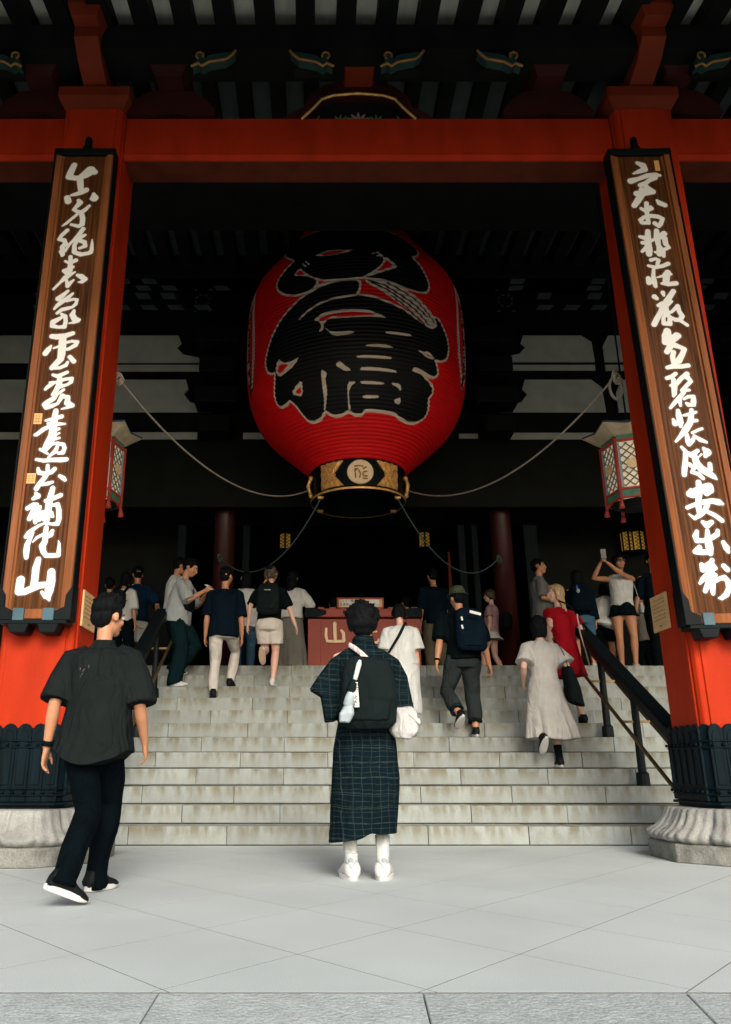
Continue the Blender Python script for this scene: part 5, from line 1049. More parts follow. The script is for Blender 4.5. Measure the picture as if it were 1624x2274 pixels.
class Person:
    def __init__(s,loc,heading,H=1.7,sex='m',label='',lean=0,side=0,twist=0,head=(0,0),feet=None,hands=(None,None),skin='skin',vox=.011,build=1.0,drop=0,elbow=None,curl=25,grip=(0,0),knee=None,pel=None):
        s.root=empty('person',loc,R(heading),0 or label,'person'); bpy.context.view_layer.update()
        s.H=H; h=H; s.vox=vox; s.skin=M[skin]; s.sex=sex; s.b=build; s.k=h/1.72; k=s.k
        feet=feet or [(-.10,0,.085,6,0),(.10,0,.085,-6,0)]
        s.feet=feet
        # pelvis
        mx=sum(f[0] for f in feet)/2; my=sum(f[1] for f in feet)/2; mz=min(f[2] for f in feet)-.085*1
        if pel: mx,my=pel
        s.P=V((mx,my,.525*h-drop+mz))
        up=Matrix.Rotation(R(-lean),3,'X')@Matrix.Rotation(R(side),3,'Y')@V((0,0,1)); s.up=up
        Rt=Matrix.Rotation(R(twist),3,'Z'); s.r=(Rt@V((1,0,0))); s.r=(s.r-up*s.r.dot(up)).normalized(); s.f=up.cross(s.r)
        s.r0=V((1,0,0)); s.f0=V((0,1,0))
        L=.315*h; s.L=L; s.N=s.P+up*L
        sw={'m':.110,'f':.100}[sex]*h*build; s.sw=sw
        s.S=[s.P+up*L*.865+s.r*(-sw), s.P+up*L*.865+s.r*sw]
        hw=.052*h; s.Hp=[s.P+V((-hw,0,-.0)),s.P+V((hw,0,-.0))]
        s.A=[];s.K=[]
        for i,ft in enumerate(feet):
            a=V((ft[0],ft[1],ft[2])); yaw=R(ft[3]); pole=V((math.sin(-yaw),math.cos(yaw),.15)) if not knee or not knee[i] else V(knee[i])
            kk,aa=ik(s.Hp[i],a,.245*h,.240*h,pole); s.K.append(kk); s.A.append(aa)
        s.E=[];s.W=[]
        for i in (0,1):
            sg=-1 if i==0 else 1
            t=hands[i]
            t=s.S[i]+s.r*(sg*.05)+V((0,0,-.318*h))+s.f*.03 if t is None else V(t)
            pole=(V(elbow[i]) if elbow and elbow[i] else s.f*-1+s.r*(sg*.35))
            e,w_=ik(s.S[i],t,.172*h,.150*h,pole); s.E.append(e); s.W.append(w_)
        # head
        hy,hp=head; nb=s.N; s.hy=hy
        Rh=Matrix.Rotation(R(hy),3,'Z')@Matrix.Rotation(R(-hp),3,'X')
        fw=Matrix((s.r,s.f,s.up)).transposed()  # torso frame
        base=Matrix((V((1,0,0)),V((0,1,0)),V((0,0,1))))
        s.RH=base@Rh; s.hc=nb+up*.045*h+s.RH@V((0,.015,.062*h)) ; s.hk=k
        s.curl=curl; s.grip=grip
    def hpnt(s,x,y,z): return s.hc+s.RH@V((x,y,z))*s.hk
    def hand(s,mb,i):
        sg=-1 if i==0 else 1; k=s.k*(1.0 if s.sex=='m' else .92); w=s.W[i]; d=(s.W[i]-s.E[i]).normalized()
        nrm=(s.r*-sg); nrm=(nrm-d*nrm.dot(d)).normalized()   # palm faces the thigh
        if abs(d.z)<.5: nrm=V((0,0,-1)) if not s.grip[i] else V((-sg,0,0)); nrm=(nrm-d*nrm.dot(d)).normalized()
        sp=d.cross(nrm)
        if sp.dot(s.f)<0 and abs(d.z)>.5: sp=-sp        # thumb side forward
        if abs(d.z)<=.5: sp = sp if sp.dot(s.r)*sg<0 else -sp
        mb.loft([(w-d*.01*k,sp*.024*k,nrm*.018*k),(w+d*.02*k,sp*.030*k,nrm*.017*k),(w+d*.055*k,sp*.040*k,nrm*.016*k),(w+d*.088*k,sp*.041*k,nrm*.013*k),(w+d*.096*k,sp*.036*k,nrm*.009*k)],12)
        for j,(off,ln) in enumerate(((.030,.070),(.010,.080),(-.011,.074),(-.031,.058))):
            b=w+d*.082*k+sp*off*k; c=s.curl+(55 if s.grip[i] else 0)+j*4; p=[b]; dd=d.copy()
            for q in range(3):
                ax=sp; dd=(Matrix.Rotation(R(c*(.6 if q==0 else 1)),3,ax)@dd) if (Matrix.Rotation(R(c),3,ax)@d).dot(nrm)>0 else (Matrix.Rotation(R(-c*(.6 if q==0 else 1)),3,ax)@dd)
                p.append(p[-1]+dd*ln*k*(.42,.32,.26)[q])
            mb.tube(p,[.0098*k,.0092*k,.0085*k,.0072*k],8)
        b=w+d*.022*k+sp*.022*k; t1=b+(sp*.55+d*.65+nrm*.35).normalized()*.040*k; t2=t1+(sp*.25+d*.9+nrm*.35).normalized()*.030*k; t3=t2+(d*.95+nrm*.3).normalized()*.022*k
        mb.tube([b,t1,t2,t3],[.014*k,.012*k,.0105*k,.0085*k],8)
    def body(s):
        h=s.H; k=s.k; mb=MB(); b=s.b
        for sk,wd,dp,fy in ((-.14,.055,.055,-.005),(-.06,.092,.065,-.008),(.06,.090,.062,-.006),(.28,.076,.054,0),(.55,.088,.062,.004),(.80,.088,.060,0),(.93,.062,.045,-.006),(1.0,.036,.034,-.006)):
            pass
        rows=((-.14,.055,.055,-.005),(-.06,.092,.065,-.008),(.06,.090,.062,-.006),(.28,.074,.054,0),(.55,.086,.062,.004),(.80,.086,.060,0),(.92,.056,.043,-.006),(1.0,.034,.034,-.006))
        mb.loft([(s.P+s.up*s.L*q[0]+s.f*q[3]*h,s.r*q[1]*h*b,s.f*q[2]*h*b) for q in rows],18)
        mb.tube([s.N-s.up*.03*k,s.N+s.up*.03*k,s.hpnt(0,-.018,-.055)],[.052*k,.048*k,.050*k],12)
        # head
        RH=s.RH; q=lambda x,y,z:s.hpnt(x,y,z)
        mb.ell(q(0,-.015,.028),.074*k,.092*k,.092*k,RH,18,11)
        mb.ell(q(0,.025,-.03),.061*k,.066*k,.085*k,RH,16,10)
        mb.ell(q(0,.055,-.088),.036*k,.034*k,.026*k,RH); mb.ell(q(0,.06,.035),.052*k,.032*k,.022*k,RH)
        mb.tube([q(0,.088,.022),q(0,.100,-.004),q(0,.112,-.026),q(0,.098,-.036)],[.008*k,.010*k,.014*k,.010*k],8)
        mb.ell(q(0,.089,-.058),.024*k,.011*k,.007*k,RH,10,6); mb.ell(q(0,.087,-.068),.020*k,.011*k,.007*k,RH,10,6)
        for sg in (-1,1):
            mb.ell(q(sg*.077,-.008,-.008),.010*k,.021*k,.032*k,RH@Matrix.Rotation(R(-sg*14),3,'Z'),10,7)
            mb.ell(q(sg*.042,.062,-.028),.022*k,.02*k,.02*k,RH,10,6)
        # limbs
        for i in (0,1):
            S_,E_,W_=s.S[i],s.E[i],s.W[i]; g=.92 if s.sex=='f' else 1.0
            mb.tube([s.S[i].lerp(s.N,.35),S_,S_.lerp(E_,.35),S_.lerp(E_,.7),E_,E_.lerp(W_,.3),E_.lerp(W_,.75),W_],[v*k*g*b for v in (.036,.048,.047,.043,.038,.041,.030,.0255)],12)
            s.hand(mb,i)
            h_,K_,A_=s.Hp[i],s.K[i],s.A[i]; bk=(K_-h_).normalized(); 
            cal=V((0,-.012,0))*k
            mb.tube([h_+V((0,0,.02)),h_.lerp(K_,.25),h_.lerp(K_,.65),K_,K_.lerp(A_,.3)+cal,K_.lerp(A_,.7),A_],[v*k*b for v in (.085,.088,.068,.053,.056,.040,.034)],14)
            ft=s.feet[i]; F=Matrix.Rotation(R(ft[3]),3,'Z')@Matrix.Rotation(R(-ft[4]),3,'X'); 
            mb.tube([A_,A_+F@V((0,-.02,-.03))*k,A_+F@V((0,.06,-.045))*k,A_+F@V((0,.13,-.055))*k],[.032*k,.034*k,.032*k,.024*k],10)
        o=remesh(mb,s.vox,'body',s.skin,s.root,smooth=3)
        for sg in (-1,1):
            e=MB().ell(s.hpnt(sg*.031,.083,.004),.013*k,.009*k,.008*k,RH,10,7).obj('eye',M['eyew'],s.root,smooth=True,local=True)
            MB().ell(s.hpnt(sg*.031,.0905,.004),.006*k,.003*k,.006*k,RH,8,5).obj('iris',M['iris'],e,smooth=True,local=True)
        eb=MB()
        for sg in (-1,1): eb.tube([s.hpnt(sg*.014,.091,.026),s.hpnt(sg*.032,.093,.031),s.hpnt(sg*.050,.082,.026)],[.003*k,.004*k,.0025*k],6)
        eb.obj('eyebrows',M['hair'],s.root,smooth=True,local=True)
        MB().ell(s.hpnt(0,.096,-.063),.020*k,.005*k,.006*k,RH,10,5).obj('lips',M['lips'],s.root,smooth=True,local=True)
        s.bodyo=o; return o
    def hair(s,style='short',m='hair',seed=1,amp=.006):
        k=s.k; mb=MB(); RH=s.RH; q=s.hpnt; r_=random.Random(seed)
        if style in('short','crop'):
            g=.4 if style=='crop' else 1
            mb.ell(q(0,-.022,.045),(.078+.006*g)*k,(.092+.006*g)*k,(.084+.006*g)*k,RH,18,11); mb.ell(q(0,-.052,-.012),.069*k,.058*k,.072*k,RH); 
            mb.ell(q(0,.045,.085),.062*k,.045*k,.03*k,RH)
            for sg in (-1,1): mb.ell(q(sg*.068,.012,.02),.012*k,.022*k,.032*k,RH)
            for j in range(26 if g==1 else 0):
                a=r_.uniform(0,6.28); t=r_.uniform(.1,.8); p=q(.078*math.sin(t)*math.cos(a),-.022+.09*math.sin(t)*math.sin(a),.045+.088*math.cos(t)); d=(RH@V((r_.uniform(-.4,.4),.5+r_.uniform(-.3,.3),.15)))*.035*k; mb.tube([p-d,p,p+d],[.006*k,.015*k,.004*k],6)
        if style=='quiff':
            mb.ell(q(0,-.028,.052),.086*k,.100*k,.086*k,RH,18,11); mb.ell(q(0,.02,.098),.074*k,.078*k,.050*k,RH); mb.ell(q(0,-.055,-.005),.073*k,.060*k,.078*k,RH)
            mb.ell(q(0,.062,.098),.058*k,.035*k,.034*k,RH)
            for sg in (-1,1): mb.ell(q(sg*.070,.020,.022),.012*k,.020*k,.036*k,RH)
            for j in range(44):
                a=r_.uniform(0,6.28); t=r_.uniform(.05,1.1); p=q(.082*math.sin(t)*math.cos(a),-.01+.095*math.sin(t)*math.sin(a),.058+.088*math.cos(t)); d=(RH@V((r_.uniform(-.3,.5),.4+r_.uniform(-.3,.3),.5*r_.random())))*.04*k; mb.tube([p-d,p,p+d],[.008*k,.016*k,.004*k],6)
        if style=='bowl':
            mb.ell(q(0,-.015,.030),.112*k,.114*k,.104*k,RH,18,11); mb.ell(q(0,-.045,-.03),.104*k,.080*k,.072*k,RH,16,9); mb.ell(q(0,-.055,-.080),.070*k,.048*k,.045*k,RH)
            for sg in (-1,1): mb.ell(q(sg*.075,.0,-.02),.025*k,.05*k,.05*k,RH)
            for j in range(90):
                a=r_.uniform(0,6.28); t=r_.uniform(.05,2.0); p=q(.110*math.sin(t)*math.cos(a),-.015+.112*math.sin(t)*math.sin(a),.03+.103*math.cos(t)); 
                if RH.inverted()@(p-s.hc) is None: continue
                if math.sin(a)>.3 and t>1.1: continue
                d=(RH@V((r_.uniform(-.7,.7),r_.uniform(-.3,.5),-.5)))*.040*k; mb.tube([p-d,p,p+d],[.003*k,.011*k,.002*k],6)
        if style in('bob','long','ltied'):
            mb.ell(q(0,-.02,.04),.088*k,.100*k,.088*k,RH,18,11); L={'bob':-.11,'long':-.27,'ltied':-.1}[style]
            rows=[(q(0,-.02,.04),.085,.085),(q(0,-.035,-.03),.086,.066),(q(0,-.045,-.08),.082,.056)]
            if style=='long': rows+=[(s.hpnt(0,-.06,-.08)+V((0,-.01,-.07)),.085,.04),(s.hpnt(0,-.07,-.08)+V((0,-.025,-.16)),.075,.03),(s.hpnt(0,-.07,-.08)+V((0,-.03,-.23)),.045,.02)]
            if style=='bob': rows+=[(q(0,-.045,-.115),.084,.054),(q(0,-.04,-.15),.07,.045)]
            mb.loft([(c,RH@V((a*k,0,0)),RH@V((0,b*k,0))) for c,a,b in rows],16)
            for sg in (-1,1): mb.tube([q(sg*.075,.025,.05),q(sg*.082,.02,-.02),q(sg*.080,.005,-.09 if style!='ltied' else -.03)],[.018*k,.02*k,.014*k],8)
            mb.ell(q(0,.055,.082),.055*k,.035*k,.026*k,RH)
            for j in range(24):
                a=r_.uniform(-PI,0); zz4=r_.uniform(-.06 if style=='ltied' else L*.7,.05); p=q(.084*math.cos(a),-.03+.072*math.sin(a),zz4); d=RH@V((r_.uniform(-.01,.01),0,-.05))*k; mb.tube([p-d,p,p+d],[.006*k,.013*k,.004*k],6)
        return remesh(mb,max(.006,s.vox*.65),'hair',M[m],s.root,amp=amp,freq=(9,9,3),seed=seed,smooth=2)
    def torso(s,name,m,hem=-.1,e=.022,sl=.5,se=.02,flare=.0,amp=.011,seed=1,rows=None,neck=1.0,open_=0,freq=(3,3,1.2),collar=0,shift=0,hemcurve=0,sleeve_flare=.012):
        h=s.H;k=s.k;b=s.b; mb=MB()
        amp=amp*1.25
        rr=rows or [(-.30,.098,.074),(-.06,.097,.072),(.08,.093,.068),(.30,.085,.064),(.55,.093,.068),(.76,.098,.064),(.86,.086,.052),(.94,.056,.042),(1.0,.034,.034)]
        ss=[hem]+[q for q in (-.2,-.06,.08,.2,.3,.42,.55,.68,.78,.86,.92,.97,1.0) if q>hem+.04]
        rings=[]
        for q in ss:
            _,w_,d_=interp_rows(rr,q); t=max(0,(.7-q)/(.7-hem)); ee=e*k*(1 if q<.9 else max(.35,(1-q)/.1*.6+.35)); fl=flare*t
            rings.append((s.P+s.up*s.L*q+s.f*(-.004*h),s.r*(w_*h*b+ee+fl),s.f*(d_*h*b+ee*1.05+fl)))
        mb.loft(rings,26,e=.92)
        for i in (0,1):
            if sl<=0: 
                mb.tube([s.S[i].lerp(s.N,.45),s.S[i].lerp(s.N,.12)],[.048*k+e*.4,.046*k+e*.4],12); continue
            S_,E_,W_=s.S[i],s.E[i],s.W[i]
            path=[s.S[i].lerp(s.N,.5)+s.up*.0,S_,S_.lerp(E_,.5),E_,E_.lerp(W_,.5),E_.lerp(W_,.92)]; rad=[.034,.047,.049,.044,.040,.032]
            f=sl; L_=[0,.0,.25,.5,.75,.96]
            pts=[path[0],path[1]];rd=[rad[0]*k*b+e*.35,rad[1]*k*b+se*.55]
            for j in (2,3,4,5):
                if L_[j]<=f+.001: pts.append(path[j]); rd.append(rad[j]*k*b+se+sleeve_flare*L_[j]/max(f,.01)*.6)
                else:
                    t=(f-L_[j-1])/(L_[j]-L_[j-1]); 
                    if t>.05: pts.append(path[j-1].lerp(path[j],t)); rd.append((rad[j-1]+(rad[j]-rad[j-1])*t)*k*b+se+sleeve_flare)
                    break
            # open flat cuff
            T=(pts[-1]-pts[-2]).normalized(); u=V((1,0,0)) if abs(T.x)<.8 else V((0,1,0)); 
            mb.tube(pts,rd,14,dome=False)
        if collar:
            mb.tube([s.N-s.up*.045*k-s.f*.012,s.N-s.up*.02*k-s.f*.008,s.N+s.up*.012*k,s.N+s.up*.040*k],[.086*k,.086*k,.074*k,.066*k],16,dome=False)
        post=None
        if hemcurve:
            zh=(s.P+s.up*s.L*hem).z
            def post(co):
                t=np.clip((zh+.16-co[:,2])/.16,0,1); x=(co[:,0]-s.P.x)/(.16*k)
                co=co.copy(); co[:,2]+=t*hemcurve*(np.clip(np.abs(x),0,1.3)**2); return co
        return remesh(mb,s.vox,name,M[m],s.root,amp=amp,freq=freq,seed=seed,smooth=3,post=post)
    def legs(s,name,m,end=1.0,w=(.024,.03,.035),waist=.12,amp=.010,seed=2,bunch=0,ends=None,freq=(3,3,2)):
        h=s.H;k=s.k;b=s.b;mb=MB()
        mb.loft([(s.P+s.up*s.L*waist,s.r*(.083*h*b+.012),s.f*(.060*h*b+.012)),(s.P+s.up*s.L*.04,s.r*(.093*h*b+.014),s.f*(.068*h*b+.014)),(s.P+V((0,0,-.04*h)),s.r0*(.096*h*b+.016),s.f0*(.072*h*b+.016)),(s.P+V((0,0,-.075*h)),s.r0*(.088*h*b+.01),s.f0*(.066*h*b+.01))],20)
        for i in (0,1):
            h_,K_,A_=s.Hp[i],s.K[i],s.A[i]; en=ends[i] if ends else end
            path=[h_+V((0,0,.0)),h_.lerp(K_,.3),h_.lerp(K_,.7),K_,K_.lerp(A_,.35)+V((0,-.008,0)),K_.lerp(A_,.75),A_+V((0,0,.0))]; L_=[0,.15,.35,.5,.68,.88,1.0]; rad=[.086,.087,.069,.055,.055,.040,.036]; ex=[w[0]]*2+[w[1]*.8,w[1],w[1],w[2],w[2]]
            pts=[];rd=[]
            for j in range(7):
                if L_[j]<=en+.001: pts.append(path[j]); rd.append(rad[j]*k*b+ex[j]*k)
                else:
                    t=(en-L_[j-1])/(L_[j]-L_[j-1]); pts.append(path[j-1].lerp(path[j],t)); rd.append(rad[j-1]*k*b+ex[j]*k+(rad[j]-rad[j-1])*k*t*.6); break
            if bunch and en>=.99:
                pts.append(A_+(A_-K_).normalized()*.05*k+V((0,.015,0))); rd.append(rd[-1]+.008*k)
            mb.tube(pts,rd,16,dome=False)
        return remesh(mb,s.vox,name,M[m],s.root,amp=amp,freq=freq,seed=seed,smooth=3)
    def skirt(s,name,m,z_hem,top=.12,w0=.012,rx=.20,ry=.17,hemshift=(0,0),amp=.010,seed=3,folds=9,mid=None,fold_amp=.012,e=1.0):
        h=s.H;k=s.k;b=s.b;mb=MB(); P0=s.P+s.up*s.L*top; P1=s.P+V((0,0,-.03*h)); bot=V((s.P.x+hemshift[0],s.P.y+hemshift[1],z_hem))
        rings=[(P0,s.r*(.080*h*b+w0),s.f*(.058*h*b+w0)),(s.P+s.up*s.L*.02,s.r*(.094*h*b+w0+.006),s.f*(.070*h*b+w0+.01)),(P1,s.r0*(.097*h*b+w0+.012),s.f0*(.075*h*b+w0+.016))]
        for t in (.25,.5,.75,1.0):
            c=P1.lerp(bot,t); a=(.097*h*b+w0+.012)*(1-t)+rx*t; d=(.075*h*b+w0+.016)*(1-t)+ry*t; rings.append((c,V((a,0,0)),V((0,d,0))))
        mb.loft(rings,30,e=e)
        rs5=np.random.RandomState(seed); ph=rs5.rand(3)*6.28; px,py,pz=s.P; zb=z_hem; zt=P1.z
        def post(co):
            t=np.clip((zt-co[:,2])/(zt-zb),0,1); cx=px+hemshift[0]*t; cy=py+hemshift[1]*t
            a=np.arctan2(co[:,1]-cy,co[:,0]-cx); f=np.sin(folds*a+ph[0]+.6*np.sin(2*a+ph[1]))*.6+.4*np.sin((folds*1.7)*a+ph[2]); q=1+f*fold_amp/.2*t
            co=co.copy(); co[:,0]=cx+(co[:,0]-cx)*q; co[:,1]=cy+(co[:,1]-cy)*q; co[:,2]+=.008*np.sin(3*a+ph[1])*t; return co
        return remesh(mb,s.vox,name,M[m],s.root,amp=amp,freq=(2.5,2.5,1),seed=seed,smooth=2,post=post)
    def shoe(s,i,m='shoeb',sole='shoeb',size=1,th=.028,high=0,chunk=0):
        k=s.k*size; A_=s.A[i]; ft=s.feet[i]; F=Matrix.Rotation(R(ft[3]),3,'Z')@Matrix.Rotation(R(-ft[4]),3,'X')
        def q(x,y,z): return A_+F@V((x,y,z))*k
        def u(x): return F@V((x,0,0))*k
        def v(z): return F@V((0,0,z))*k
        c_=chunk
        mb=MB(); mb.loft([(q(0,-.072,-.035),u(.020),v(.028)),(q(0,-.06,-.022),u(.034+c_),v(.042)),(q(0,-.02,-.015),u(.038+c_),v(.048)),(q(0,.04,-.025),u(.042+c_),v(.040)),(q(0,.09,-.042),u(.045+c_),v(.028)),(q(0,.135,-.050),u(.040+c_),v(.021)),(q(0,.165,-.056),u(.024),v(.013))],16,e=.85)
        if high: mb.loft([(q(0,-.02,-.01),u(.040),F@V((0,.045,0))*k),(q(0,-.015,.05),u(.036),F@V((0,.040,0))*k),(q(0,-.012,.05+high),u(.040),F@V((0,.042,0))*k)],14)
        else: mb.loft([(q(0,-.02,-.01),u(.038),F@V((0,.046,0))*k),(q(0,-.018,.028),u(.037),F@V((0,.044,0))*k)],14)
        o=mb.obj('shoe',M[m],s.root,smooth=True,local=True)
        sb=MB(); P=[]
        for t in np.linspace(0,2*PI,28,endpoint=False):
            y=.050+.128*math.sin(t)*1.0; x=(.040+c_+.006*math.sin(t))*math.cos(t); P.append((x*1.06,y-.002))
        n=len(P)
        for zz5,gr in ((-.080,.93),(-.074,1.0),(-.080+th,1.02),(-.076+th,.9)):
            for x,y in P: sb.v.append(tuple(q(x*gr,.05+(y-.05)*gr,zz5+(.012*max(0,(y-.12)/.06) if zz5<-.06 else .006*max(0,(y-.12)/.06)))))
        for a in range(3):
            for b_ in range(n): b2=(b_+1)%n; sb.f.append((a*n+b_,a*n+b2,(a+1)*n+b2,(a+1)*n+b_))
        sb.f.append(tuple(range(n))[::-1]); sb.f.append(tuple(range(3*n,4*n)))
        sb.obj('sole',M[sole],o,smooth=False,local=True)
        return o
    def sock(s,i,m,h0,h1):
        A_,K_=s.A[i],s.K[i]; d=(K_-A_).normalized(); L=(K_-A_).length; k=s.k
        p=[A_+d*L*t for t in np.linspace(h0,h1,4)]
        return MB().tube(p,[.043*k,.041*k,.043*k,.048*k],14,dome=False).obj('sock',M[m],s.root,smooth=True,local=True)
    def item(s,name,local,label,cat,group=None):
        Mx=mw(s.root); p=Mx@V(local); e=empty(name,p,s.root.rotation_euler[2],label,cat,group); bpy.context.view_layer.update(); return e,Mx
    def strapline(s,pts,w_,t,name,m,par,Mx):
        # flat strap along world-space points
        mb=MB(); P=[Mx@V(p) for p in pts]; P=spline(P,5); c=Mx@s.P
        rings=[]
        for i,p in enumerate(P):
            tn=(P[min(i+1,len(P)-1)]-P[max(i-1,0)]).normalized(); o=(p-V((c.x,c.y,p.z))); o=(o-tn*o.dot(tn)).normalized() if o.length>1e-4 else V((0,-1,0)); u=tn.cross(o)
            rings.append((p,u*w_,o*t))
        mb.loft(rings,8,e=.6); return mb.obj(name,m,par,smooth=True)
def blob(rings,vox,name,m,par,Mx,amp=0,seed=1,e=.6,freq=(3,3,3),n=20,smooth=3):
    # soft bag body: rings given in person-local space
    mb=MB(); I=(mw(par).inverted()@Mx); R3=I.to_3x3()
    mb.loft([(I@V(c),R3@V(u),R3@V(v)) for c,u,v in rings],n,e=e)
    return remesh(mb,vox,name,m,par,amp=amp,freq=freq,seed=seed,smooth=smooth)
M['lips']=mat('lips',(.38,.12,.09),.5,var=.05)
def backpack(p,label,m='pack',w_=.15,d_=.075,z0=.62,z1=.80,y=-.155,hgt=None,off=0,amp=.006,seed=1,straps=True):
    h=p.H; zb,zt=z0*h,z1*h
    e,Mx=p.item('backpack',(off+p.P.x,y+p.P.y,zb),label,'backpack')
    zm=(zb+zt)/2; cx=off+p.P.x; up=p.up
    def c(z,dy=0): 
        t=(z-p.P.z); return (cx+p.up.x*t,p.P.y+p.up.y*t+y+dy,z)
    R_=[(c(zb-.01),(w_*.75,0,0),(0,d_*.55,0)),(c(zb+.03),(w_*.96,0,0),(0,d_*.95,0)),(c(zb+(zt-zb)*.4,-.012),(w_,0,0),(0,d_*1.1,0)),(c(zb+(zt-zb)*.75),(w_*.93,0,0),(0,d_*.95,0)),(c(zt-.03),(w_*.78,0,0),(0,d_*.7,0)),(c(zt),(w_*.5,0,0),(0,d_*.4,0))]
    b=blob(R_,.010,'pack_body',M[m],e,Mx,amp=amp,seed=seed,freq=(2,2,2))
    pk=[(c(zb+.04,-.045),(w_*.7,0,0),(0,d_*.7,0)),(c(zb+(zt-zb)*.28,-.05),(w_*.78,0,0),(0,d_*.75,0)),(c(zb+(zt-zb)*.5,-.045),(w_*.7,0,0),(0,d_*.6,0))]
    blob(pk,.010,'front_pocket',M[m],e,Mx,amp=amp*.5,seed=seed+1)
    if straps:
        for sg in (-1,1):
            q=p.S[0 if sg<0 else 1]; top=p.N.lerp(q,.62)+p.up*.045
            p.strapline([c(zt-.05,.03)[:1]+c(zt-.05,.02)[1:] if False else (cx+sg*w_*.55,c(zt)[1]+.03,zt-.04),tuple(top+p.f*-.06),tuple(top+p.f*.03+V((0,0,.005))),tuple(top+p.f*.105+V((sg*.01,0,-.10)))],.022,.006,'shoulder_strap',M[m],e,Mx)
        h_=MB(); a=Mx@V((cx-.03,c(zt)[1],zt-.01)); b_=Mx@V((cx+.03,c(zt)[1],zt-.01)); m2=(a+b_)/2+V((0,0,.04)); h_.tube([a,m2,b_],[.007,.007,.007],8); h_.obj('grab_handle',M[m],e,smooth=True)
    return e,Mx,c
def world(px,py,Y): return D3(px,py,Y)
# ---- the man in the charcoal shirt walking towards the pillar
W1=Person((-1.30,4.78,0),4,H=1.70,label='man in loose charcoal short-sleeved shirt and dark trousers walking beside the left pillar',lean=4,twist=-3,head=(-38,4),vox=.0075,
  feet=[(-.02,-.33,.14,-56,22),(.045,.21,.085,-34,0)],knee=[(.45,1,.1),(.15,1,.1)],hands=((-.25,-.02,.79),(.29,.10,.82)),build=.95,drop=.045,pel=(.02,-.02),curl=18,elbow=((-.15,-1,0),(.15,-1,0)))
W1.body(); W1.hair('quiff',seed=3,amp=.007)
W1.torso('shirt','char',hem=-.32,e=.046,sl=.49,se=.030,flare=.022,amp=.010,seed=5,collar=1,freq=(2.2,2.2,.9),hemcurve=.055,sleeve_flare=.020)
W1.legs('trousers','navytr',w=(.012,.022,.032),amp=.011,seed=4,bunch=1)
W1.shoe(0,'shoeb','solew',size=1.03,th=.028); W1.shoe(1,'shoeb','solew',size=1.03,th=.028)
def wband(p,i,t,w_,r,m,nm='watch'):
    a=p.W[i].lerp(p.E[i],t); d=(p.E[i]-p.W[i]).normalized(); e,Mx=p.item(nm,tuple(a),'black watch on the left wrist of the man in the charcoal shirt' if p is W1 else 'black watch','watch')
    MB().tube([Mx@(a-d*w_),Mx@(a+d*w_)],[r,r],14,dome=False).obj('band',M[m],e,smooth=True)
    return e
wband(W1,0,.10,.014,.034,'black')
# yoke seam of the shirt
ym=MB(); 
for q,dz_ in ((.80,0),):
    pts=[]
    for k_ in range(17):
        a=PI+PI*k_/16; pts.append(W1.P+W1.up*W1.L*q+W1.r*math.cos(a)*(.097*1.7+.030)+W1.f*math.sin(a)*(.066*1.7+.030)*1.0)
# ---- the person in the plaid kimono with the black backpack
K1=Person((.335,5.50,0),0,H=1.755,label='person in dark plaid kimono with black backpack standing at the foot of the stairs',lean=1,head=(0,6),vox=.008,skin='skinp',
  feet=[(-.105,0,.085,10,0),(.10,0,.085,-10,0)],hands=((-.12,.30,1.13),(.14,.30,1.13)),elbow=((-.5,-.3,-1),(.5,-.3,-1)),build=.88)
K1.body(); K1.hair('bowl',seed=8,amp=.004)
def kimono(p):
    mb=MB(); P=p.P
    # upper body and collar
    rows=[(.90,.175,.150),(1.05,.180,.150),(1.20,.185,.150),(1.33,.185,.140),(1.41,.155,.112),(1.455,.110,.088),(1.50,.078,.078),(1.545,.068,.074)]
    mb.loft([((0,-.01,z),(a,0,0),(0,b,0)) for z,a,b in rows],24,e=.95)
    # skirt, wider at the left hem
    rows=[(.98,0,.180,.150),(.80,0,.212,.168),(.62,0,.224,.172),(.45,-.012,.222,.170),(.32,-.022,.222,.168),(.245,-.03,.228,.170)]
    mb.loft([((x,-.0,z),(a,0,0),(0,b,0)) for z,x,a,b in rows],28,e=.88)
    # broad hanging sleeves: folded cloth outline with real depth
    for poly in ([(-.02,1.475),(-.118,1.462),(-.225,1.392),(-.30,1.295),(-.372,1.178),(-.300,1.135),(-.285,1.05),(-.272,.958),(-.20,.965),(-.15,1.05),(-.02,1.10)],[(.02,1.475),(.115,1.462),(.235,1.385),(.298,1.27),(.325,1.14),(.338,1.04),(.300,.985),(.21,1.0),(.15,1.06),(.02,1.10)]):
        for (k_,y0,y1) in ((.97,-.075,.10),(.90,-.10,.14)):
            cx_=sum(q[0] for q in poly)/len(poly); cz_=sum(q[1] for q in poly)/len(poly)
            mb.prism([(cx_+(q[0]-cx_)*k_,cz_+(q[1]-cz_)*k_) for q in poly],lambda u,v,w:(u,w,v),y0,y1)
    def post(co):
        z=co[:,2]; t=np.clip((.95-z)/.7,0,1); x=co[:,0]; y=co[:,1]
        co=co.copy(); co[:,1]+=t*.014*np.sin(x*26+z*4)*(y<0); co[:,0]*=1+.02*t*np.sin(z*14+1)
        hem=np.clip((.33-z)/.08,0,1); co[:,2]+=hem*(.03*np.clip((x+.05)/.2,-1,1)+.022*np.exp(-((x-.02)/.05)**2)); return co
    return remesh(mb,.008,'kimono',M['plaid'],p.root,amp=.006,freq=(2,2,1.5),seed=21,smooth=3,post=post)
kimono(K1)
cb=MB().tube([(-.062,.03,1.525),(-.05,-.055,1.52),(0,-.082,1.515),(.05,-.055,1.52),(.062,.03,1.525)],[.016]*5,8,sq=1.0).obj('collar',M['plaid'],K1.root,smooth=True,local=True)
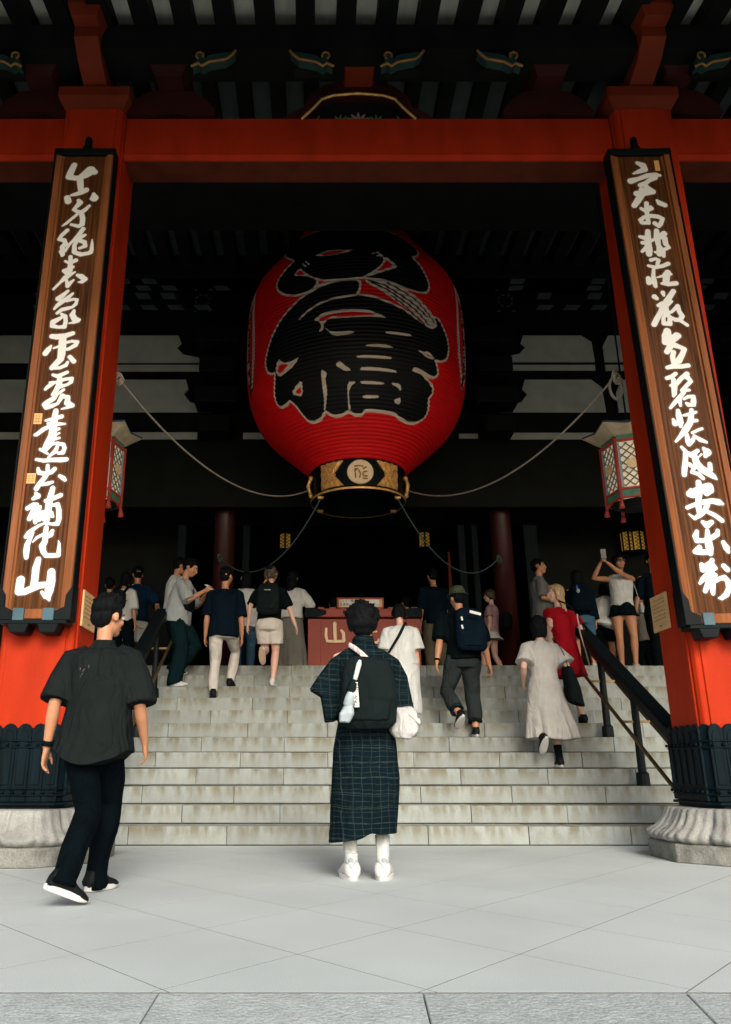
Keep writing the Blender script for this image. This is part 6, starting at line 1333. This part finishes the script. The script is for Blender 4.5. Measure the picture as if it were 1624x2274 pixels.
for i in (0,1): K1.sock(i,'white',-.06,.42); K1.shoe(i,'shoew','solew',size=1.12,th=.030,high=.012,chunk=.008)
for i in (0,1):
    o=[c for c in K1.root.children if c.name.startswith('shoe')][i]; s_=-1 if i==0 else 1; A_=K1.A[i]
    pm=MB()
    for dx,dy,dz,r in ((.04*s_,.03,-.045,.028),(.045*s_,.07,-.055,.022),(-.03*s_,.04,-.05,.022)): pm.ell(A_+V((dx,dy,dz)),.018,r*1.2,r*.6)
    pm.ell(A_+V((0,-.055,.02)),.022,.016,.035); pm.obj('overlay',M['grayt'],o,smooth=True,local=True); MB().tube([A_+V((-.03,-.062,.03)),A_+V((0,-.083,-.01)),A_+V((.03,-.062,.03))],[.006]*3,6).obj('heel_seam',M['umb'],o,smooth=True,local=True)
bpe,bMx,bc=backpack(K1,'black roll-top backpack with white vertical logo strip on the kimono wearer',w_=.190,d_=.085,z0=.528,z1=.785,y=-.225,off=.015,amp=.007,seed=31,straps=False)
K1.strapline([(-.105,-.09,1.478),(-.06,-.150,1.440),(-.015,-.19,1.395),(.02,-.215,1.355)],.017,.004,'white_strap',M['strapw'],bpe,bMx)
K1.strapline([(.14,-.12,1.36),(.08,-.20,1.33),(.01,-.26,1.27)],.016,.004,'cross_strap',M['pack'],bpe,bMx); K1.strapline([(-.17,-.14,1.36),(-.10,-.26,1.24),(.02,-.285,1.25),(.10,-.24,1.33)],.010,.003,'cross_strap',M['pack'],bpe,bMx)
lg=MB(); lg.box(-.085,-.055,-.372,-.366,1.045,1.20,Matrix.Rotation(R(-3),4,'Y')@Matrix.Translation((.055,0,0)))
lg.v=[tuple(bMx@V(v)) for v in lg.v]; lgo=lg.obj('logo_patch',M['paper'],bpe)
def small_letters(body,par,Wm,size,m,sx=1):
    me=text_mesh(body,size); me.materials.append(m); o=bpy.data.objects.new('lettering',me); link(o); me.transform(mw(par).inverted()@Wm); o.parent=par; return o
small_letters('BALL AND',lgo,bMx@Matrix.Translation((-.075,-.3735,1.122))@Matrix.Rotation(R(90),4,'X')@Matrix.Rotation(R(-93),4,'Z'),.030,M['ink'])
# folded umbrella tucked under the backpack straps
ue,uM=K1.item('folded_umbrella',(-.14,-.36,.94),'folded grey umbrella with pale handle strapped to the black backpack','umbrella')
a,b_=V((-.045,-.335,1.335)),V((-.155,-.36,.94)); d_=(b_-a)
MB().tube([uM@(a+d_*t) for t in (0,.05,.28,.33)],[.012,.017,.015,.010],10).obj('handle',M['umbl'],ue,smooth=True)
MB().tube([uM@(a+d_*t) for t in (.33,.36,.46,.52)],[.020,.034,.036,.026],10).obj('dark_folds',M['pack'],ue,smooth=True)
MB().tube([uM@(a+d_*t) for t in (.50,.58,.70,.72)],[.026,.034,.036,.03],12).obj('canopy',M['umb'],ue,smooth=True)
blob([(a+d_*.72,(.03,0,0),(0,.03,0)),(a+d_*.84,(.048,0,0),(0,.04,0)),(a+d_*.98,(.032,0,0),(0,.03,0))],.006,'canopy_tip',M['umb'],ue,uM,amp=.005,seed=3,freq=(8,8,4))
# white pouch at the right hip
we,wM=K1.item('shoulder_bag',(.265,-.10,.85),'white canvas shoulder bag hanging at the right hip of the kimono wearer','bag')
blob([((.235,-.13,.86),(.05,0,.0),(0,.05,0)),((.25,-.13,.90),(.088,0,0),(0,.065,0)),((.262,-.13,.97),(.098,0,0),(0,.07,0)),((.262,-.13,1.03),(.085,0,0),(0,.06,0)),((.25,-.13,1.065),(.055,0,0),(0,.04,0))],.008,'pouch',M['bag'],we,wM,amp=.009,seed=9,freq=(4,4,4))
blob([((.30,-.19,1.00),(.05,0,-.02),(0,.012,0)),((.31,-.195,.985),(.045,0,-.03),(0,.012,0)),((.315,-.195,.97),(.03,0,-.03),(0,.01,0))],.006,'red_lined_flap',M['offw'],we,wM)
K1.strapline([(.17,-.14,1.14),(.19,-.15,1.06),(.20,-.15,.98)],.014,.004,'strap',M['bag'],we,wM)
# ------------------------------------------------------------------ people on the stairs and at the top
def loc(px,Y,z,hz=.95):
    zc=Y*math.cos(R(PITCH))+(z+hz-CAMH)*math.sin(R(PITCH)); return ((px-700)*zc/1750,Y,z)
def crossbag(p,label,cx,cy,cz,r=(.09,.05,.11),m='pack',strap='pack',sw=.012,sh=1,side=1,front=False,name='shoulder_bag',square=.6):
    e,Mx=p.item(name,(cx,cy,cz-r[2]),label,'bag')
    blob([((cx,cy,cz-r[2]),(r[0]*.8,0,0),(0,r[1]*.6,0)),((cx,cy,cz-r[2]*.5),(r[0],0,0),(0,r[1],0)),((cx,cy,cz+r[2]*.5),(r[0],0,0),(0,r[1],0)),((cx,cy,cz+r[2]),(r[0]*.8,0,0),(0,r[1]*.5,0))],.010,'bag_body',M[m],e,Mx,amp=.003,e=square)
    s=p.S[0 if sh<0 else 1]; top=p.N.lerp(s,.55)+p.up*.055; fy=1 if front else -1
    mid=p.P.lerp(p.N,.55)+p.f*(fy*.155)
    p.strapline([tuple(top),tuple(top.lerp(mid,.5)+p.f*(fy*.045)),tuple(mid+p.r*((cx-p.P.x)*.35)),(cx*.92,cy,cz+r[2]*.9)],sw,.004,'strap',M[strap],e,Mx); return e,Mx
step=lambda i:i*RS
WALK_UP=lambda k:[(-.10,-.10,.085,0,0),(.10,.16,.085+.165,0,0)]
# navy tee, white trousers
p=Person(loc(497,10.12,step(9)),4,H=1.69,label='man in dark navy t-shirt and off-white trousers climbing the upper stairs',lean=4,head=(-28,2),feet=[(-.10,-.02,.085,4,8),(.10,.24,.25,-14,0)],pel=(0,.06),curl=20)
p.body();p.hair('short',seed=11);p.torso('shirt','black' if 0 else 'navy',hem=-.20,e=.028,sl=.5,se=.032,seed=12,flare=.008);p.legs('trousers','offw',w=(.012,.014,.022),seed=13,amp=.008);p.shoe(0);p.shoe(1)
# light grey tee reading a booklet
p=Person(loc(392,10.40,step(10)),-98,H=1.70,label='man in light grey t-shirt looking down at a booklet on the upper stairs',lean=8,head=(0,28),feet=[(-.10,-.02,.085+.165,6,0),(.10,.06,.085,-4,0)],hands=((-.10,.38,1.26),(.10,.40,1.24)),curl=30)
p.body();p.hair('short',seed=14);p.torso('shirt','grayt',hem=-.12,e=.034,sl=.5,se=.035,seed=15,flare=.02,sleeve_flare=.02);p.legs('trousers','tealtr',w=(.03,.045,.06),seed=16,bunch=1);p.shoe(0,'shoeb','solew');p.shoe(1,'shoew','solew')
e,Mx=p.item('booklet',(0,.46,1.26),'pale folded booklet held by the man in light grey t-shirt','booklet')
for s_ in (-1,1):
    Q=Mx@Matrix.Translation((s_*.0,.47,1.30))@Matrix.Rotation(R(-38),4,'X')@Matrix.Rotation(R(s_*14),4,'Y'); MB().box(min(0,s_*.10),max(0,s_*.10),-.075,.075,-.002,.002,Q).obj('page',M['paper'],e)
e,Mx=crossbag(p,'black sling bag across the chest of the man in light grey t-shirt',.0,.17,1.10,(.17,.05,.11),sh=-1,front=True,name='sling_bag')
# companion half hidden behind him
p=Person(loc(385,11.5,PLAT),-60,H=1.66,label='person in patterned white top mostly hidden behind the man reading a booklet',lean=3,head=(0,15),skin='skin')
p.body();p.hair('short',seed=17);p.torso('shirt','white',hem=-.15,e=.028,sl=.5,se=.03,seed=18);p.legs('trousers','black',seed=19);p.shoe(0);p.shoe(1)
# blue jersey, white shorts
p=Person(loc(300,12.2,PLAT),6,H=1.70,label='person in dark blue t-shirt, white shorts and dark cap at the top left',lean=4,head=(12,8),curl=30,hands=(None,(.36,.12,.92)))
p.body();p.hair('crop',seed=20);p.torso('shirt','blue',hem=-.12,e=.036,sl=.5,se=.038,seed=22,flare=.02,sleeve_flare=.02);p.legs('shorts','white',end=.42,w=(.024,.05,.03),seed=23);p.shoe(0,'shoew','solew');p.shoe(1,'shoew','solew')
capm=MB().ell(p.hpnt(0,-.015,.062),.094*p.k,.108*p.k,.088*p.k,p.RH,18,10); capm.loft([(p.hpnt(0,.08,.07),p.RH@V((.07,0,0)),p.RH@V((0,.03,0))),(p.hpnt(0,.135,.06),p.RH@V((.055,0,0)),p.RH@V((0,.025,0)))],14)
capm.obj('cap',M['black'],p.root,smooth=True,local=True); MB().tube([p.hpnt(-.03,-.115,.02),p.hpnt(.03,-.115,.02)],[.006,.006],6).obj('cap_buckle',M['grayt'],p.root,smooth=True,local=True)
pe,pMx=p.item('shoulder_bag',(.12,-.17,1.0),'beige strap bag over the back of the person in the dark blue t-shirt','bag')
p.strapline([(-.12,-.02,1.46),(-.10,-.15,1.38),(.0,-.19,1.12),(.06,-.20,.93)],.012,.004,'strap',M['tan'],pe,pMx)
pe2=MB().tube([pMx@V(q) for q in ((.06,-.20,.93),(.02,-.21,.80),(.08,-.21,.72),(.18,-.19,.70))],[.008]*4,6).obj('cord',M['tan'],pe,smooth=True)
white=MB().tube([p.N+V((-.07,-.03,-.005)),p.N+V((0,-.07,.004)),p.N+V((.07,-.03,-.005))],[.012]*3,8).obj('collar_band',M['white'],p.root,smooth=True,local=True)
# person in bright blue at the far left behind the pillar edge
p=Person(loc(238,12.6,PLAT),10,H=1.60,label='person in bright blue top half hidden by the left pillar',lean=3,head=(0,0),vox=.013)
p.body();p.hair('short',seed=24);p.torso('shirt','skyb',hem=-.1,seed=25);p.legs('trousers','black',seed=26);p.shoe(0);p.shoe(1)
p=Person(loc(272,11.7,PLAT),-15,H=1.50,sex='f',label='person in white top with dark bag straps behind the walking man\'s head',lean=3,head=(0,8),vox=.013)
p.body();p.hair('bob',seed=27);p.torso('shirt','white',hem=-.1,seed=28);p.legs('trousers','black',seed=29);p.shoe(0);p.shoe(1)
backpack(p,'small dark backpack on the person in white behind the walking man',w_=.12,d_=.06,y=-.17,seed=30)
# cropped black top, white shorts, black backpack
p=Person(loc(600,10.30,step(10)),-2,H=1.60,sex='f',label='woman in black t-shirt and white shorts climbing with one white shoe lifted behind',lean=9,head=(-20,4),skin='skinp',feet=[(-.06,-.26,.42,-10,62),(.05,.02,.085,-8,0)],pel=(-.01,.0),knee=[(0,1,.0),None],hands=((-.29,.0,.80),(.34,.02,.78)),curl=18)
p.body();p.hair('ltied','bhair',seed=32);p.torso('shirt','black',hem=.02,e=.02,sl=.45,se=.024,seed=33);p.legs('shorts','offw',end=.36,w=(.02,.05,.03),seed=34,amp=.006);p.shoe(0,'shoew','soleg');p.shoe(1,'shoew','solew')
capm=MB().ell(p.hpnt(0,-.012,.058),.092*p.k,.106*p.k,.080*p.k,p.RH,18,10).obj('cap',M['navy'],p.root,smooth=True,local=True)
plait=MB().tube([p.hpnt(-.03,-.11,.01),p.hpnt(-.035,-.125,-.05),p.hpnt(.0,-.12,-.12),p.hpnt(.03,-.11,-.17)],[.022,.024,.02,.012],8).obj('plait',M['bhair'],p.root,smooth=True,local=True)
be,bm_,_c=backpack(p,'round black backpack with a gold charm on the woman in white shorts',w_=.155,d_=.09,z0=.575,z1=.83,y=-.205,seed=35)
MB().tube([bm_@V((-.06,-.285,1.30)),bm_@V((-.03,-.285,1.335))],[.012,.014],8).obj('charm',M['dgold'],be,smooth=True)
MB().box(-.055,.03,-.292,-.286,1.20,1.212,bm_).obj('logo_strip',M['grayt'],be)
# white loose top, jeans behind them
p=Person(loc(545,11.9,PLAT),6,H=1.55,sex='f',label='woman with long dark hair in loose white top and jeans left of the black backpack',lean=2,head=(20,5),skin='skinp')
p.body();p.hair('long',seed=36);p.torso('shirt','white',hem=-.28,e=.035,sl=.8,se=.03,flare=.06,seed=37);p.legs('jeans','denim',w=(.016,.02,.03),seed=38);p.shoe(0);p.shoe(1)
# white tee and long grey skirt
p=Person(loc(648,12.1,PLAT),-6,H=1.61,sex='f',label='woman with long black hair in white top and long grey skirt',lean=2,head=(-5,12),skin='skinp',hands=((-.16,.24,1.05),(.22,.22,1.02)))
p.body();p.hair('long',seed=39);p.torso('shirt','white',hem=.04,e=.030,sl=.6,se=.032,seed=40,flare=.02);p.skirt('long_skirt','gskirt',.13,rx=.255,ry=.2,seed=41,folds=8,w0=.012);p.shoe(0);p.shoe(1)
# white dress, black cross strap, behind the kimono's right shoulder
p=Person(loc(888,9.22,step(6)),3,H=1.50,sex='f',label='woman in loose white dress with black cross strap behind the kimono wearer\'s right shoulder',lean=5,head=(4,10),skin='skinp',feet=[(-.09,.02,.085,0,0),(.11,-.13,.13,-6,30)])
p.body();p.hair('ltied',seed=42,amp=.004);p.torso('dress_top','white',hem=.0,e=.034,sl=.42,se=.04,seed=43,flare=.02,sleeve_flare=.035,amp=.007);p.skirt('dress_skirt','white',.26,rx=.21,ry=.19,seed=44,folds=7,w0=.045,top=.25);p.shoe(0);p.shoe(1)
e,Mx=p.item('shoulder_bag',(-.2,.05,.8),'black cross strap bag worn by the woman in the white dress','bag'); 
p.strapline([(.09,.02,1.285),(.055,-.10,1.27),(-.03,-.165,1.12),(-.12,-.17,.98),(-.19,-.08,.86)],.018,.004,'strap',M['pack'],e,Mx); blob([((-.21,.0,.76),(.04,0,0),(0,.07,0)),((-.21,.0,.88),(.04,0,0),(0,.07,0))],.01,'bag_body',M['pack'],e,Mx)
# dark figure in the shade right of the offering box
p=Person(loc(968,12.4,PLAT),12,H=1.72,label='person in dark navy top and khaki trousers in the shade right of the offering box',lean=4,head=(0,8),vox=.013)
p.body();p.hair('short',seed=45);p.torso('shirt','navy',hem=-.15,seed=46,e=.035);p.legs('trousers','khaki',w=(.03,.04,.05),seed=47,bunch=1);p.shoe(0);p.shoe(1)
# bucket hat man
p=Person(loc(1030,9.22,step(6)),3,H=1.72,label='man in olive bucket hat and black t-shirt climbing the stairs with a navy backpack',lean=10,head=(14,6),skin='skin',feet=[(-.13,-.20,.235,10,34),(.09,.0,.085,-6,0)],pel=(0,.02),knee=[(-.35,1,.1),None],hands=((-.33,-.04,.82),(.33,.14,.82)),build=1.08,curl=22)
p.body();p.hair('short',seed=48);p.torso('shirt','black',hem=-.10,e=.026,sl=.48,se=.030,seed=49);p.legs('rolled_jeans','dgray',end=.86,w=(.022,.026,.030),seed=50,amp=.008);p.shoe(0,'shoeb','solew');p.shoe(1,'shoeb','solew')
ht=MB().loft([(p.hpnt(0,-.01,.035),p.RH@V((.112,0,0)),p.RH@V((0,.125,0))),(p.hpnt(0,-.012,.05),p.RH@V((.096,0,0)),p.RH@V((0,.108,0))),(p.hpnt(0,-.012,.11),p.RH@V((.088,0,0)),p.RH@V((0,.10,0))),(p.hpnt(0,-.012,.140),p.RH@V((.070,0,0)),p.RH@V((0,.080,0))),(p.hpnt(0,-.012,.147),p.RH@V((.03,0,0)),p.RH@V((0,.04,0)))],20)
ht.loft([(p.hpnt(0,-.01,.055),p.RH@V((.098,0,0)),p.RH@V((0,.11,0))),(p.hpnt(0,-.012,.028),p.RH@V((.135,0,0)),p.RH@V((0,.15,0))),(p.hpnt(0,-.012,.010),p.RH@V((.155,0,0)),p.RH@V((0,.170,0))),(p.hpnt(0,-.012,.014),p.RH@V((.150,0,0)),p.RH@V((0,.165,0))),(p.hpnt(0,-.01,.060),p.RH@V((.09,0,0)),p.RH@V((0,.10,0)))],22,caps=False)
remesh(ht,.008,'bucket_hat',M['olive'],p.root,amp=.003,seed=3,smooth=2)
for i in (0,1):
    A_,K_=p.A[i],p.K[i]; cf=MB().tube([K_.lerp(A_,.70),K_.lerp(A_,.80)],[.076,.082],16,dome=False); remesh(cf,.008,'plaid_cuff',M['plaid'],p.root,amp=.008,freq=(8,8,8),seed=4+i,smooth=1)
be,bm_,_c=backpack(p,'navy backpack with white patches on the man in the bucket hat','navy',w_=.18,d_=.10,z0=.55,z1=.84,y=-.235,off=.05,seed=51)
MB().box(.0,.13,-.355,-.347,1.335,1.365,bm_@Matrix.Rotation(R(14),4,'Y')@Matrix.Translation((-.32,0,-.02))).obj('white_patch',M['paper'],be)
for z_ in (1.31,1.215): MB().tube([bm_@V((-.075,-.30,z_)),bm_@V((-.068,-.30,z_-.03))],[.012,.013],8).obj('keyring',M['paper'],be,smooth=True)
wband(p,0,.08,.012,.033,'black').__setitem__('label','black watch on the left wrist of the man in the bucket hat')
# girl in pink with white skirt
p=Person(loc(1095,13.0,PLAT),62,H=1.50,sex='f',label='girl in pink top and white skirt in front of the right inner pillar',lean=-4,head=(10,5),skin='skinp',feet=[(-.07,.20,.085,0,0),(.07,-.12,.09,0,10)])
p.body();p.hair('ltied','bhair',seed=52);p.torso('shirt','pink',hem=.02,sl=.3,seed=53,e=.02);p.skirt('short_skirt','white',.68,rx=.22,ry=.2,seed=54,folds=9);p.shoe(0,'shoew','solew');p.shoe(1,'shoew','solew')
crossbag(p,'round black bag on the back of the girl in pink',.0,-.24,.98,(.12,.09,.13),sh=1,square=1.0)
# grey polo man
p=Person(loc(1208,11.9,PLAT),-105,H=1.74,label='man in grey polo shirt looking right behind the woman in red',lean=-2,head=(0,-6),hands=((-.20,.26,1.05),(.20,.25,1.08)),skin='skin')
p.body();p.hair('crop',seed=55);p.torso('polo_shirt','polo',hem=-.18,e=.034,sl=.48,se=.034,seed=56,flare=.02,collar=1);p.legs('trousers','khaki',seed=57);p.shoe(0);p.shoe(1)
crossbag(p,'dark sling bag carried in front by the man in the grey polo shirt',.02,.20,1.12,(.10,.06,.10),m='navy',sh=-1,front=True,name='sling_bag')
# woman in red dress
p=Person(loc(1262,9.62,step(7)),22,H=1.68,sex='f',label='blond woman in red dress turning her face left on the right side of the stairs',lean=4,head=(72,0),skin='skinp',feet=[(-.09,.18,.25,0,0),(.09,-.02,.085,-6,0)],hands=((-.24,.16,1.02),(.20,.22,1.0)))
p.body();p.hair('long','blond',seed=58);p.torso('dress_top','red2',hem=-.08,e=.014,sl=.3,se=.02,seed=59);p.skirt('dress_skirt','red2',.56,rx=.27,ry=.23,seed=60,folds=8,w0=.008,top=.25);p.shoe(0);p.shoe(1)
MB().tube([V((.04,-.165,1.28)),V((.05,-.175,1.05)),V((.06,-.235,.80)),V((.065,-.26,.66))],[.012]*4,6,sq=.4).obj('zip_tape',M['tan'],p.root,smooth=True,local=True)
e,Mx=p.item('shoulder_bag',(-.27,.02,.86),'tan handbag carried by the woman in the red dress','bag')
blob([((-.27,.06,.92),(.05,0,0),(0,.11,0)),((-.27,.06,1.08),(.04,0,0),(0,.09,0))],.01,'bag_body',M['tan'],e,Mx)
p.strapline([(-.07,.02,1.475),(-.02,-.13,1.38),(.12,-.15,1.15),(.16,-.10,1.0)],.011,.004,'strap',M['pack'],e,Mx)
# woman in pale grey dress
p=Person(loc(1208,8.72,step(4)),3,H=1.60,sex='f',label='woman with short black hair in long pale grey dress on the right',lean=3,head=(-3,4),skin='skinp',feet=[(-.12,-.16,.30,6,46),(.10,.02,.085,-4,0)],pel=(.0,.0),hands=((-.20,.10,.90),(.25,.06,.84)))
p.body();p.hair('bob',seed=61,amp=.003);p.torso('dress_top','greige',hem=.02,e=.012,sl=.40,se=.03,seed=62,sleeve_flare=.035,amp=.006);p.skirt('dress_skirt','greige',.30,rx=.275,ry=.22,hemshift=(.03,0),seed=63,folds=7,w0=.020,top=.22,fold_amp=.022)
for i in (0,1): p.sock(i,'black',-.02,.40); p.shoe(i,'shoeb','solew')
e,Mx=p.item('tote_bag',(.27,-.06,.66),'large black tote bag on the right shoulder of the woman in the pale grey dress','bag')
blob([((.30,-.07,.66),(.075,0,-.03),(0,.10,0)),((.285,-.07,.74),(.075,0,0),(0,.12,0)),((.245,-.07,1.0),(.045,0,0),(0,.11,0)),((.235,-.07,1.05),(.03,0,0),(0,.10,0))],.009,'bag_body',M['pack'],e,Mx,amp=.005,seed=6)
for dy in (-.10,.02): p.strapline([(.235,dy-.02,1.04),(.20,dy-.01,1.20),(.135,dy*.4,1.375)],.007,.004,'handle',M['pack'],e,Mx)
# navy figure with backpack, denim shorts
p=Person(loc(1290,11.45,PLAT),-12,H=1.50,sex='f',label='person in dark navy jacket and denim shorts right of the woman in red',lean=12,head=(0,12),skin='skin')
p.body();p.hair('bob',seed=64);p.torso('jacket','navy',hem=-.05,e=.03,sl=.9,se=.025,seed=65);p.legs('denim_shorts','denim',end=.38,w=(.02,.04,.03),seed=66);p.shoe(0,'shoew','solew');p.shoe(1,'shoew','solew')
be,bm_,_c=backpack(p,'dark navy backpack with a small blue and white charm right of the woman in red','navy',w_=.16,d_=.10,z0=.56,z1=.83,y=-.22,seed=67)
MB().ell(bm_@V((-.06,-.36,1.10)),.028,.02,.035).obj('charm',M['grayt'],be,smooth=True); MB().ell(bm_@V((-.07,-.355,1.15)),.014,.012,.04).obj('blue_tag',mat('blue_tag',(.03,.10,.45),.5),be,smooth=True)
# bowing child in white shirt
p=Person(loc(1335,11.75,PLAT),-20,H=1.42,sex='f',label='black-haired girl in loose white shirt leaning forward behind the railing',lean=24,side=8,head=(0,15),skin='skin',hands=((-.2,.30,.72),(.22,.28,.74)))
p.body();p.hair('bob',seed=68);p.torso('shirt','white',hem=-.22,e=.035,sl=.5,se=.036,flare=.04,seed=69,sleeve_flare=.03);p.legs('shorts','black',end=.4,seed=70);p.shoe(0,'shoew','solew');p.shoe(1,'shoew','solew')
# woman with raised phone
p=Person(loc(1383,11.55,PLAT),168,H=1.70,sex='f',label='woman in sunglasses, white tank top and black skirt taking a photo with raised arms',lean=2,side=-3,head=(12,-8),skin='skin',feet=[(-.07,.10,.085,8,0),(.10,-.02,.085,-4,0)],hands=((.20,.33,1.56),(.285,.32,1.56)),elbow=((-.4,.6,-1),(1,.1,-.8)),grip=(1,1),curl=30)
p.body();p.hair('ltied','hair',seed=71);p.torso('tank_top','white',hem=.10,e=.010,sl=0,seed=72,amp=.003,flare=.0);p.skirt('short_skirt','black',.80,rx=.225,ry=.19,seed=73,folds=10,w0=.008,top=.22);p.shoe(0,'shoew','solew');p.shoe(1,'shoew','solew')
for sg in (-1,1): MB().ell(p.hpnt(sg*.033,.098,.006),.030,.008,.022,p.RH,12,7).obj('sunglass_lens',M['lens'],p.root,smooth=True,local=True)
e,Mx=p.item('phone',(.245,.36,1.60),'smartphone held up by the woman in sunglasses','phone'); MB().box(.205,.285,.385,.395,1.60,1.75,Mx).obj('phone_body',M['lens'],e,bev=.004)
e,Mx=p.item('shoulder_bag',(-.24,.0,.95),'white strap bag on the shoulder of the woman photographing','bag'); p.strapline([(-.12,-.03,1.42),(-.19,.05,1.25),(-.235,.04,1.0)],.010,.004,'strap',M['bag'],e,Mx); blob([((-.25,.03,.84),(.03,0,0),(0,.07,0)),((-.25,.03,.98),(.03,0,0),(0,.07,0))],.009,'bag_body',M['bag'],e,Mx)
# man half behind the right pillar
p=Person(loc(1462,11.7,PLAT),170,H=1.78,label='man in navy t-shirt half hidden behind the right pillar with one arm hanging in view',lean=0,head=(0,0),skin='skint',hands=(None,(.36,.06,.80)),curl=28)
p.body();p.hair('short',seed=74);p.torso('shirt','navy',hem=-.2,seed=75);p.legs('trousers','black',seed=76);p.shoe(0);p.shoe(1)
# dim figures further inside
for px,Y,h_,c,sd in ((1430,13.6,1.62,'gskirt',80),(740,14.2,1.6,'black',81),(905,14.4,1.66,'navy',82)):
    p=Person(loc(px,Y,PLAT),10,H=h_,label={80:'dim figure in grey standing in the shade behind the right pillar',81:'dim figure in black standing behind the offering box left of the kimono wearer\'s head',82:'dim figure in navy standing behind the offering box at its right end'}[sd],vox=.014)
    p.body();p.hair('short',seed=sd);p.torso('shirt',c,hem=-.2,seed=sd+10);p.legs('trousers','black',seed=sd+20);p.shoe(0);p.shoe(1)
